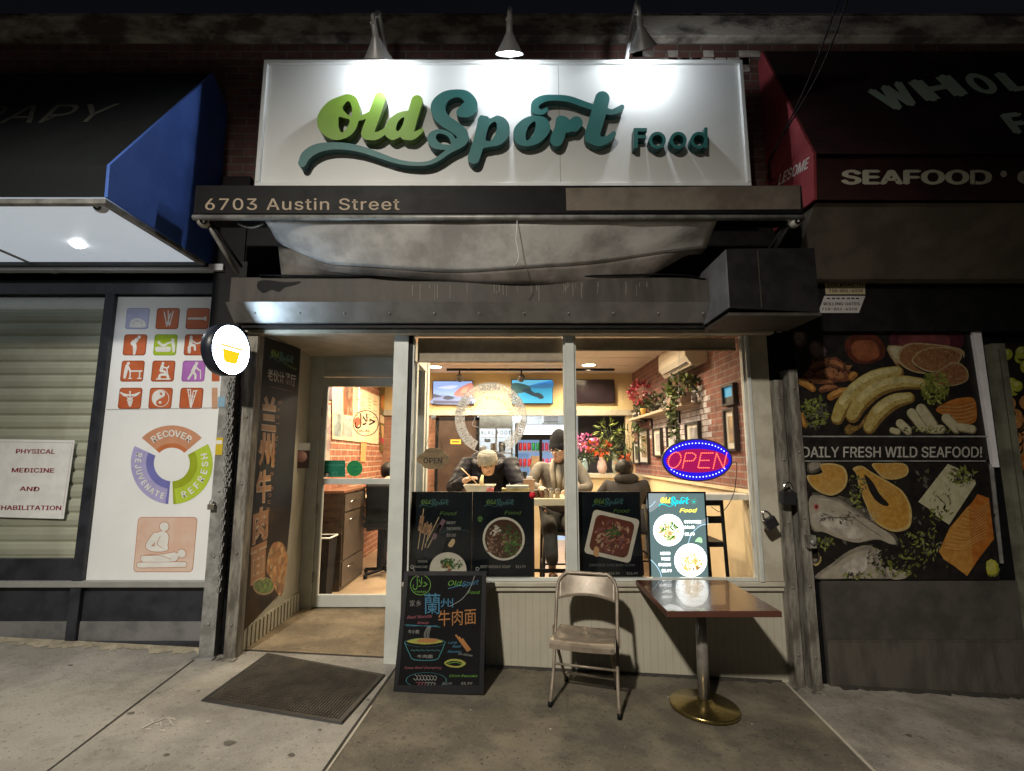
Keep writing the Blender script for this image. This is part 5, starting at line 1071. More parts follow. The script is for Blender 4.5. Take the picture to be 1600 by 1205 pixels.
b = MB(); b.tube([cw(-HW + .03, .30, .10), cw(HW - .03, .30, .10)], .008, M_chair, 8); b.tube([cw(-HW, .085, .235), cw(HW, .085, .235)], .008, M_chair, 8); b.build('crossbar', t)
for x, y in ((-HW - .01, 0), (HW + .01, 0), (-HW + .03, .40), (HW - .03, .40)): b = MB(); b.tube([cw(x, y, .0), cw(x, y, .03)], .015, M_black, 8); b.build('foot_cap', t)
for sx in (-1, 1): b = MB(); b.obox(cw(sx * (HW + .012), .15, .40), (.008, .03, .11), MZ, M_chair); b.build('hinge_link', t)

# ------------------------------------------------------------------ pedestal table
def woodtop():
    m = mk('table_mahogany', (.10, .032, .020), (.055, .016, .010), scale=3, rough=.2, stretch=(1, 9, 1), bump=.22, bscale=16, coat=.4, spec=.6); return m
M_top = woodtop(); M_edge = flat('table_edge', (.09, .035, .025), .35); M_ped = mk('pedestal', (.33, .31, .28), (.24, .22, .2), scale=8, rough=.3, metal=.5)
M_brass = mk('brass_base', (.52, .40, .16), (.34, .26, .10), scale=6, rough=.24, metal=.95, bump=.06, bscale=40)
tx, ty = 1.268, 3.5; zg = gz(1.25); zt_ = .640
t = thing('cafe_table', 'square dark red wooden table on a single post with a round brass base', 'table', (tx, ty, zg))
b = MB(); b.box(.925, 1.612, 3.14, 3.905, zt_ - .034, zt_, M_edge); b.build('table_edge', t, bevel=.004)
b = MB(); b.add([(.931, 3.146, zt_ + .0012), (1.606, 3.146, zt_ + .0012), (1.606, 3.899, zt_ + .0012), (.931, 3.899, zt_ + .0012)], [(0, 1, 2, 3)], M_top); b.build('tabletop', t)
b = MB(); b.tube([(tx - .02, ty, zg + .05), (tx - .01, ty, zt_ - .035)], .037, M_ped, 20); b.lathe([(.16, 0), (.16, .012), (.04, .03)], (tx - .01, ty, zt_ - .066), M_dark, n=20); b.build('post', t)
MG = Vector((.05, 0, 1)).normalized()
b = MB(); b.lathe([(.218, .0), (.218, .016), (.212, .022), (.07, .038), (.05, .055), (.038, .06)], (tx - .02, ty, zg + .006), M_brass, MG, 56); b.build('base', t)
# ------------------------------------------------------------------ seafood shop next door, right
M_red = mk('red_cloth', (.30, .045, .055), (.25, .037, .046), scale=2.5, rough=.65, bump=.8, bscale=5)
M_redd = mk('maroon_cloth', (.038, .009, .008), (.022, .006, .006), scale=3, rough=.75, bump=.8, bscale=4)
M_letw = flat('awning_letters', (.60, .59, .47), .7); M_letw2 = flat('awning_letters_white', (.60, .58, .54), .6); M_letg = flat('awning_letters_sage', (.66, .80, .60), .7)
xR = 2.175; SR = Pl((xR, 0, 0), (-1, 0, 0)); r0, r1, r2 = SR.at(1272, 312), SR.at(1271, 240), SR.at(1190, 80)
t = thing('seafood_awning', 'dark red awning with sage green WHOL lettering and SEAFOOD on its valance', 'awning', (3.5, 3.6, r0.z))
side = [r0, r1, r2, Vector((xR, 3.975, r2.z - .06)), Vector((xR, 3.975, r0.z + .02))]
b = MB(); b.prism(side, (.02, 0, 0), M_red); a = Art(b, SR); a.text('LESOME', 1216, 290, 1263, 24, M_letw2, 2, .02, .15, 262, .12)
b.build('side_panel', t)
b = MB(); up_ = Vector((xR + .021, 3.97, r2.z - .05)); fr = [r0, r1, r2]
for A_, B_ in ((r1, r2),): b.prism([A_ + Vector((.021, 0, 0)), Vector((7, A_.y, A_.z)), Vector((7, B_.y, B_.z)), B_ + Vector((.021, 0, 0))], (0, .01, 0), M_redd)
nrm = Vector((0, -(r2.z - r1.z), (r2.y - r1.y))).normalized(); fsl = Pl(r1 + nrm * .004, nrm); a = Art(b, fsl)
for ch_, x0, y0, x1, y1, h, le in (('W', 1391, 173, 1437, 160, 44, -1.05), ('H', 1454, 157, 1506, 148, 42, -1.0), ('O', 1532, 147, 1562, 143, 40, -1.0), ('L', 1583, 142, 1612, 138, 38, -.95), ('E', 1632, 136, 1658, 134, 36, -.9), ('F', 1588, 208, 1612, 205, 40, -.8)):
    a.text(ch_, x0, y0, x1, h, M_letg, 2, .055, 0, y1, le)
b.build('front_cover', t)
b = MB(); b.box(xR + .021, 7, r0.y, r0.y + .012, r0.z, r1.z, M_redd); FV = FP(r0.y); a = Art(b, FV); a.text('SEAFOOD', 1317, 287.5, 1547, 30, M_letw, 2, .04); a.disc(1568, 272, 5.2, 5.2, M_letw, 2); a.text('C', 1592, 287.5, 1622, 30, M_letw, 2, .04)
b.build('valance', t)
M_dull = mk('dull_hood', (.15, .125, .10), (.10, .085, .07), scale=3, rough=.7, bump=.2)
t = thing('seafood_shop', 'dark shuttered seafood shop front with grey base wall and metal window trim', 'shop front', (4, 3.97, -.2))
b = MB(); b.prism([(xR + .03, r0.y + .04, r0.z - .005), (xR + .03, 3.80, 2.95), (xR + .03, 3.975, 2.95), (xR + .03, 3.975, r0.z - .005)], (5, 0, 0), M_dull); b.build('gate_hood', t)
b = MB(); b.box(2.30, 7, 3.90, 4.1, 2.55, 2.93, M_dark); b.build('gate_lintel', t)
M_base = mk('base_wall', (.068, .062, .052), (.042, .038, .033), scale=3, rough=.7, bump=.2)
M_base2 = mk('base_wall_low', (.078, .069, .056), (.055, .048, .040), scale=4, rough=.7, bump=.3, stretch=(2, 1, .6))
FSF = FP(3.95); zp0 = FSF.at(1400, 908).z; zp1 = FSF.at(1400, 512).z
b = MB(); b.prism([(2.345, 3.96, gz(2.345) - .05), (7, 3.96, gz(7) - .05), (7, 3.96, zp0), (2.345, 3.96, zp0)], (0, .1, 0), M_base); b.box(2.345, 7, 3.94, 3.959, FSF.at(1400, 1000).z - .01, FSF.at(1400, 1000).z, M_base2)
b.prism([(2.345, 3.945, gz(2.345) - .05), (7, 3.945, gz(7) - .05), (7, 3.945, FSF.at(1400, 1002).z - .0), (2.345, 3.945, FSF.at(1400, 1002).z)], (0, .0145, 0), M_base2); b.build('base_wall', t)
b = MB(); b.box(2.345, 7, 3.97, 4.05, zp0 + .001, 2.549, M_black); b.build('back_panel', t)
b = MB(); xs0, xs1 = FSF.at(1517, 520).x, FSF.at(1553, 900).x
q = [FSF.at(*p) for p in ((1514, 515), (1527, 515), (1556, 730), (1548, 730))]; b.prism(q, (0, -.03, 0), flat('trim_bright', (.78, .76, .80), .35)); q = [FSF.at(*p) for p in ((1544, 725), (1550, 725), (1566, 880), (1562, 880))]; b.prism(q, (0, -.012, 0), M_steel)
b.prism([FSF.at(1250, 681), FSF.at(1546, 681), FSF.at(1546, 683.4), FSF.at(1250, 683.4)], (0, -.014, 0), M_steel); b.prism([FSF.at(1254, 719.5), FSF.at(1538, 719.5), FSF.at(1538, 721.4), FSF.at(1254, 721.4)], (0, -.014, 0), M_steel); b.build('metal_trim', t)
M_green = mk('greenish_post', (.16, .165, .12), (.09, .09, .065), scale=4, rough=.6, bump=.2, detail=9)
b = MB(); q = [FSF.at(*p) for p in ((1541, 532), (1562, 532), (1612, 905), (1589, 905))]; x0_, x1_ = FSF.at(1541, 532).x, FSF.at(1562, 532).x; b.box(x0_ - .005, x1_ - .012, 3.90, 3.969, gz(3.4) - .05, 2.45, M_green); b.box(x0_ + .035, x0_ + .041, 3.896, 3.899, .3, 2.4, M_base); b.build('post', t)
# printed seafood posters
def prn(n, c, c2=None, s=9): return mk('print_' + n, c, c2 or tuple(v * .55 for v in c), scale=s, rough=.38, detail=8, lo=.38, hi=.62)
K = .92
Q = {n: prn(n, tuple(v * K for v in c), tuple(v * K for v in c2), s) for n, c, c2, s in (
    ('sausage', (.40, .33, .12), (.30, .22, .06), 30), ('sausage_shade', (.20, .12, .035), (.12, .07, .02), 30), ('steak', (.42, .24, .05), (.32, .16, .03), 26), ('steak_rim', (.46, .34, .14), (.36, .25, .09), 30), ('fish', (.34, .30, .24), (.26, .23, .18), 14), ('fish_dark', (.10, .09, .07), (.05, .05, .04), 20),
    ('fillet', (.42, .40, .27), (.34, .32, .20), 20), ('salmon', (.40, .15, .03), (.30, .09, .015), 18), ('salmon_pale', (.44, .22, .05), (.34, .15, .03), 22), ('ham', (.10, .028, .016), (.055, .015, .010), 14), ('salami', (.26, .13, .06), (.17, .07, .03), 60), ('sal_rim', (.38, .30, .17), (.28, .2, .1), 40), ('meat', (.16, .06, .03), (.07, .028, .016), 24), ('carrot', (.30, .13, .03), (.2, .08, .02), 20), ('herb', (.12, .14, .03), (.04, .045, .012), 55), ('lettuce', (.18, .20, .04), (.09, .10, .02), 40), ('roll', (.44, .40, .26), (.36, .32, .2), 26), ('lemon', (.38, .36, .05), (.3, .28, .03), 20), ('dark', (.018, .015, .013), (.010, .009, .009), 12), ('onion', (.14, .09, .09), (.08, .05, .05), 18), ('grape', (.36, .38, .05), (.22, .26, .02), 30), ('orange', (.42, .2, .07), (.3, .13, .04), 30), ('purple', (.09, .02, .03), (.05, .012, .02), 20))}
def poster(lab, quad, fn):
    pl = FP(3.945); q = [pl.at(*p) for p in quad]; b = MB(); b.prism(q, (0, .012, 0), Q['dark']); fn(Art(b, pl, .00012)); return b.build('food_poster', None, lab, 'poster', 'posters in the seafood shop windows')
def grad_blob(a, pts, m, ms, dx, dy, l): a.shape([(x + dx, y + dy) for x, y in pts], ms, l); a.shape(pts, m, l + 1)
def stroke(a, pts, m, l): 
    c = ink(strokes=[pts], step=.6); a.cons(fill(c), lambda x, y: (x, y), m, l)
def cl(quad):      # keep artwork inside its poster
    pass
HB = [Q['herb'], Q['lettuce'], Q['fish_dark'], prn('herb_pale', (.22, .24, .07)), Q['dark']]
def sausage(a, P_, l, sh, mid, hi):
    n = len(P_); stroke(a, [(x + 3, y + 5, r) for x, y, r in P_], Q['dark'], l); stroke(a, P_, sh, l + 1); stroke(a, [(x - r * .12, y - r * .18, r * .80) for x, y, r in P_], mid, l + 2); stroke(a, [(x - r * .25, y - r * .38, r * .42) for x, y, r in P_[1:]], hi, l + 3)
    for k in range(26):
        i = a.RG.randrange(n - 1); f = a.RG.random(); x = P_[i][0] * (1 - f) + P_[i + 1][0] * f; y = P_[i][1] * (1 - f) + P_[i + 1][1] * f; r = P_[i][2]; a.disc(x + a.RG.uniform(-.6, .6) * r, y + a.RG.uniform(-.6, .6) * r, 1.1, .8, a.RG.choice([sh, hi]), l + 4 + .05 * k, 0, 6)
S_hi = prn('sausage_hi', (.50, .43, .20)); M_lt = prn('meat_lit', (.30, .13, .06)); C_lt = prn('carrot_lit', (.46, .24, .07)); H_lt = prn('ham_lit', (.24, .08, .035)); O_lt = prn('onion_lit', (.24, .17, .16)); R_sh = prn('roll_shade', (.24, .21, .12)); F_lt = prn('fish_lit', (.46, .42, .36)); F_md = prn('fish_mid', (.24, .21, .17))
def pA(a):
    a.vol([(1241, 520), (1255, 516), (1264, 530), (1254, 545), (1243, 540)], Q['dark'], Q['onion'], O_lt, 1); a.vol([(1264, 540), (1276, 532), (1292, 545), (1292, 560), (1275, 562), (1266, 554)], Q['dark'], Q['onion'], O_lt, 1); a.vol([(1362, 516), (1382, 515), (1388, 522), (1372, 524)], Q['dark'], Q['onion'], O_lt, 1)
    a.vol([(1316, 530), (1330, 518), (1364, 516), (1382, 532), (1384, 555), (1362, 567), (1336, 566), (1320, 552)], Q['dark'], Q['ham'], H_lt, 2, 1, 3)
    a.vol([(1250, 592), (1262, 572), (1284, 560), (1310, 558), (1322, 568), (1334, 582), (1336, 594), (1322, 600), (1300, 600), (1280, 602), (1262, 600)], Q['dark'], Q['meat'], M_lt, 3)
    a.scatter(1292, 580, 36, 18, 60, 6, [Q['meat'], M_lt, Q['dark'], Q['salami']], 7)
    for k, (x0, y0, x1, y1, r) in enumerate(((1264, 594, 1298, 598, 5), (1284, 609, 1306, 606, 5), (1252, 596, 1270, 608, 6), (1298, 620, 1322, 610, 6), (1330, 590, 1336, 586, 5), (1270, 575, 1290, 568, 6), (1300, 567, 1316, 574, 6))):
        p = [(x0, y0, r), ((x0 + x1) / 2, (y0 + y1) / 2 - 2, r * 1.1), (x1, y1, r * .8)]; c1, c2 = (Q['carrot'], C_lt) if k in (2, 3, 4) else (Q['meat'], M_lt); stroke(a, [(x + 1.5, y + 2, q) for x, y, q in p], Q['dark'], 12); stroke(a, p, c1, 13); stroke(a, [(x - 1, y - 1.5, q * .5) for x, y, q in p], c2, 14)
    a.scatter(1272, 645, 22, 26, 170, 4.5, HB, 12); stroke(a, [(1251, 648, 4), (1254, 658, 5), (1257, 664, 4)], Q['carrot'], 27); stroke(a, [(1250.5, 647, 2), (1253, 656, 2.4), (1256, 662, 2)], C_lt, 28)
    a.vol([(1386, 540), (1386, 522), (1396, 517), (1440, 516), (1506, 517), (1508, 546), (1470, 560), (1430, 556), (1402, 546)], Q['dark'], Q['purple'], prn('purple_lit', (.16, .045, .05)), 2, 0, 0)
    a.vol([(1386, 544), (1402, 540), (1420, 548), (1410, 566), (1400, 570)], Q['salami'], Q['sal_rim'], Q['roll'], 5)
    for pts, l in (([(1402, 558), (1412, 540), (1440, 536), (1500, 545), (1504, 562), (1480, 580), (1440, 584), (1412, 574)], 8), ([(1424, 564), (1444, 545), (1480, 543), (1502, 552), (1496, 568), (1470, 580), (1446, 580)], 14), ([(1452, 596), (1460, 584), (1490, 566), (1508, 574), (1513, 588), (1506, 598), (1480, 604)], 20)):
        a.shape([(x + 2, y + 3) for x, y in pts], Q['dark'], l); a.shape(pts, Q['sal_rim'], l + 1); cx = sum(p[0] for p in pts) / len(pts); cy = sum(p[1] for p in pts) / len(pts); a.shape([(cx + (x - cx) * .93, cy + (y - cy) * .9) for x, y in pts], Q['salami'], l + 2)
        for k in range(60): r = a.RG.random() ** .5 * .85; p = a.RG.choice(pts); a.disc(cx + (p[0] - cx) * r + a.RG.uniform(-4, 4), cy + (p[1] - cy) * r + a.RG.uniform(-3, 3), a.RG.uniform(.6, 1.6), a.RG.uniform(.5, 1.2), a.RG.choice([Q['sal_rim'], Q['meat'], M_lt]), l + 3 + .03 * k, 0, 6)
    for k, P_ in enumerate(([(1308, 654, 10), (1318, 632, 12), (1340, 606, 12), (1370, 588, 11), (1402, 582, 10)], [(1332, 650, 11), (1346, 628, 13), (1374, 606, 13), (1410, 598, 11), (1440, 600, 9)], [(1358, 668, 10), (1372, 646, 13), (1396, 628, 12), (1420, 622, 9)])): sausage(a, P_, 20 + 6 * k, Q['sausage_shade'], Q['sausage'], S_hi)
    sausage(a, [(1326, 672, 7), (1340, 662, 8), (1350, 652, 6)], 14, Q['sausage_shade'], Q['sausage_shade'], Q['sausage'])
    a.scatter(1460, 606, 22, 26, 150, 5, [Q['lettuce'], Q['herb'], prn('lettuce_pale', (.28, .30, .08)), Q['lettuce']], 30)
    a.shape([(1462, 640), (1480, 628), (1500, 622), (1522, 624), (1524, 658), (1500, 662), (1476, 650)], Q['salmon'], 24)
    for k in range(11): a.curve([(1464 + k * 1.2, 633 + k * 2.6), (1480, 632 + k * 2.8 + (k % 2)), (1495, 634 + k * 2.7), (1508, 631 + k * 3), (1522, 627 + k * 3)], .8, Q['sal_rim'] if k % 2 else Q['sausage_shade'], 25 + .1 * k)
    for k, (x0, y0, x1, y1, r) in enumerate(((1424, 646, 1442, 668, 8), (1439, 640, 1456, 664, 9), (1406, 662, 1418, 673, 7), (1394, 673, 1402, 675, 5), (1478, 654, 1494, 670, 8), (1454, 671, 1470, 671, 7), (1500, 668, 1518, 671, 7))):
        stroke(a, [(x0 + 2, y0 + 2.5, r), (x1 + 2, y1 + 2.5, r)], Q['dark'], 36 + k); stroke(a, [(x0, y0, r), (x1, y1, r)], R_sh, 36.3 + k); stroke(a, [(x0 - .8, y0 - 1, r * .82), (x1 - .8, y1 - 1, r * .82)], Q['roll'], 36.6 + k)
    a.scatter(1450, 672, 40, 6, 40, 3, HB, 45)
poster('dim seafood shop poster of curved sausages, salami slices and pale rolls', ((1238, 512), (1514, 512), (1540, 680), (1252, 680)), pA)
def pT(a): a.text('DAILY FRESH WILD SEAFOOD!', 1254, 714.5, 1534, 23, flat('banner_letters', (.36, .34, .31), .5), 3, .014)
poster('black strip between two food posters reading DAILY FRESH WILD SEAFOOD!', ((1253, 684), (1541, 684), (1546, 719), (1256, 719)), pT)
def pB(a):
    def steak(pts, l, s=.88):
        cx = sum(p[0] for p in pts) / len(pts); cy = sum(p[1] for p in pts) / len(pts); sc = lambda f: [(cx + (x - cx) * f, cy + (y - cy) * f) for x, y in pts]
        a.shape([(x + 2, y + 3) for x, y in pts], Q['dark'], l); a.shape(pts, Q['steak_rim'], l + .5); a.shape(sc(s), Q['steak'], l + 1)
        for k in range(9): f = .15 + .085 * k; q = sc(f); i = k % 3; a.curve(q[i:i + 5], .55, Q['steak_rim'] if k % 2 else Q['salmon_pale'], l + 2 + .1 * k); a.curve(q[-5:], .5, Q['steak_rim'], l + 3 + .1 * k)
        a.scatter(cx, cy, 16, 14, 30, 2.2, [Q['steak_rim'], Q['salmon_pale'], Q['steak']], l + 4)
    a.scatter(1410, 815, 150, 88, 260, 5.5, [Q['dark'], Q['fish_dark'], Q['herb'], Q['dark']], .5)
    a.vol([(1263, 724), (1290, 724), (1282, 738), (1263, 742)], Q['dark'], Q['fish_dark'], F_md, 22)
    steak([(1260, 744), (1274, 742), (1285, 738), (1281, 726), (1300, 724), (1318, 730), (1324, 746), (1319, 763), (1302, 774), (1284, 771), (1268, 760)], 23)
    steak([(1362, 725), (1382, 724), (1410, 724), (1419, 732), (1416, 743), (1400, 749), (1382, 748), (1370, 738)], 23)
    P_ = [(1332, 732), (1346, 728), (1362, 738), (1390, 754), (1410, 768), (1422, 790), (1424, 812), (1418, 826), (1398, 831), (1378, 824), (1362, 810), (1352, 788), (1342, 762), (1338, 742)]
    steak(P_, 30, .92); a.shape([(1350, 742), (1362, 752), (1374, 772), (1388, 788), (1380, 790), (1366, 780), (1356, 762)], Q['dark'], 38)
    F1 = [(1264, 780), (1280, 774), (1310, 780), (1340, 800), (1370, 822), (1394, 838), (1400, 850), (1390, 850), (1370, 843), (1340, 848), (1312, 842), (1288, 832), (1268, 826)]
    a.shape([(1268, 772), (1300, 772), (1340, 786), (1390, 826), (1402, 846), (1370, 832), (1320, 800)], Q['fish_dark'], 22); a.shape(F1, F_md, 23); a.shape([(x - 1, y + 4 if y < 812 else y - 1) for x, y in F1[:-1]] + [(1270, 824)], Q['fish'], 24); a.shape([(1268, 806), (1290, 800), (1320, 812), (1350, 834), (1330, 842), (1296, 828)], F_lt, 25)
    a.scatter(1330, 808, 50, 12, 90, 3, [F_md, Q['fish_dark'], Q['fish']], 26, .6); a.curve([(1280, 816), (1286, 810), (1308, 809), (1330, 808)], 1.6, Q['fish_dark'], 34); a.disc(1275, 792, 4, 5, prn('eye_red', (.45, .12, .10)), 34); a.disc(1275, 792, 1.8, 2.2, Q['dark'], 35); a.curve([(1330, 806), (1352, 822), (1376, 838)], 1.0, Q['fish_dark'], 34)
    F2 = [(1273, 903), (1300, 880), (1324, 862), (1350, 852), (1368, 858), (1374, 878), (1384, 890), (1400, 900), (1396, 904), (1330, 904)]
    a.shape(F2, F_md, 24); a.shape([(1282, 902), (1306, 882), (1328, 867), (1350, 860), (1362, 866), (1366, 884), (1370, 902), (1330, 903)], Q['fish'], 25); a.shape([(1310, 890), (1335, 872), (1352, 870), (1352, 890), (1330, 898)], F_lt, 26); a.scatter(1368, 872, 14, 14, 40, 4, [Q['fish_dark'], F_md, Q['fish']], 27); a.shape([(1384, 886), (1402, 892), (1420, 896), (1412, 904), (1392, 904)], Q['fish'], 31)
    for cx, cy, rx, ry, n in ((1284, 848, 20, 10, 60), (1340, 765, 12, 30, 60), (1470, 800, 18, 14, 50), (1440, 850, 30, 30, 90), (1400, 885, 40, 16, 60), (1340, 899, 24, 5, 30)): a.scatter(cx, cy, rx, ry, n, 4, HB, 40)
    a.vol([(1269, 868), (1278, 864), (1283, 874), (1276, 884), (1269, 880)], Q['steak_rim'], Q['fish_dark'], F_md, 40)
    q1 = [(1434, 784), (1480, 725), (1520, 742), (1524, 756), (1482, 820), (1462, 806), (1452, 796)]
    a.poly([(x + 3, y + 4) for x, y in q1], Q['dark'], 41); a.poly(q1, Q['fillet'], 42); a.scatter(1480, 775, 30, 30, 80, 3, [Q['fillet'], Q['roll'], R_sh], 43, -.9); a.scatter(1503, 744, 22, 14, 70, 5, HB, 52); a.line([(1463, 775), (1475, 787)], 1.3, Q['dark'], 60); a.curve([(1478, 773), (1483, 780), (1483, 788)], 1.2, Q['dark'], 60)
    q2 = [(1466, 862), (1482, 826), (1520, 782), (1526, 772), (1544, 778), (1552, 842), (1530, 870), (1510, 900), (1492, 886), (1474, 874)]
    a.poly([(x + 2, y + 3) for x, y in q2[:-2]], Q['dark'], 50); a.poly(q2, Q['salmon'], 51); a.poly([(1466, 862), (1482, 826), (1512, 790), (1514, 830), (1520, 884), (1510, 900), (1492, 886), (1474, 874)], Q['salmon_pale'], 52)
    for k in range(24): f = k / 23; a.curve([(1472 + 40 * f, 852 - 66 * f + 6), (1500 + 24 * f, 860 - 64 * f + (k % 3)), (1518 + 16 * f, 852 - 60 * f), (1538 + 6 * f, 842 - 58 * f)], .6, Q['steak_rim'] if k % 2 else Q['carrot'], 53 + .1 * k)
    a.vol([(1540, 880), (1548, 874), (1558, 880), (1560, 894), (1552, 901), (1542, 898)], Q['lettuce'], Q['lemon'], prn('lemon_lit', (.5, .48, .12)), 54)
poster('dim seafood shop poster of whole fish, salmon steaks and fillets', ((1258, 722), (1546, 722), (1562, 906), (1270, 906)), pB)
def pC(a):
    rg = random.Random(5)
    for k in range(120):
        x, y = rg.uniform(1572, 1690), rg.uniform(545, 730); r = rg.uniform(8, 12); m = Q['grape'] if y < 615 else Q['orange'] if y < 700 else Q['salmon'] if x < 1610 else Q['grape']
        a.disc(x + 2, y + 3, r, r, Q['dark'], 1 + k); a.disc(x, y, r, r, m, 1.3 + k); a.disc(x - 2, y - 3, r * .5, r * .45, prn('berry_lit', (.5, .5, .16)) if m is Q['grape'] else C_lt, 1.6 + k)
poster('dim poster of green grapes and oranges at the photo edge beyond the greenish post', ((1562, 536), (1700, 536), (1730, 740), (1592, 740)), pC)
# stickers of the locksmith
M_st = flat('sticker_tan', (.50, .43, .28), .6); M_st2 = flat('sticker_grey', (.55, .53, .52), .6); M_sti = flat('sticker_dark', (.02, .018, .016), .6); FL = FP(3.8995)
def s1(a):
    a.poly([(1288, 432), (1351, 432), (1352, 460), (1290, 460)], M_st, 1); [a.line([(x, 436), (x + 5, 436)], 2, M_sti, 2) for x in (1297, 1304, 1312, 1319, 1327, 1334)]; a.text('LOCKSMITH', 1294, 447.5, 1348, 6.5, M_sti, 2, .03); a.text('718-801-6328', 1295, 456.5, 1348, 6, M_sti, 2, .02)
sticker('wall_sticker', 'tan LOCKSMITH sticker with a phone number above the gate, upper of two', FL, s1)
def s2(a):
    a.poly([(1288, 462.5), (1352, 462.5), (1342, 489), (1278, 489)], M_st2, 1); [a.line([(x, 466.5), (x + 5, 466.5)], 2, M_sti, 2) for x in (1292, 1300, 1307, 1315, 1323, 1330, 1337)]; a.text('ROLLING GATES', 1287, 477, 1343, 6, M_sti, 2, .025); a.text('718-801-6328', 1284, 485, 1339, 5.4, M_sti, 2, .02)
sticker('wall_sticker', 'grey slanted ROLLING GATES sticker with a phone number, lower of two', FL, s2)
# overhead cables at the right
for k, (pa, pm, pb) in enumerate((((1330, -60), (1268, 115), (1206, 245)), ((1345, -60), (1284, 105), (1208, 238)))):
    b = MB(); q = [tuple(P(*pa, 2.6)), tuple(P(*pm, 3.05)), tuple(P(*pb, 3.6)), tuple(P(pb[0] - 6, pb[1] + 20, 3.95))]; b.tube([Vector(v) for v in spline(q, 8)], .006, M_dark, 5); b.build('overhead_cable', None, ('thicker left overhead cable running up past the red awning' if k == 0 else 'thinner right overhead cable running up past the red awning'), 'cable')
b = MB()
for k in range(14): b.tube([P(1199, 262, 3.9), P(1199 + random.uniform(-7, 6), 262 + random.uniform(-12, 12), 3.85)], .002, M_dull, 4)
b.build('cable_end', None, 'frayed cable ends between the white sign and the red awning', 'cable')

# ------------------------------------------------------------------ inside the noodle shop
YB, XL, XRt, ZC, ZF = 8.2, -2.12, 2.0, 2.92, .12
M_ceil = mk('ceiling_tile', (.78, .71, .64), (.74, .67, .60), scale=3, rough=.8)
M_yel = mk('yellow_wall', (.64, .51, .28), (.60, .48, .26), scale=2, rough=.6); M_wains = mk('cream_wainscot', (.62, .51, .34), (.56, .46, .3), scale=3, rough=.5)
M_bL = brick('brick_left', 'y', (.36, .13, .07), (.27, .095, .05), (.52, .36, .25), .23, .078, .009); M_bR = brick('brick_right', 'y', (.24, .09, .065), (.15, .062, .05), (.27, .20, .18), .19, .062, .008)
M_bB = brick('brick_back', 'x', (.27, .12, .07), (.20, .09, .05), (.26, .16, .11), .21, .072, .008)
M_floor = mk('vinyl_floor', (.44, .32, .21), (.36, .26, .17), scale=4, rough=.35, bump=.03)
b = MB(); b.add([(XL, 5.1, ZF), (-.91, 5.1, ZF), (-.91, 4.05, ZF), (XRt, 4.05, ZF), (XRt, 10.4, ZF), (XL, 10.4, ZF)], [(0, 1, 2, 3, 4, 5)], M_floor); b.build('shop_floor', kind='structure')
b = MB(); b.box(XL - .1, XRt + .1, 4.06, YB + .1, ZC, ZC + .05, M_ceil); b.build('ceiling', kind='structure')
b = MB()
for k in range(8): b.box(XL, XRt, 4.4 + .61 * k, 4.412 + .61 * k, ZC - .006, ZC - .0005, M_white)
for k in range(7): b.box(-1.9 + .61 * k, -1.888 + .61 * k, 4.06, YB, ZC - .009, ZC - .0065, M_white)
b.build('ceiling_grid', kind='structure')
b = MB(); b.box(XL - .1, XL, 5.13, 10.4, 0, ZC, M_bL); b.build('brick_side_wall', None, 'orange lit brick wall inside the shop seen through the glass door', 'wall')
b = MB(); b.box(XRt, XRt + .1, 4.06, YB + .05, 1.27, ZC, M_bR); b.box(XRt - .001, XRt + .1, 4.06, YB + .05, .0, 1.27, M_wains); b.box(XRt - .03, XRt - .002, 4.06, YB, 1.25, 1.28, M_wains)
rg = random.Random(2)
M_wbr = mk('pale_brick', (.56, .54, .56), (.34, .30, .31), scale=7, rough=.35)
for i in range(18):               # patch of bricks coloured paler
    for j in range(11):
        y = 5.0 + .19 * i + (.095 if j % 2 else 0); z = 1.62 + .062 * j
        dd = ((y - 6.0) / 1.25) ** 2 + ((z - 1.98) / .34) ** 2
        if dd + rg.uniform(-.25, .25) < 1: b.box(XRt - .003, XRt + .01, y + .006, y + .184, z + .005, z + .057, M_wbr)
b.build('brick_picture_wall', None, 'red brick wall inside with a patch of paler bricks, picture frames and a plant shelf', 'wall')
ZBk = 2.31
b = MB(); b.box(XL, XRt, YB, YB + .12, ZBk, ZC, M_yel); b.box(XL, XRt, YB - .03, YB + .15, ZBk - .09, ZBk - .001, M_cream2)
xk0, xk1 = P(745, 700, YB).x, P(985, 700, YB).x; xd0, xd1 = P(685, 700, YB).x, P(744, 700, YB).x
b.box(xk1 - .05, XRt, YB, YB + .12, ZF, ZBk - .091, M_wains); b.build('bulkhead_wall', None, 'yellow painted wall above the kitchen opening carrying three screens', 'wall')
b = MB(); b.box(XL, xk0, YB + .02, YB + .12, ZF, ZBk - .091, M_bB); b.build('brick_back_wall', None, 'brown brick wall behind the puffer jacket diner around the dark door', 'wall')
M_door = mk('brown_door', (.055, .033, .024), (.04, .024, .018), scale=5, rough=.4)
t = thing('interior_door', 'dark brown inner door with a small yellow sign behind the diner', 'door', ((xd0 + xd1) / 2, YB, ZF)); dt = P(715, 657, YB).z
b = MB(); b.box(xd0, xd1, YB - .02, YB + .019, ZF, dt, M_door); b.box(xd0 + .06, xd1 - .06, YB - .026, YB - .021, 1.2, dt - .12, M_door); b.build('door_panel', t)
b = MB(); b.box(xd0 - .05, xd0 - .001, YB - .03, YB + .019, ZF, dt + .05, M_black); b.box(xd1 + .001, xd1 + .05, YB - .03, YB + .019, ZF, dt + .05, M_black); b.box(xd0 - .05, xd1 + .05, YB - .03, YB + .019, dt + .001, dt + .05, M_black); b.build('door_frame', t)
b = MB(); a = Art(b, FP(YB - .028), .001); a.rect(704, 687, 720, 694, flat('yellow_plate', (.7, .45, .05), .5), 1); a.rect(706, 689.5, 718, 691.5, M_door, 2); b.build('door_sign', t)
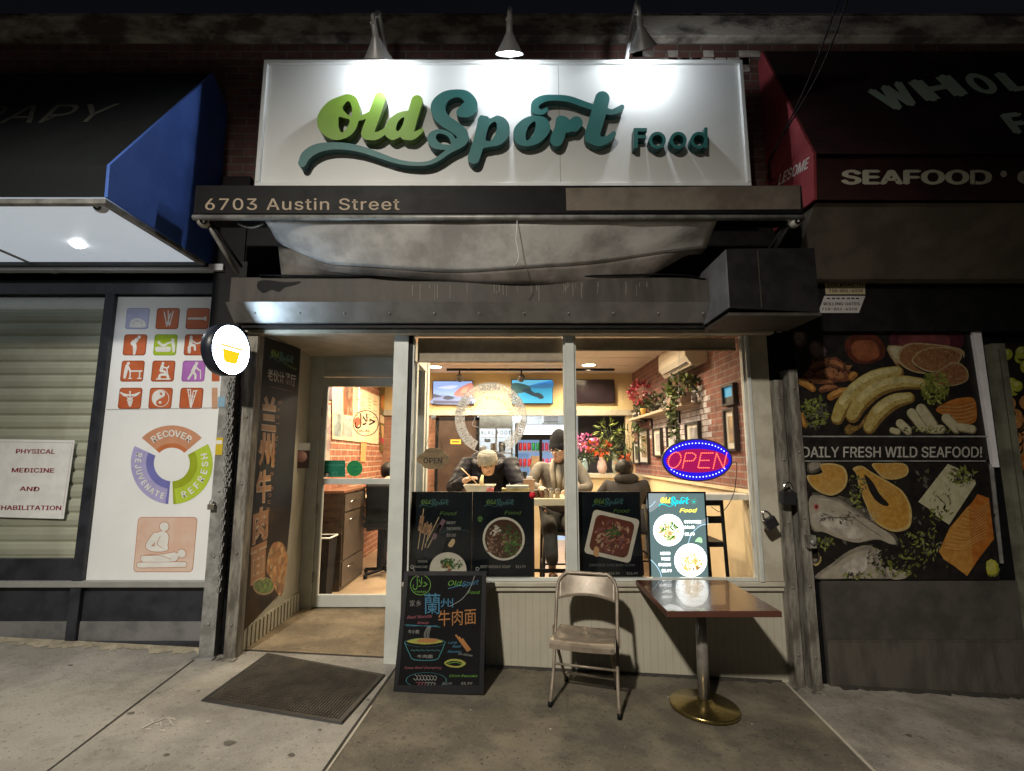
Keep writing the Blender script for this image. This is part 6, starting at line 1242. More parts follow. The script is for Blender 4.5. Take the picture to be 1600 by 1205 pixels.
# kitchen beyond
YK = 10.2; M_kw = mk('kitchen_wall', (.46, .48, .49), (.38, .40, .41), scale=3, rough=.4)
b = MB(); b.box(XL, XRt, YK, YK + .1, 0, ZC, M_kw); b.build('kitchen_wall', None, 'pale tiled kitchen wall far behind the counter', 'wall')
b = MB(); b.box(XL, XRt, YB + .13, YK, 2.75, 2.8, M_kw); b.build('kitchen_ceiling', kind='structure')
M_tube = glow('tube_white', (.9, .96, 1), 6)
def kl(q, Y, lab):
    A_, B_ = P(q[0], q[1], Y), P(q[2], q[3], Y); t = thing('kitchen_light', lab, 'light', ((A_.x + B_.x) / 2, Y, B_.z)); b = MB(); b.box(A_.x, B_.x, Y - .05, Y + .05, B_.z, A_.z, M_tube); b.build('tube', t); b = MB(); b.box(A_.x - .03, B_.x + .03, Y - .08, Y + .08, A_.z + .001, A_.z + .03, M_white); b.build('fixture', t)
kl((786, 650, 814, 657), 9.6, 'upper white kitchen strip light seen through the frosted sticker'); kl((747, 651, 764, 657), 9.2, 'short white kitchen strip light left of the frosted sticker centre')
lamp('AREA', 'kitchen_lamp', (-.2, 9.2, 2.65), 120, (.92, .97, 1), (-.2, 9.2, 0), shape='RECTANGLE', size=1.8, size_y=.6)
M_ss = mk('stainless', (.55, .57, .58), (.42, .44, .45), scale=6, rough=.3, metal=.8)
t = thing('kitchen_rack', 'stainless kitchen rack with hood and shelves behind the counter', 'kitchen rack', (P(775, 700, 9.0).x, 9.0, ZF))
A_, B_ = P(747, 668, 9.0), P(801, 740, 9.0)
b = MB(); b.box(A_.x, B_.x, 9.0, 9.4, A_.z, A_.z + .22, M_ss); b.box(A_.x, B_.x, 8.97, 8.999, A_.z - .02, A_.z + .02, M_kw); b.build('hood', t)
b = MB()
for zz in (B_.z, B_.z + .35, B_.z - .35): b.box(A_.x, B_.x, 9.0, 9.35, zz, zz + .02, M_ss)
for xx in (A_.x, (A_.x + B_.x) / 2, B_.x - .03): b.box(xx, xx + .03, 8.99, 9.02, ZF, A_.z - .021, M_ss)
b.build('shelving', t)
rg = random.Random(9)
for zz in (B_.z + .02, B_.z + .37, B_.z - .33):
    x = A_.x + .06
    while x < B_.x - .1: h = rg.uniform(.08, .2); w_ = rg.uniform(.05, .09); b = MB(); b.lathe([(w_ * .8, 0), (w_, h * .7), (w_ * .9, h)], (x, 9.15, zz), rg.choice((M_white, M_ss, M_kw, M_cream2)), n=12); b.build('cooking_pot', t); x += w_ * 2 + .04
# drinks fridge
t = thing('drinks_fridge', 'lit glass door drinks fridge with coloured cans, white glowing header', 'fridge', (P(850, 740, 8.7).x, 8.7, ZF)); A_, B_ = P(805, 664, 8.7), P(899, 790, 8.7)
b = MB(); b.box(A_.x, B_.x, 8.95, 9.3, ZF, A_.z + .03, M_black); b.box(A_.x, A_.x + .05, 8.70, 8.949, ZF, A_.z + .03, M_black); b.box(B_.x - .05, B_.x, 8.70, 8.949, ZF, A_.z + .03, M_black); xm_ = P(845, 700, 8.7).x; b.box(xm_ - .025, xm_ + .025, 8.70, 8.72, ZF, P(850, 687, 8.7).z - .001, M_black); b.box(A_.x + .051, B_.x - .051, 8.7, 8.949, P(850, 687, 8.7).z, P(850, 679, 8.7).z, M_black); b.build('cabinet', t)
b = MB(); b.box(A_.x + .051, B_.x - .051, 8.69, 8.94, P(850, 678.5, 8.7).z, A_.z, glow('fridge_header', (.80, .88, 1), 2.4)); b.build('lit_header', t)
b = MB(); b.box(A_.x + .051, B_.x - .051, 8.93, 8.949, ZF, P(850, 687, 8.7).z, glow('fridge_back', (.25, .38, .62), .9)); b.build('lit_interior', t)
cans = [flat('can_%d' % i, c, .4) for i, c in enumerate(((.5, .03, .05), (.02, .30, .10), (.5, .06, .2), (.03, .25, .35), (.55, .5, .45), (.02, .35, .15)))]
b = MB()
for zz, mats in ((P(850, 704, 8.7).z, cans), (P(850, 729, 8.7).z, cans)):
    b.box(A_.x + .051, B_.x - .051, 8.72, 8.92, zz - .015, zz, M_ss); n = 12
    for k in range(n): b.lathe([(.030, 0), (.032, .02), (.032, .12), (.025, .135), (.0001, .135)], (A_.x + .09 + k * (B_.x - A_.x - .18) / (n - 1), 8.78, zz), mats[(k * 5 // n + (0 if zz > 1.3 else 2)) % 6], n=10)
b.build('cans', t)
b = MB(); A_, B_ = P(903, 641, 8.6), P(990, 760, 8.6); b.box(A_.x, B_.x, 8.6, 8.64, ZF, A_.z, mk('dark_curtain', (.02, .02, .028), (.012, .012, .016), scale=6, rough=.9)); b.build('dark_screen', None, 'dark curtain screen behind the flowers at the back counter', 'screen')
b = MB(); A_, B_ = P(849, 646, 8.95), P(872, 660, 8.95); b.box(A_.x, B_.x, 8.95, 9.2, B_.z, A_.z, mk('grey_box', (.25, .25, .25), rough=.5)); b.box(A_.x - .03, B_.x + .03, 8.93, 9.22, B_.z - .03, B_.z - .001, M_ss); b.build('grey_appliance', None, 'grey box standing on top of the drinks fridge', 'appliance')
# screens on the bulkhead
def screen(q, lab, fn, em=True):
    Y = YB - .06; pl = FP(Y); A_, B_ = pl.at(q[0], q[1]), pl.at(q[2], q[3]); t = thing('wall_screen', lab, 'screen', ((A_.x + B_.x) / 2, Y, B_.z), 'screens above the kitchen opening')
    b = MB(); b.box(A_.x, B_.x, Y, Y + .05, B_.z, A_.z, M_black); b.build('casing', t)
    b = MB(); a = Art(b, pl, .001); fn(a); b.build('picture', t)
def g_(n, c, s=1.0): return glow('scr_' + n, c, s)
def v1(a):
    a.rect(677, 596, 738, 631, g_('sky', (.22, .36, .75), 1.1), 1); a.shape([(677, 622), (690, 617), (705, 619), (738, 621), (738, 631), (677, 631)], g_('lake', (.16, .22, .42), 1), 2); a.shape([(709, 617), (716, 608), (726, 602), (738, 599), (738, 618), (720, 620)], g_('rock', (.40, .17, .16), 1), 3); a.poly([(718, 614), (724, 606), (733, 603), (728, 614)], g_('rock2', (.55, .28, .22), 1), 4); a.shape([(692, 622), (700, 618), (710, 622), (700, 625)], g_('stone', (.04, .05, .10), 1), 4); a.shape([(677, 616), (684, 617), (690, 620), (677, 621)], g_('shore', (.06, .07, .14), 1), 4); a.shape([(684, 606), (700, 603), (716, 603), (704, 608)], g_('cloud', (.45, .55, .85), 1.1), 2); a.poly([(677, 626), (738, 627), (738, 631), (677, 631)], g_('shore', (.06, .07, .14), 1), 5)
screen((676, 595, 739, 632), 'left lit screen showing a red rock under a blue sky', v1)
def v2(a):
    a.rect(800, 594, 863, 630, g_('teal', (.02, .22, .42), 1.1), 1); a.shape([(820, 606), (836, 600), (850, 597), (863, 595), (863, 606), (840, 607)], g_('hill', (.03, .14, .32), 1), 2); a.poly([(800, 594), (863, 594), (863, 598), (830, 602), (815, 604), (800, 600)], g_('tsky', (.10, .42, .68), 1), 2); a.shape([(800, 600), (812, 599), (826, 603), (829, 609), (815, 614), (800, 614)], g_('tree', (.02, .07, .08), 1), 3); a.shape([(815, 610), (826, 607), (834, 613), (848, 618), (848, 623), (836, 620), (826, 616)], g_('branch', (.01, .03, .05), 1), 4); a.shape([(838, 614), (846, 616), (849, 622), (842, 623)], g_('branch', (.01, .03, .05), 1), 5)
screen((799, 593, 864, 631), 'middle lit screen showing a teal lake with a leaning tree', v2)
def v3(a): a.rect(892, 594, 959, 628, mk('screen_off', (.02, .014, .018), rough=.15), 1)
screen((890, 593, 961, 629), 'switched off dark screen at the right of the yellow wall', v3)
# ceiling: track with three spots, downlights
PC = Pl((0, 0, ZC - .02), (0, 0, -1))
y_tr = PC.at(800, 578).y; t = thing('track_light', 'black ceiling track carrying two round spotlights in front of the screens', 'track light', (0, y_tr, ZC - .04))
x0_, x1_ = P(698, 578, y_tr).x, P(960, 578, y_tr).x
b = MB(); b.box(x0_, x1_, y_tr - .018, y_tr + .018, ZC - .035, ZC - .001, M_black); b.build('rail', t)
for px in (718, 815):
    c = P(px, 590, y_tr); b = MB(); b.tube([(c.x, y_tr, ZC - .035), (c.x, y_tr, c.z + .03)], .012, M_black); b.lathe([(.001, .05), (.035, .05), (.05, .03), (.055, -.05), (.045, -.06), (.001, -.05)], c, flat('spot_grey', (.12, .11, .10), .3, metal=.5), Vector((.25 if px < 750 else -.25, .75, -.45)) * -1, 20); b.build('spot_head', t)
M_dl = glow('downlight_warm', (1, .78, .46), 16); PC2 = Pl((0, 0, ZC), (0, 0, -1))
for k, (px, py, lab) in enumerate(((680, 573, 'round warm ceiling downlight above the left diner'), (920, 570, 'round warm ceiling downlight seen through the right pane, left part'), )):
    c = PC2.at(px, py); t = thing('ceiling_downlight', lab, 'downlight', c, 'warm downlights in the ceiling'); b = MB(); b.lathe([(.0001, -.012), (.085, -.012), (.1, -.003), (.1, -.0002)], c, M_dl, n=24); b.build('lens', t); b = MB(); b.lathe([(.101, -.0002), (.101, -.008), (.125, -.004), (.125, -.0002)], c, M_white, n=24); b.build('trim_ring', t)
c = P(798, 545, 4.6); c = Vector((-.02, 4.72, ZC)); 
for x, y, e in ((-1.2, 7.0, 38), (.7, 6.7, 38), (-.05, 5.0, 30), (.95, 5.4, 24), (-1.55, 5.7, 34), (-.3, 7.6, 26), (1.2, 7.7, 22)):
    lamp('SPOT', 'downlight_lamp', (x, y, ZC - .03), e * 7.4, (1, .80, .54), (x, y, 0), spot_size=R(165), spot_blend=.6, shadow_soft_size=.09)
# AC, shelf, plants, frames on the right wall
RW = Pl((XRt, 0, 0), (-1, 0, 0))
t = thing('wall_air_conditioner', 'white wall mounted air conditioner high on the brick wall', 'air conditioner', (XRt - .1, 5.5, 2.5)); y0_, y1_ = 5.02, 5.95; zb2 = Pl((XRt - .16, 0, 0), (-1, 0, 0)).at(1068, 577).z; zt2 = zb2 + .30
b = MB(); prof = [(0, zb2 + .03), (0, zt2), (-.20, zt2), (-.225, zt2 - .05), (-.225, zb2 + .10), (-.16, zb2)]
b.prism([(XRt - .001 + dx, y0_, z) for dx, z in prof], (0, y1_ - y0_, 0), mk('ac_white', (.70, .64, .52), (.66, .60, .48), scale=3, rough=.35)); b.build('casing', t, bevel=.008)
b = MB()
for k in range(2): b.obox((XRt - .185 + .07 * k, (y0_ + y1_) / 2, zb2 + .045 - .035 * k), (.05, y1_ - y0_ - .12, .008), Matrix.Rotation(R(-35), 3, 'Y'), flat('ac_slot', (.05, .045, .04), .5))
b.build('louvre', t)
sA, sB = RW.at(1000, 656), RW.at(1094, 629); zs_ = (sA.z + sB.z) / 2
M_shelf = mk('shelf_wood', (.46, .36, .26), (.36, .27, .19), scale=4, rough=.5, stretch=(4, 1, 4))
t = thing('wall_shelf', 'long pale wooden shelf of potted plants on the brick wall', 'shelf', (XRt - .09, (sA.y + sB.y) / 2, zs_))
b = MB(); b.box(XRt - .20, XRt - .001, sB.y, sA.y, zs_ - .03, zs_, M_shelf); b.build('board', t)
b = MB()
for f in (.25, .72): y = sB.y + f * (sA.y - sB.y); b.box(XRt - .02, XRt - .001, y, y + .03, zs_ - .18, zs_ - .031, M_black); b.box(XRt - .17, XRt - .021, y, y + .03, zs_ - .05, zs_ - .031, M_black)
b.build('bracket', t)
def lmat(n, c): return mk('leaf_' + n, c, tuple(v * .5 for v in c), scale=20, rough=.5)
Lg = lmat('green', (.07, .12, .03)); Ldk = lmat('dark', (.025, .035, .015)); Lol = lmat('olive', (.13, .14, .05)); Lpk = lmat('pink', (.62, .09, .13)); Lwh = lmat('white', (.60, .52, .34)); Lor = lmat('orange', (.75, .13, .02)); Lmg = lmat('magenta', (.65, .16, .42)); Lyg = lmat('lime', (.22, .28, .05))
def pot(c, r, h, m, lab, name='potted_plant'):
    t = thing(name, lab, 'plant', c); b = MB(); b.lathe([(r * .7, 0), (r * .95, h * .9), (r, h), (r * .85, h), (r * .8, h * .8), (.0001, h * .8)], c, m, n=18); b.build('pot' if h < .2 else 'vase', t); return t
def bush(t, c, rad, n, L, W, mats, seed, name='foliage', stems=6, zlo=-.6, base=None):
    rg = random.Random(seed); b = MB(); c = Vector(c); base = Vector(base) if base else c - Vector((0, 0, rad[2]))
    for k in range(stems):
        e = c + Vector((rg.uniform(-.7, .7) * rad[0], rg.uniform(-.7, .7) * rad[1], rg.uniform(-.2, .8) * rad[2])); b.tube([base, base.lerp(e, .5) + Vector((0, 0, .02)), e], [.005, .004, .002], Lg, 5)
    for k in range(n):
        d = Vector((rg.gauss(0, 1), rg.gauss(0, 1), rg.gauss(0, 1))).normalized(); f = rg.uniform(.3, 1) ** .5; p = c + Vector((d.x * rad[0] * f, d.y * rad[1] * f, d.z * rad[2] * f))
        b.leaf(p, d + Vector((rg.uniform(-.8, .8), rg.uniform(-.8, .8), rg.uniform(-.5, .6))), L * rg.uniform(.6, 1.3), W * rg.uniform(.7, 1.2), rg.choice(mats))
    b.build(name, t)
def onshelf(px): p = RW.at(px, 645); return Vector((XRt - .11, max(sB.y + .08, min(sA.y - .08, p.y)), zs_ + .001))
M_pk = flat('pot_pink', (.55, .42, .36), .6); M_pd = flat('pot_dark', (.03, .03, .025), .4); M_pg = flat('pot_gold', (.6, .38, .10), .3)
c = onshelf(1016); t = pot(c, .06, .10, M_pd, 'pink leaved plant at the far end of the wall shelf'); bush(t, c + Vector((-.02, .05, .36)), (.16, .22, .16), 220, .06, .04, [Lpk, Lpk, lmat('rose', (.42, .05, .09))], 1, base=c + Vector((0, 0, .08))); bush(t, c + Vector((0, 0, .13)), (.1, .12, .07), 60, .06, .03, [Ldk, Lg], 2)
c = onshelf(1022); c.x -= .04; t = pot(c, .045, .10, M_pg, 'small gold cup among the pots on the wall shelf', 'gold_cup')
c = onshelf(1037); t = pot(c, .055, .09, M_pd, 'dark round leaved plant in the middle of the wall shelf'); bush(t, c + Vector((-.01, 0, .16)), (.1, .16, .09), 120, .06, .045, [Ldk, Lol, Ldk], 3)
c = onshelf(1065); t = pot(c, .075, .14, M_pk, 'tall cream blossom in a pinkish pot on the wall shelf'); bush(t, c + Vector((0, .05, .52)), (.1, .15, .09), 130, .05, .04, [Lwh, Lwh, Lol], 4, base=c + Vector((0, 0, .12))); bush(t, c + Vector((0, .04, .18)), (.08, .1, .05), 40, .07, .04, [Ldk], 5)
c = onshelf(1087); t = pot(c, .08, .13, M_pk, 'trailing ivy plant spilling over the near end of the wall shelf'); bush(t, c + Vector((-.03, 0, .20)), (.16, .26, .11), 240, .06, .045, [Lol, Lg, Ldk, Lyg], 6)
b = MB(); rg = random.Random(8)
for s in range(7):
    p = c + Vector((-.14 + rg.uniform(-.03, .03), rg.uniform(-.20, .02), .1)); ln_ = rg.uniform(.25, .62); pts = []
    for k in range(14): f = k / 13; q = p + Vector((-.04 * math.sin(f * 3), .06 * math.sin(f * 5 + s), -ln_ * f)); pts.append(q); [b.leaf(q, (rg.uniform(-1, 1), rg.uniform(-1, 1), rg.uniform(-1, .3)), .05, .04, rg.choice([Lol, Lg, Ldk])) for _ in range(2)]
    b.tube(pts, .003, Lg, 4)
b.build('trailing_stems', t)
M_pf = flat('picture_frame', (.03, .022, .02), .4); M_mat = flat('picture_mat', (.55, .52, .46), .5)
def frame(q, lab, fn, m=M_pf):
    pts = [RW.at(*p) for p in q]; ys = [p.y for p in pts]; zz = [p.z for p in pts]; y0, y1, z0, z1 = min(ys), max(ys), min(zz), max(zz); t = thing('picture_frame', lab, 'picture', (XRt - .02, (y0 + y1) / 2, z0), 'pictures on the brick wall'); F = .022
    b = MB()
    for k in ((y0, y0 + F, z0, z1), (y1 - F, y1, z0, z1), (y0 + F + .0005, y1 - F - .0005, z0, z0 + F), (y0 + F + .0005, y1 - F - .0005, z1 - F, z1)): b.box(XRt - .045, XRt - .001, *k, m)
    b.build('frame', t); b = MB(); b.box(XRt - .02, XRt - .002, y0 + F, y1 - F, z0 + F, z1 - F, M_mat); fn(b, y0 + F, y1 - F, z0 + F, z1 - F); b.build('print', t)
def inner(c): 
    return lambda b, y0, y1, z0, z1: (b.box(XRt - .0215, XRt - .0205, y0 + (y1 - y0) * .2, y1 - (y1 - y0) * .2, z0 + (z1 - z0) * .15, z1 - (z1 - z0) * .15, c))
cg, cb_, ct = flat('photo_grey', (.22, .22, .21)), flat('photo_black', (.06, .06, .06)), mk('photo_tan', (.42, .30, .16), (.20, .14, .09), scale=8)
frame(((990, 642), (998, 640), (998, 672), (990, 676)), 'narrow black and white picture nearest the back corner, upper', inner(cb_)); frame(((999, 638), (1004, 636), (1004, 660), (999, 662)), 'first of two small white pictures just under the shelf end', inner(cg)); frame(((1005, 635.5), (1011, 633.5), (1011, 659), (1005, 661)), 'second of two small white pictures just under the shelf end', inner(cg))
frame(((1002, 674), (1015, 670), (1015, 724), (1002, 724)), 'tall picture with a tan print on the brick wall', inner(ct)); frame(((993, 692), (1001, 690), (1001, 725), (993, 725)), 'narrow black and white picture low beside the tall tan one', inner(cb_))
for k, (x0, x1, yt, yb) in enumerate(((1025, 1036, 671, 714), (1047, 1062, 666, 708), (1077, 1096, 661, 705))): frame(((x0, yt), (x1, yt - 3), (x1, yb), (x0, yb)), ['pale grey landscape picture left of the neon sign', 'pale grey picture directly above the neon sign left end', 'pale grey picture above the middle of the neon sign behind the ivy'][k], inner(mk('photo_pale', (.40, .40, .42), (.25, .24, .25), scale=5)))
def pv(b, y0, y1, z0, z1): b.box(XRt - .0215, XRt - .0205, y0, y1, (z0 * .6 + z1 * .4), z1, glow('poster_blue_glow', (.05, .30, .55), .5)); b.box(XRt - .0215, XRt - .0205, y0, y1, z0, z0 * .6 + z1 * .4 - .001, cb_)  # upper part of the print glows by itself to look lit
frame(((1135, 603), (1152, 598), (1152, 632), (1135, 634)), 'glowing blue sea picture at the right edge of the window', pv)
frame(((1139, 640), (1153, 636), (1153, 705), (1139, 705)), 'tall brown faded picture under the blue one at the window edge', inner(ct))
# back counter with flowers
YCt = 7.3; cz = P(940, 741, YCt).z; t = thing('service_counter', 'cream service counter at the back holding flower vases', 'counter', (.9, YCt, ZF)); x0_, x1_ = P(893, 741, YCt).x, P(1003, 741, YCt).x
b = MB(); b.box(x0_, x1_, YCt, YCt + .5, cz - .05, cz, M_cream2); b.build('worktop', t); b = MB(); b.box(x0_ + .02, x1_, YCt + .04, YCt + .45, ZF, cz - .051, M_wains); b.build('cabinet', t)
def vase(px, lab, h, r, m, parts, Y=YCt + .2):
    c = Vector((P(px, 740, Y).x, Y, cz + .001)); t = thing('flower_vase', lab, 'vase', c); b = MB(); b.lathe([(r * .6, 0), (r, h * .35), (r * .8, h * .75), (r * .45, h * .9), (r * .55, h), (r * .4, h), (.001, h * .5)], c, m, n=18); b.build('vase', t)
    for k, (dx, dz, rad, n, L, W, mats) in enumerate(parts): bush(t, c + Vector((dx, -.02, dz)), rad, n, L, W, mats, int(px) + k, 'blossom' if k == 0 else 'foliage', 5, base=c + Vector((0, 0, h)))
vase(914, 'magenta orchid in a vase on the back counter', .22, .05, flat('vase_blue', (.3, .45, .5), .2), [(.02, .46, (.22, .08, .12), 120, .06, .05, [Lmg, Lmg, lmat('pale_pink', (.7, .35, .55))]), (0, .25, (.12, .08, .08), 40, .10, .03, [Ldk, Lg])])
vase(941, 'orange lilies in a pink vase on the back counter', .24, .075, flat('vase_pink', (.6, .42, .40), .3), [(-.06, .38, (.20, .08, .10), 90, .07, .045, [Lor, Lor, lmat('red', (.55, .06, .02))]), (.05, .36, (.2, .1, .14), 90, .10, .025, [Lg, Lyg, lmat('pale_green', (.35, .38, .22))]), (.30, .16, (.1, .08, .12), 40, .07, .05, [Lor])])
vase(962, 'tall green leafy stems in a glass vase on the back counter', .28, .055, flat('vase_glass', (.4, .42, .36), .1), [(-.12, .62, (.15, .1, .15), 60, .13, .022, [Lyg, Lg, Lyg]), (0, .40, (.08, .06, .14), 30, .11, .016, [Lg])])
vase(984, 'bushy dark green plant at the right end of the back counter', .22, .06, flat('vase_dark', (.10, .08, .06), .3), [(.02, .50, (.22, .12, .20), 130, .13, .02, [Lg, Lol, Lg])])
# ------------------------------------------------------------------ dining furniture inside
M_tblw = mk('dining_top', (.62, .55, .40), (.54, .47, .33), scale=3, rough=.4)
tz = 1.175
t = thing('bar_table', 'cream topped high table where the two front diners sit', 'table', (0, 4.95, ZF))
b = MB(); b.box(-.66, .62, 4.62, 5.22, tz - .06, tz, M_tblw); b.build('tabletop', t, bevel=.004)
for x, y in ((-.60, 4.68), (.56, 4.68), (-.60, 5.16), (.56, 5.16)): b = MB(); b.box(x - .025, x + .025, y - .025, y + .025, ZF, tz - .061, M_black); b.build('leg', t)
b = MB(); b.box(-.57, .53, 4.67, 4.69, .42, .45, M_black); b.box(-.57, .53, 5.15, 5.17, .42, .45, M_black); b.build('stretcher', t)
def stool(x, y, rot, lab, back=True, seat=.78):
    MZ_ = Matrix.Rotation(rot, 3, 'Z'); o = Vector((x, y, ZF)); w_ = lambda a_, b_, c_: o + MZ_ @ Vector((a_, b_, c_)); t = thing('bar_stool', lab, 'stool', o, 'black bar stools in the shop'); top = 1.18
    b = MB(); b.obox(w_(0, 0, seat - ZF), (.38, .38, .045), MZ_, M_black); b.build('seat', t, bevel=.01)
    for sx in (-1, 1):
        for sy in (-1, 1):
            b = MB(); e = w_(sx * .17, sy * .17, seat - ZF - .025) if sy < 0 or not back else w_(sx * .17, .19, top - ZF + .05); b.tube([w_(sx * .20, sy * .20, 0), e], .016, M_black, 6); b.build('leg', t)
    b = MB(); [b.tube([w_(-.19, sy * .19, .24), w_(.19, sy * .19, .24)], .011, M_black, 6) for sy in (-1, 1)]; [b.tube([w_(sx * .19, -.19, .30), w_(sx * .19, .19, .30)], .011, M_black, 6) for sx in (-1, 1)]; b.build('footrest', t)
    if back: b = MB(); b.obox(w_(0, .19, top - ZF - .0), (.36, .02, .10), MZ_, M_black); b.obox(w_(0, .185, top - ZF - .17), (.35, .016, .06), MZ_, M_black); b.build('backrest', t)
stool(1.66, 4.66, R(180), 'black bar stool by the right wall below the neon sign', True, .80)
stool(-.30, 5.62, 0, 'black bar stool under the diner in the puffer jacket', True)
stool(.52, 5.62, 0, 'black bar stool under the diner in the dark beanie', True)
t = thing('lit_wainscot_ledge', 'narrow white ledge added for the lit wainscot at the right end of the window', 'ledge', (1.78, 4.3, ZF)); b = MB(); b.box(1.55, 1.995, 4.20, 4.44, 1.20, 1.245, M_white); b.build('shelf', t); b = MB(); b.box(1.56, 1.60, 4.24, 4.40, ZF, 1.199, M_cream2); b.build('leg', t)  # white ledge added in place of wainscot lit by the menu board
# food and drink on the table
def onT(px, y): return Vector((P(px, 770, y).x, y, tz + .001))
c = onT(750, 4.82); b = MB(); w0, w1, hh = .085, .15, .115; vs = [(c.x + sx * w * 1.0, c.y + sy * w * .75, c.z + z) for w, z in ((w0, 0), (w1, hh), (w1 - .008, hh), (w0, .03)) for sx, sy in ((-1, -1), (1, -1), (1, 1), (-1, 1))]
fs = [(0, 3, 2, 1)] + [(4 * k + i, 4 * k + (i + 1) % 4, 4 * k + 4 + (i + 1) % 4, 4 * k + 4 + i) for k in range(3) for i in range(4)] + [(12, 13, 14, 15)]
t = thing('takeout_bowl', 'white flared square takeout bowl of noodles in front of the bent diner', 'bowl', c); b.add(vs, fs, mk('bowl_white', (.66, .62, .50), rough=.4)); b.build('bowl', t)
M_ndl = flat('noodle', (.60, .48, .24), .5); b = MB(); rg = random.Random(4)
for k in range(14): x0 = c.x + rg.uniform(-.09, .09); b.tube([Vector(v) for v in spline([(x0 + rg.uniform(-.04, .04), c.y + rg.uniform(-.07, .07), c.z + .09 + rg.uniform(0, .012)) for _ in range(4)], 4)], .005, M_ndl, 5)
for k in range(6): b.tube([Vector((c.x + .0 + .006 * k, c.y + .02, c.z + .09)), Vector((c.x - .005 + .006 * k, c.y + .05, c.z + .15)), Vector((c.x + .01 + .003 * k, c.y + .09, c.z + .20))], .0045, M_ndl, 5)
b.build('noodles', t)
c = onT(766, 4.70); t = thing('drink_can', 'red and white drink can beside the takeout bowl', 'can', c); b = MB(); b.lathe([(.028, 0), (.032, .01), (.032, .108), (.027, .12), (.0001, .12)], c, flat('can_pink', (.60, .42, .36), .35), n=18); b.build('body', t); b = MB(); b.lathe([(.0325, .03), (.0325, .09)], c, flat('can_red', (.42, .07, .06), .35), n=18); b.build('label_band', t)
c = onT(805, 4.74); t = thing('takeout_box', 'yellowish cardboard takeout box with a white lid on the high table', 'box', c); b = MB(); b.prism([(c.x - .115, c.y - .07, c.z), (c.x + .125, c.y - .07, c.z), (c.x + .13, c.y - .07, c.z + .085), (c.x - .125, c.y - .07, c.z + .085)], (0, .16, 0), mk('card', (.46, .35, .14), (.40, .30, .12), scale=6)); b.build('box', t); b = MB(); b.box(c.x - .085, c.x + .125, c.y - .06, c.y + .08, c.z + .086, c.z + .112, M_cream2); b.build('lid', t)
for k, (px, h, m) in enumerate(((838, .075, (.10, .05, .03)), (846, .07, (.16, .07, .04)), (853, .085, (.30, .22, .14)), (861, .085, (.40, .34, .24)), (871, .08, (.34, .26, .16)))):
    c = onT(px, 4.74); t = thing('condiment_jar', ['short dark sauce jar, leftmost of the condiment jars', 'reddish chili jar, second of the condiment jars', 'tan condiment jar, third from the left', 'pale condiment jar, fourth from the left', 'brownish condiment jar closest to the window mullion'][k], 'jar', c, 'condiment jars on the high table'); b = MB(); b.lathe([(.022, 0), (.024, .005), (.024, h * .8), (.018, h * .86), (.0001, h * .86)], c, flat('jar_%d' % k, m, .15), n=14); b.build('glass', t); b = MB(); b.lathe([(.021, h * .865), (.021, h), (.0001, h)], c, M_steel, n=14); b.build('lid', t)
c = onT(826, 5.05); t = thing('napkin_box', 'brown napkin box behind the condiment jars', 'box', c); b = MB(); b.box(c.x - .05, c.x + .06, c.y, c.y + .1, c.z, c.z + .15, mk('box_brown', (.30, .19, .12), (.22, .13, .08), scale=8)); b.build('box', t); b = MB(); b.box(c.x - .02, c.x + .04, c.y + .03, c.y + .07, c.z + .151, c.z + .18, M_white); b.build('napkin', t)
c = P(813, 755, 6.6); c.z = ZF; t = thing('display_case', 'clear plastic food case in front of the drinks fridge', 'case', c); M_clear = glassmat('clear_plastic', (.82, .9, .95), 1.0, .05, .06); z0_, z1_ = P(813, 752, 6.6).z, P(813, 709, 6.6).z
b = MB(); b.box(c.x - .11, c.x + .11, c.y, c.y + .2, z0_, z1_, M_clear); b.build('cover', t); b = MB(); b.box(c.x - .13, c.x + .30, c.y - .02, c.y + .25, ZF, z0_ - .001, M_wains); b.build('stand', t)
b = MB(); b.box(c.x - .09, c.x + .09, c.y + .03, c.y + .17, z0_ + .001, z0_ + .12, flat('tray_blue', (.30, .38, .45), .4)); b.build('tray', t)
for k, (dx, z_) in enumerate(((.20, 0), (.20, .11), (.20, .22))):
    cc_ = Vector((c.x + dx, c.y + .1, z0_ + z_)); b = MB(); b.box(cc_.x - .075 + .01 * k, cc_.x + .075 - .012 * k, cc_.y - .07, cc_.y + .07, cc_.z, cc_.z + .105, mk('carton', (.42, .30, .20), (.34, .23, .15), scale=5)); b.build('carton', None, ['bottom brown carton of the stack beside the clear food case', 'middle brown carton of the stack beside the clear food case', 'top brown carton of the stack beside the clear food case'][k], 'carton', 'cartons stacked by the food case')

# ------------------------------------------------------------------ seen through the door: cabinet, bin, menu, pictures on the left wall
LW = Pl((XL, 0, 0), (1, 0, 0)); M_cab = mk('cabinet_dark', (.06, .042, .030), (.03, .022, .017), scale=4, rough=.3, stretch=(1, 1, 4)); M_cabs = mk('cabinet_side', (.11, .085, .065), (.08, .06, .045), scale=4, rough=.35)
t = thing('dark_cabinet', 'dark brown drawer cabinet just inside the glass door', 'cabinet', (-1.98, 6.0, ZF))
b = MB(); b.box(-2.10, -1.852, 5.60, 6.42, ZF, 1.15, M_cab); b.box(-2.11, -1.84, 5.58, 6.44, 1.151, 1.18, mk('cabinet_top', (.22, .10, .06), (.15, .07, .04), scale=5, rough=.3)); b.build('carcass', t, bevel=.003)
for z0_, z1_ in ((.16, .42), (.44, .93), (.95, 1.13)): b = MB(); b.box(-1.851, -1.838, 5.63, 6.40, z0_, z1_, M_cabs); d = b.build('drawer', t); b = MB(); b.tube([(-1.825, 5.78, z1_ - .08), (-1.825, 5.96, z1_ - .08)], .008, M_chrome, 6); b.build('handle', d)
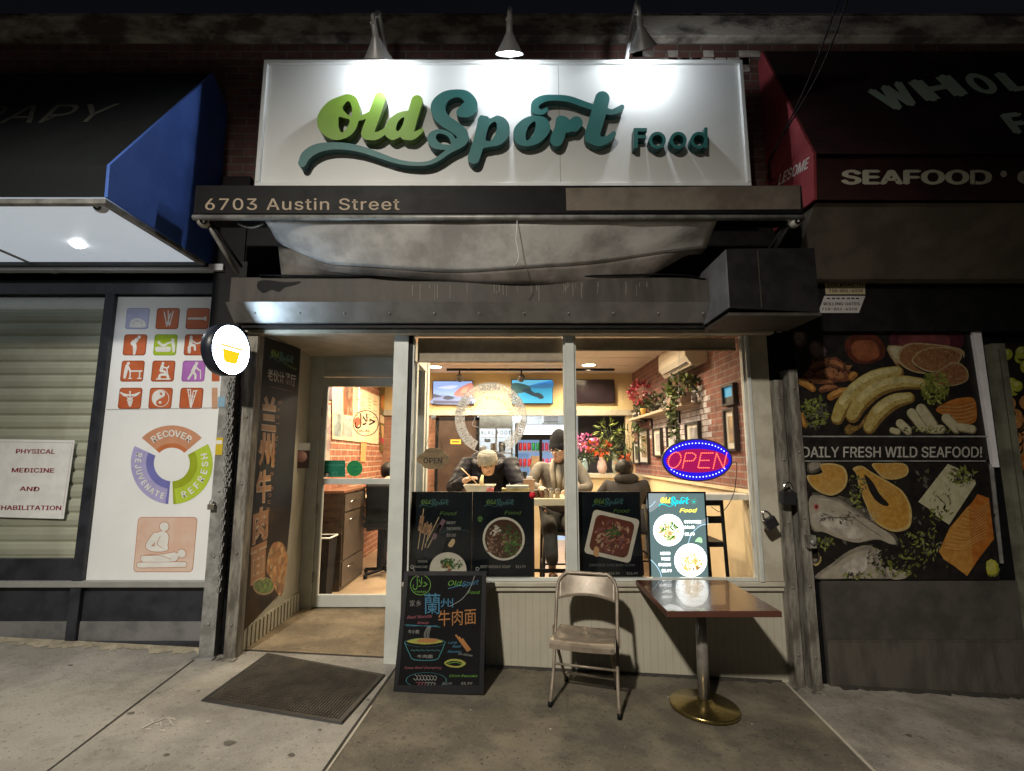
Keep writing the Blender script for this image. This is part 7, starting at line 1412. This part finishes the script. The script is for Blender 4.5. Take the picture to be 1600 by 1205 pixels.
t = thing('waste_bin', 'black waste bin with a pale liner rim inside the door', 'bin', (-1.98, 5.43, ZF))
b = MB(); vs = [(-1.985 + sx * w, 5.43 + sy * w * 1.1, ZF + z) for w, z in ((.085, 0), (.105, .60), (.095, .60), (.08, .05)) for sx, sy in ((-1, -1), (1, -1), (1, 1), (-1, 1))]; b.add(vs, fs, M_dark); b.build('bin', t)
b = MB(); q = [(-1.985 + sx * .106, 5.43 + sy * .117, ZF + .60) for sx, sy in ((-1, -1), (1, -1), (1, 1), (-1, 1))]; b.tube([Vector(v) for v in q], .010, M_white, 6, closed=True); b.build('liner', t)
def onwall(name, lab, fn, cat): b = MB(); fn(Art(b, Pl((XL + .012, 0, 0), (1, 0, 0)), .0012), b); return b.build(name, None, lab, cat)
M_menu = mk('menu_cream', (.66, .52, .34), (.58, .44, .27), scale=5, rough=.5); M_mink = flat('menu_ink', (.20, .11, .06), .6)
F_m1 = food('menu_food', [(.35, .12, .05), (.22, .08, .04), (.5, .3, .18), (.12, .06, .04)], 16); F_m2 = food('menu_food_pale', [(.55, .42, .38), (.45, .30, .28), (.62, .52, .46)], 14)
def mn(a, b):
    a.poly([(519, 600), (536, 598), (550, 603), (593, 620), (591, 694), (519, 686)], M_menu, 1)
    a.poly([(536, 603), (551, 606), (551, 650), (536, 648)], F_m1, 2); a.poly([(535, 653), (549, 655), (550, 683), (534, 682)], F_m2, 2); a.poly([(521, 645), (533, 647), (533, 683), (520, 681)], food('menu_food_grey', [(.30, .36, .35), (.22, .28, .27), (.4, .42, .38)], 14), 2); a.shape([(553, 656), (560, 652), (563, 660), (556, 668)], flat('menu_red', (.45, .09, .05)), 3)
    for r in range(9):
        for cidx in range(4):
            y = 609 + r * 5.0 + cidx * 4.2; x = 555 + cidx * 9.2
            if y < 612 + cidx * 3.4 or (cidx * 7 + r) % 5 == 4: continue
            a.line([(x, y), (x + 6, y + 1.6)], .9, M_mink, 2)
onwall('wall_menu', 'large cream menu poster with food photos on the inside brick wall', mn, 'menu')
def p2_(a, b):
    a.poly([(594, 596), (612, 600), (613, 708), (594, 706)], flat('poster_green', (.14, .10, .03)), 1); a.disc(600, 629, 5.5, 12, flat('ring_orange', (.60, .16, .05)), 2); a.disc(600, 630, 3.2, 8, flat('ring_gold', (.55, .30, .06)), 3); a.poly([(594, 648), (606, 655), (604, 664), (594, 660)], M_menu, 2); a.poly([(595, 664), (606, 668), (602, 688), (597, 686)], flat('poster_sand', (.55, .33, .15)), 2)
    a.poly([(593, 685), (612, 684), (612, 697), (600, 698)], flat('poster_crimson', (.42, .03, .07)), 3)
onwall('wall_poster', 'narrow green poster with an orange ring and crimson ribbon at the door right edge', p2_, 'poster')
def p3_(a, b): a.poly([(505, 632), (517, 633), (515, 735), (504, 735)], food('mural_pale', [(.55, .42, .34), (.42, .30, .28), (.62, .5, .4), (.35, .25, .26)], 9), 1); a.poly([(506, 597), (519, 597), (519, 625), (506, 624)], flat('dark_print', (.10, .07, .09)), 1)
onwall('wall_mural', 'pale mottled mural strip with a dark print above it, nearest the door hinge', p3_, 'mural')
def p4_(a, b): a.poly([(564, 690), (573, 691), (571, 722), (563, 721)], flat('paper_orange', (.66, .28, .11)), 1)
onwall('wall_slip', 'slim orange paper slip below the menu on the brick wall', p4_, 'paper slip')
t = thing('side_table', 'cream topped table along the left brick wall beyond the cabinet', 'table', (-1.9, 7.0, ZF)); b = MB(); b.box(-2.10, -1.62, 6.50, 7.6, .98, 1.03, M_tblw); b.build('tabletop', t); b = MB(); b.box(-1.72, -1.66, 7.3, 7.36, ZF, .979, M_black); b.build('leg', t); b = MB(); b.box(-1.72, -1.66, 6.6, 6.66, ZF, .979, M_black); b.build('leg', t)
c = Vector((-1.80, 6.72, 1.031)); b = MB(); b.lathe([(.05, 0), (.085, .05), (.078, .05), (.0001, .02)], c, M_white, n=18); b.build('soup_bowl', None, 'small white soup bowl on the side table seen through the door', 'bowl')
t = thing('swivel_chair', 'black office chair under the dark clad customer seen through the door', 'chair', (-1.56, 6.35, ZF)); o = Vector((-1.56, 6.35, ZF))
b = MB(); b.obox(o + Vector((0, 0, .62)), (.44, .44, .07), Matrix(), M_black); b.build('seat', t, bevel=.02); b = MB(); b.obox(o + Vector((.02, -.22, .88)), (.42, .05, .42), Matrix(), M_black); b.build('backrest', t, bevel=.02)
b = MB(); b.tube([o + Vector((0, 0, .06)), o + Vector((0, 0, .60))], .025, M_dark); b.build('column', t)
for k in range(5): a_ = R(72 * k + 15); b = MB(); e = o + Vector((.27 * math.cos(a_), .27 * math.sin(a_), .05)); b.tube([o + Vector((0, 0, .08)), e], .018, M_black); b.sph(e - Vector((0, 0, .02)), .028, M_black, 8); b.build('leg', t)
b = MB(); [b.tube([Vector(v) for v in spline([tuple(o + Vector((sx * .2, -.1, .63))), tuple(o + Vector((sx * .27, -.08, .74))), tuple(o + Vector((sx * .27, .1, .82)))], 4)], .014, M_dark, 6) for sx in (-1, 1)]; b.build('armrest', t)

# ------------------------------------------------------------------ people
M_skin = mk('skin', (.60, .38, .27), (.54, .33, .23), scale=14, rough=.5); M_hair = mk('hair_black', (.006, .005, .005), (.010, .009, .008), scale=30, rough=.5)
def skinned(nodes, edges, root, mat, name, parent, sub=2, extra=None, label=None):
    ks = list(nodes); me = bpy.data.meshes.new('s'); me.from_pydata([tuple(nodes[k][0]) for k in ks], [(ks.index(a_), ks.index(b_)) for a_, b_ in edges], [])
    o = bpy.data.objects.new('s', me); C.objects.link(o); m = o.modifiers.new('k', 'SKIN'); m.use_smooth_shade = True
    for i, k in enumerate(ks): v = me.skin_vertices[0].data[i]; r = nodes[k][1]; v.radius = (r, r) if not isinstance(r, tuple) else r; v.use_root = (k == root)
    s_ = o.modifiers.new('u', 'SUBSURF'); s_.levels = s_.render_levels = sub
    dg = bpy.context.evaluated_depsgraph_get(); ev = o.evaluated_get(dg).to_mesh()
    b = MB(); b.add([v.co.copy() for v in ev.vertices], [tuple(p.vertices) for p in ev.polygons], mat, True)
    bpy.data.objects.remove(o); bpy.data.meshes.remove(me)
    if extra: extra(b)
    return b.build(name, parent, label)
def human(lab, J, top_m, bot_m, headgear, bulk=1.0, face=True, stripes=0, extra_top=None):
    """J: joint positions in the place. One continuous body; clothes, hair and hat are children."""
    J = {k: Vector(v) for k, v in J.items()}; t = thing('person', lab, 'person', (J['pel'].x, J['pel'].y, ZF))
    hb, hc = J['hb'], J['hc']; up = (hc - hb).normalized(); fw = J['face'].normalized(); fw = (fw - up * fw.dot(up)).normalized(); rt = fw.cross(up)
    hm = hb.lerp(hc, .5)
    N = {'pel': (J['pel'], .13), 'wst': (J['pel'].lerp(J['chest'], .5), .115), 'chest': (J['chest'], .13), 'neckb': (J['neck'], .055), 'hb': (hb + fw * .01, .062), 'hm': (hm, .086), 'hc': (hc - up * .045, .074)}
    E = [('pel', 'wst'), ('wst', 'chest'), ('chest', 'neckb'), ('neckb', 'hb'), ('hb', 'hm'), ('hm', 'hc')]
    for s in 'LR':
        N.update({'sh' + s: (J['sh' + s], .055), 'el' + s: (J['el' + s], .043), 'wr' + s: (J['wr' + s], .029), 'pm' + s: (J['wr' + s].lerp(J['hd' + s], .55), (.040, .024)), 'hip' + s: (J['hip' + s], .085), 'kn' + s: (J['kn' + s], .060), 'an' + s: (J['an' + s], .040), 'to' + s: (J['an' + s] + Vector((0, -.16, -.03)), .035)})
        E += [('chest', 'sh' + s), ('sh' + s, 'el' + s), ('el' + s, 'wr' + s), ('wr' + s, 'pm' + s), ('pel', 'hip' + s), ('hip' + s, 'kn' + s), ('kn' + s, 'an' + s), ('an' + s, 'to' + s)]
        d = (J['hd' + s] - J['wr' + s]).normalized(); ac = d.cross(Vector((0, 0, 1))).normalized(); dn = Vector((0, 0, -1)); pm = N['pm' + s][0]
        for k, (off, L) in enumerate(((-.030, .060), (-.010, .072), (.010, .068), (.029, .054))):
            a0 = pm + ac * off * .9 + d * .03; a1 = a0 + d * L * .55 + dn * .008 + ac * off * .15; a2 = a1 + d * L * .3 + dn * L * .42
            N.update({'f%d0' % k + s: (a0, .010), 'f%d1' % k + s: (a1, .0088), 'f%d2' % k + s: (a2, .0075)}); E += [('pm' + s, 'f%d0' % k + s), ('f%d0' % k + s, 'f%d1' % k + s), ('f%d1' % k + s, 'f%d2' % k + s)]
        q = -1 if s == 'L' else 1; th = pm - d * .012 + ac * .034 * q; N.update({'t0' + s: (th, .012), 't1' + s: (th + d * .035 + ac * .016 * q + dn * .010, .0095), 't2' + s: (th + d * .058 + ac * .004 * q + dn * .022, .008)}); E += [('pm' + s, 't0' + s), ('t0' + s, 't1' + s), ('t1' + s, 't2' + s)]
    def feat(b):
        if not face: return
        Mf = Matrix((rt, fw, up)).transposed(); dark = flat('eye_dark', (.02, .015, .012), .2)
        b.sph(hm + fw * .088 - up * .012, (.013, .020, .024), M_skin, 10, Mf)
        for sx in (-1, 1):
            b.sph(hm + fw * .078 + rt * sx * .032 + up * .014, (.013, .008, .007), dark, 8, Mf); b.sph(hm + fw * .080 + rt * sx * .033 + up * .034, (.018, .007, .004), M_hair, 8, Mf)
            b.sph(hm + rt * sx * .087 - up * .005 - fw * .005, (.010, .018, .028), M_skin, 8, Mf)
        b.sph(hm + fw * .075 - up * .050, (.022, .008, .006), flat('lips', (.36, .14, .11), .5), 8, Mf)
    skinned(N, E, 'pel', M_skin, 'body', t, 2, feat)
    B = bulk
    T = {'pel': (J['pel'] + Vector((0, 0, .0)), .165 * B), 'wst': (J['pel'].lerp(J['chest'], .5), .160 * B), 'chest': (J['chest'], .165 * B), 'nk': (J['chest'].lerp(J['neck'], .62), .105 * B), 'col': (J['neck'] - (J['neck'] - J['chest']).normalized() * .005, .078)}
    TE = [('pel', 'wst'), ('wst', 'chest'), ('chest', 'nk'), ('nk', 'col')]
    for s in 'LR':
        if stripes:
            prev = 'chest'
            for seg, (a_, c_, r0, r1) in enumerate((('sh', 'el', .088, .075), ('el', 'wr', .074, .052))):
                n = 5
                for k in range(n + (1 if seg else 0)):
                    f = k / n; key = '%s%d%s' % (a_, k, s); T[key] = (J[a_ + s].lerp(J[c_ + s], f * (.95 if seg else 1)), (r0 + (r1 - r0) * f) * B * (1.12 if k % 2 == 0 else .90)); TE.append((prev, key)); prev = key
        else:
            T.update({'sh' + s: (J['sh' + s], .082 * B), 'el' + s: (J['el' + s], .066 * B), 'wr' + s: (J['el' + s].lerp(J['wr' + s], .93), .046 * B)}); TE += [('chest', 'sh' + s), ('sh' + s, 'el' + s), ('el' + s, 'wr' + s)]
    skinned(T, TE, 'pel', top_m, 'jacket', t, 2, extra_top)
    Bt = {'pel': (J['pel'] - Vector((0, 0, .03)), .155)}; BE = []
    for s in 'LR': Bt.update({'hip' + s: (J['hip' + s], .108), 'kn' + s: (J['kn' + s], .083), 'an' + s: (J['an' + s] + Vector((0, 0, .05)), .068)}); BE += [('pel', 'hip' + s), ('hip' + s, 'kn' + s), ('kn' + s, 'an' + s)]
    skinned(Bt, BE, 'pel', bot_m, 'trousers', t, 2)
    for s in 'LR': b = MB(); p = J['an' + s]; b.sph(p + Vector((0, -.07, -.035)), (.05, .14, .045), M_black, 10); b.build('shoe', t)
    headgear(t, hm, up, fw, rt); return t
def cap(b, hm, up, fw, rt, prof, m, tilt=.0):
    ax = (up - fw * tilt).normalized(); b.lathe(prof, hm, m, ax, 24)
def beanie(m, tall):
    def f(t, hm, up, fw, rt):
        b = MB(); ax = (up * 1 - fw * .25).normalized()
        b.lathe([(.101, .006), (.105, .010), (.106, .055), (.101, .066), (.101, .085), (.093, .108 + tall * .35), (.070, .128 + tall * .7), (.036, .142 + tall * .95), (.0001, .146 + tall)], hm + up * -.005, m, ax, 26); b.build('beanie', t)
    return f
def hairdo(t, hm, up, fw, rt):
    b = MB(); ax = (up - fw * .5).normalized(); b.lathe([(.090, -.065), (.099, -.03), (.101, .02), (.094, .055), (.07, .085), (.035, .10), (.0001, .105)], hm - fw * .008, M_hair, ax, 22); b.build('hair', t)
M_puff = mk('puffer', (.016, .016, .024), (.009, .009, .014), scale=10, spec=.15, rough=.6, bump=.5, bscale=16); M_grey = mk('grey_shirt', (.20, .18, .15), (.14, .125, .105), scale=9, rough=.8, bump=.3, bscale=30); M_char = mk('charcoal_jacket', (.030, .027, .026), (.018, .016, .016), scale=8, rough=.8, bump=.3, bscale=24); M_bk = mk('black_clothes', (.02, .019, .02), (.013, .012, .013), scale=8, rough=.8)
nt_ = M_puff.node_tree; wv_ = nt_.nodes.new('ShaderNodeTexWave'); wv_.bands_direction = 'Z'; wv_.inputs['Scale'].default_value = 5.2; wv_.inputs['Distortion'].default_value = 1.2; wv_.inputs['Detail'].default_value = 2
tc_ = next(q for q in nt_.nodes if q.type == 'TEX_COORD'); nt_.links.new(tc_.outputs['Object'], wv_.inputs['Vector']); bp_ = nt_.nodes.new('ShaderNodeBump'); bp_.inputs['Strength'].default_value = .3; bp_.inputs['Distance'].default_value = .012; nt_.links.new(wv_.outputs['Fac'], bp_.inputs['Height']); nt_.links.new(bp_.outputs[0], nt_.nodes['Principled BSDF'].inputs['Normal'])
M_jean = mk('grey_trousers', (.055, .055, .052), (.035, .035, .034), scale=8, rough=.85, bump=.3, bscale=30); M_bean1 = mk('beanie_grey', (.36, .33, .27), (.27, .25, .20), scale=30, rough=.9, bump=.4, bscale=120); M_bean2 = mk('beanie_navy', (.009, .010, .015), (.006, .006, .010), scale=30, rough=.9, bump=.4, bscale=120)
def legs(px, py, pz, dx=.11): return dict(hipL=(px + dx, py - .02, pz - .02), hipR=(px - dx, py - .02, pz - .02), knL=(px + dx + .03, py - .42, pz - .03), knR=(px - dx - .03, py - .42, pz - .03), anL=(px + dx, py - .38, .40), anR=(px - dx, py - .38, .40))
hp = P(762, 727, 5.12); hr = P(731, 748, 4.98)
J1 = dict(pel=(-.27, 5.66, .90), chest=(-.27, 5.50, 1.35), neck=(-.25, 5.34, 1.47), hb=hp + Vector((.005, .045, -.075)), hc=hp + Vector((-.005, -.055, .105)), face=(.12, -.6, -1), shR=(-.50, 5.42, 1.45), shL=(-.03, 5.42, 1.45), elR=(-.60, 5.20, 1.22), elL=(.10, 5.22, 1.22), wrR=hr + Vector((-.03, .06, -.02)), hdR=hr + Vector((.06, -.03, .02)), wrL=(-.0, 5.02, 1.22), hdL=(-.08, 4.93, 1.215), **legs(-.27, 5.66, .88))
human('diner in dark puffer jacket and pale grey beanie bent over a noodle bowl with chopsticks', J1, M_puff, M_jean, beanie(M_bean1, .0), 1.10, True, 1)
p1_ = bpy.data.objects['person']
b = MB(); b.sph(Vector((-.26, 5.50, 1.525)), (.20, .085, .10), M_puff, 18); b.tube([(-.40, 5.36, 1.50), (-.36, 5.27, 1.46), (-.25, 5.235, 1.43), (-.15, 5.27, 1.46), (-.11, 5.36, 1.50)], [.035, .042, .044, .042, .035], M_puff, 10); b.build('hood', p1_)
M_chop = flat('chopstick', (.58, .40, .22), .5); b = MB(); a_ = P(720, 731, 4.95); e_ = P(746, 757, 4.86)
b.tube([a_, e_], [.004, .003], M_chop, 6); b.tube([a_ + Vector((.012, 0, -.006)), e_ + Vector((.006, .0, -.004))], [.004, .003], M_chop, 6); b.build('chopsticks', None, 'pair of wooden chopsticks held over the takeout bowl', 'chopsticks')
h2 = P(873, 706, 5.36)
J2 = dict(pel=(.50, 5.62, .90), chest=(.50, 5.55, 1.33), neck=(.50, 5.49, 1.53), hb=h2 + Vector((.012, .025, -.075)), hc=h2 + Vector((-.012, -.02, .115)), face=(-.62, -.8, -.7), shR=(.29, 5.50, 1.455), shL=(.71, 5.52, 1.455), elR=(.20, 5.36, 1.24), elL=(.81, 5.34, 1.22), wrR=(.30, 5.14, 1.23), hdR=(.34, 5.06, 1.225), wrL=(.62, 5.14, 1.22), hdL=(.54, 5.10, 1.22), **legs(.50, 5.62, .88, .09))
def hat2(t, hm, up, fw, rt):
    beanie(M_bean2, .085)(t, hm, up, fw, rt); b = MB(); mg = flat('glasses_wire', (.55, .5, .42), .25, metal=.8)
    for sx in (-1, 1): c = hm + fw * .095 + rt * sx * .034 + up * .012; b.tube([c + rt * .026 * math.cos(q) + up * .022 * math.sin(q) for q in [2 * math.pi * k / 14 for k in range(14)]], .0022, mg, 5, closed=True); b.tube([c + rt * sx * .026, hm + rt * sx * .095 + up * .015], .002, mg, 5)
    b.tube([hm + fw * .096 + rt * -.008 + up * .014, hm + fw * .096 + rt * .008 + up * .014], .002, mg, 5); b.build('glasses', t)
    b = MB(); b.sph(hm - fw * .04 - up * .05, (.085, .07, .075), M_hair, 14, Matrix((rt, fw, up)).transposed()); b.build('hair', t)
t2 = human('person in tall dark beanie, glasses and open grey shirt behind the condiment jars', J2, M_grey, M_jean, hat2, 1.0)
b = MB(); b.tube([h2 + Vector((.075, .02, -.02)), h2 + Vector((.088, .0, -.12)), h2 + Vector((.085, -.01, -.24)), h2 + Vector((.08, -.0, -.36))], [.035, .042, .04, .02], M_hair, 10); b.build('long_hair', t2)
M_lap = mk('shirt_pale', (.34, .30, .24), (.26, .23, .18), scale=12, rough=.85, bump=.4, bscale=26)
for sx in (-1, 1): b = MB(); b.tube([(.50 + sx * .055, 5.445, 1.515), (.50 + sx * .075, 5.395, 1.42), (.50 + sx * .06, 5.375, 1.30), (.50 + sx * .05, 5.38, 1.14)], [.022, .030, .028, .022], M_lap, 8); b.build('lapel', t2)
b = MB(); b.tube([(.50, 5.44, 1.46), (.50, 5.405, 1.38), (.50, 5.40, 1.14)], [.02, .036, .04], flat('inner_shirt', (.40, .36, .28), .8), 10); b.build('inner_shirt', t2)
h3 = P(974, 733, 6.25)
J3 = dict(pel=(1.40, 6.20, .80), chest=(1.42, 6.30, 1.10), neck=(1.40, 6.32, 1.27), hb=h3 + Vector((0, .01, -.085)), hc=h3 + Vector((-.005, .02, .115)), face=(-.8, .6, -.35), shR=(1.64, 6.30, 1.20), shL=(1.19, 6.32, 1.20), elR=(1.72, 6.46, 1.0), elL=(1.08, 6.48, 1.0), wrR=(1.58, 6.68, 1.03), hdR=(1.52, 6.76, 1.04), wrL=(1.24, 6.68, 1.03), hdL=(1.30, 6.76, 1.04), hipL=(1.30, 6.22, .78), hipR=(1.50, 6.22, .78), knL=(1.27, 6.62, .76), knR=(1.53, 6.62, .76), anL=(1.28, 6.58, .36), anR=(1.52, 6.58, .36))
t3_ = human('person in charcoal jacket seen from behind at the back of the shop', J3, M_char, M_bk, hairdo, 1.05)
b = MB(); b.sph(Vector((1.405, 6.235, 1.285)), (.155, .075, .075), M_char, 18); b.build('hood', t3_)
stool(1.40, 6.16, R(180), 'black bar stool under the person in the charcoal jacket', False, .68)
t = thing('dining_table', 'cream table in front of the diner in the charcoal jacket', 'table', (1.5, 6.95, ZF)); b = MB(); b.box(1.02, 1.98, 6.62, 7.2, .96, 1.0, M_tblw); b.build('tabletop', t); b = MB(); b.box(1.46, 1.54, 6.88, 6.96, ZF, .959, M_black); b.build('leg', t)
h4 = P(607, 737, 6.42)
J4 = dict(pel=(-1.56, 6.33, .82), chest=(-1.55, 6.38, 1.12), neck=(-1.54, 6.41, 1.29), hb=h4 + Vector((0, .0, -.085)), hc=h4 + Vector((0, .02, .115)), face=(-.2, 1, -.3), shR=(-1.33, 6.38, 1.22), shL=(-1.77, 6.38, 1.22), elR=(-1.30, 6.50, 1.02), elL=(-1.80, 6.52, 1.03), wrR=(-1.46, 6.68, 1.06), hdR=(-1.54, 6.73, 1.06), wrL=(-1.74, 6.68, 1.07), hdL=(-1.68, 6.73, 1.07), hipL=(-1.66, 6.36, .80), hipR=(-1.46, 6.36, .80), knL=(-1.64, 6.75, .74), knR=(-1.42, 6.75, .74), anL=(-1.62, 6.72, .26), anR=(-1.42, 6.72, .26))
human('customer in black on an office chair, back turned, seen through the door', J4, M_bk, M_bk, hairdo, 1.0)
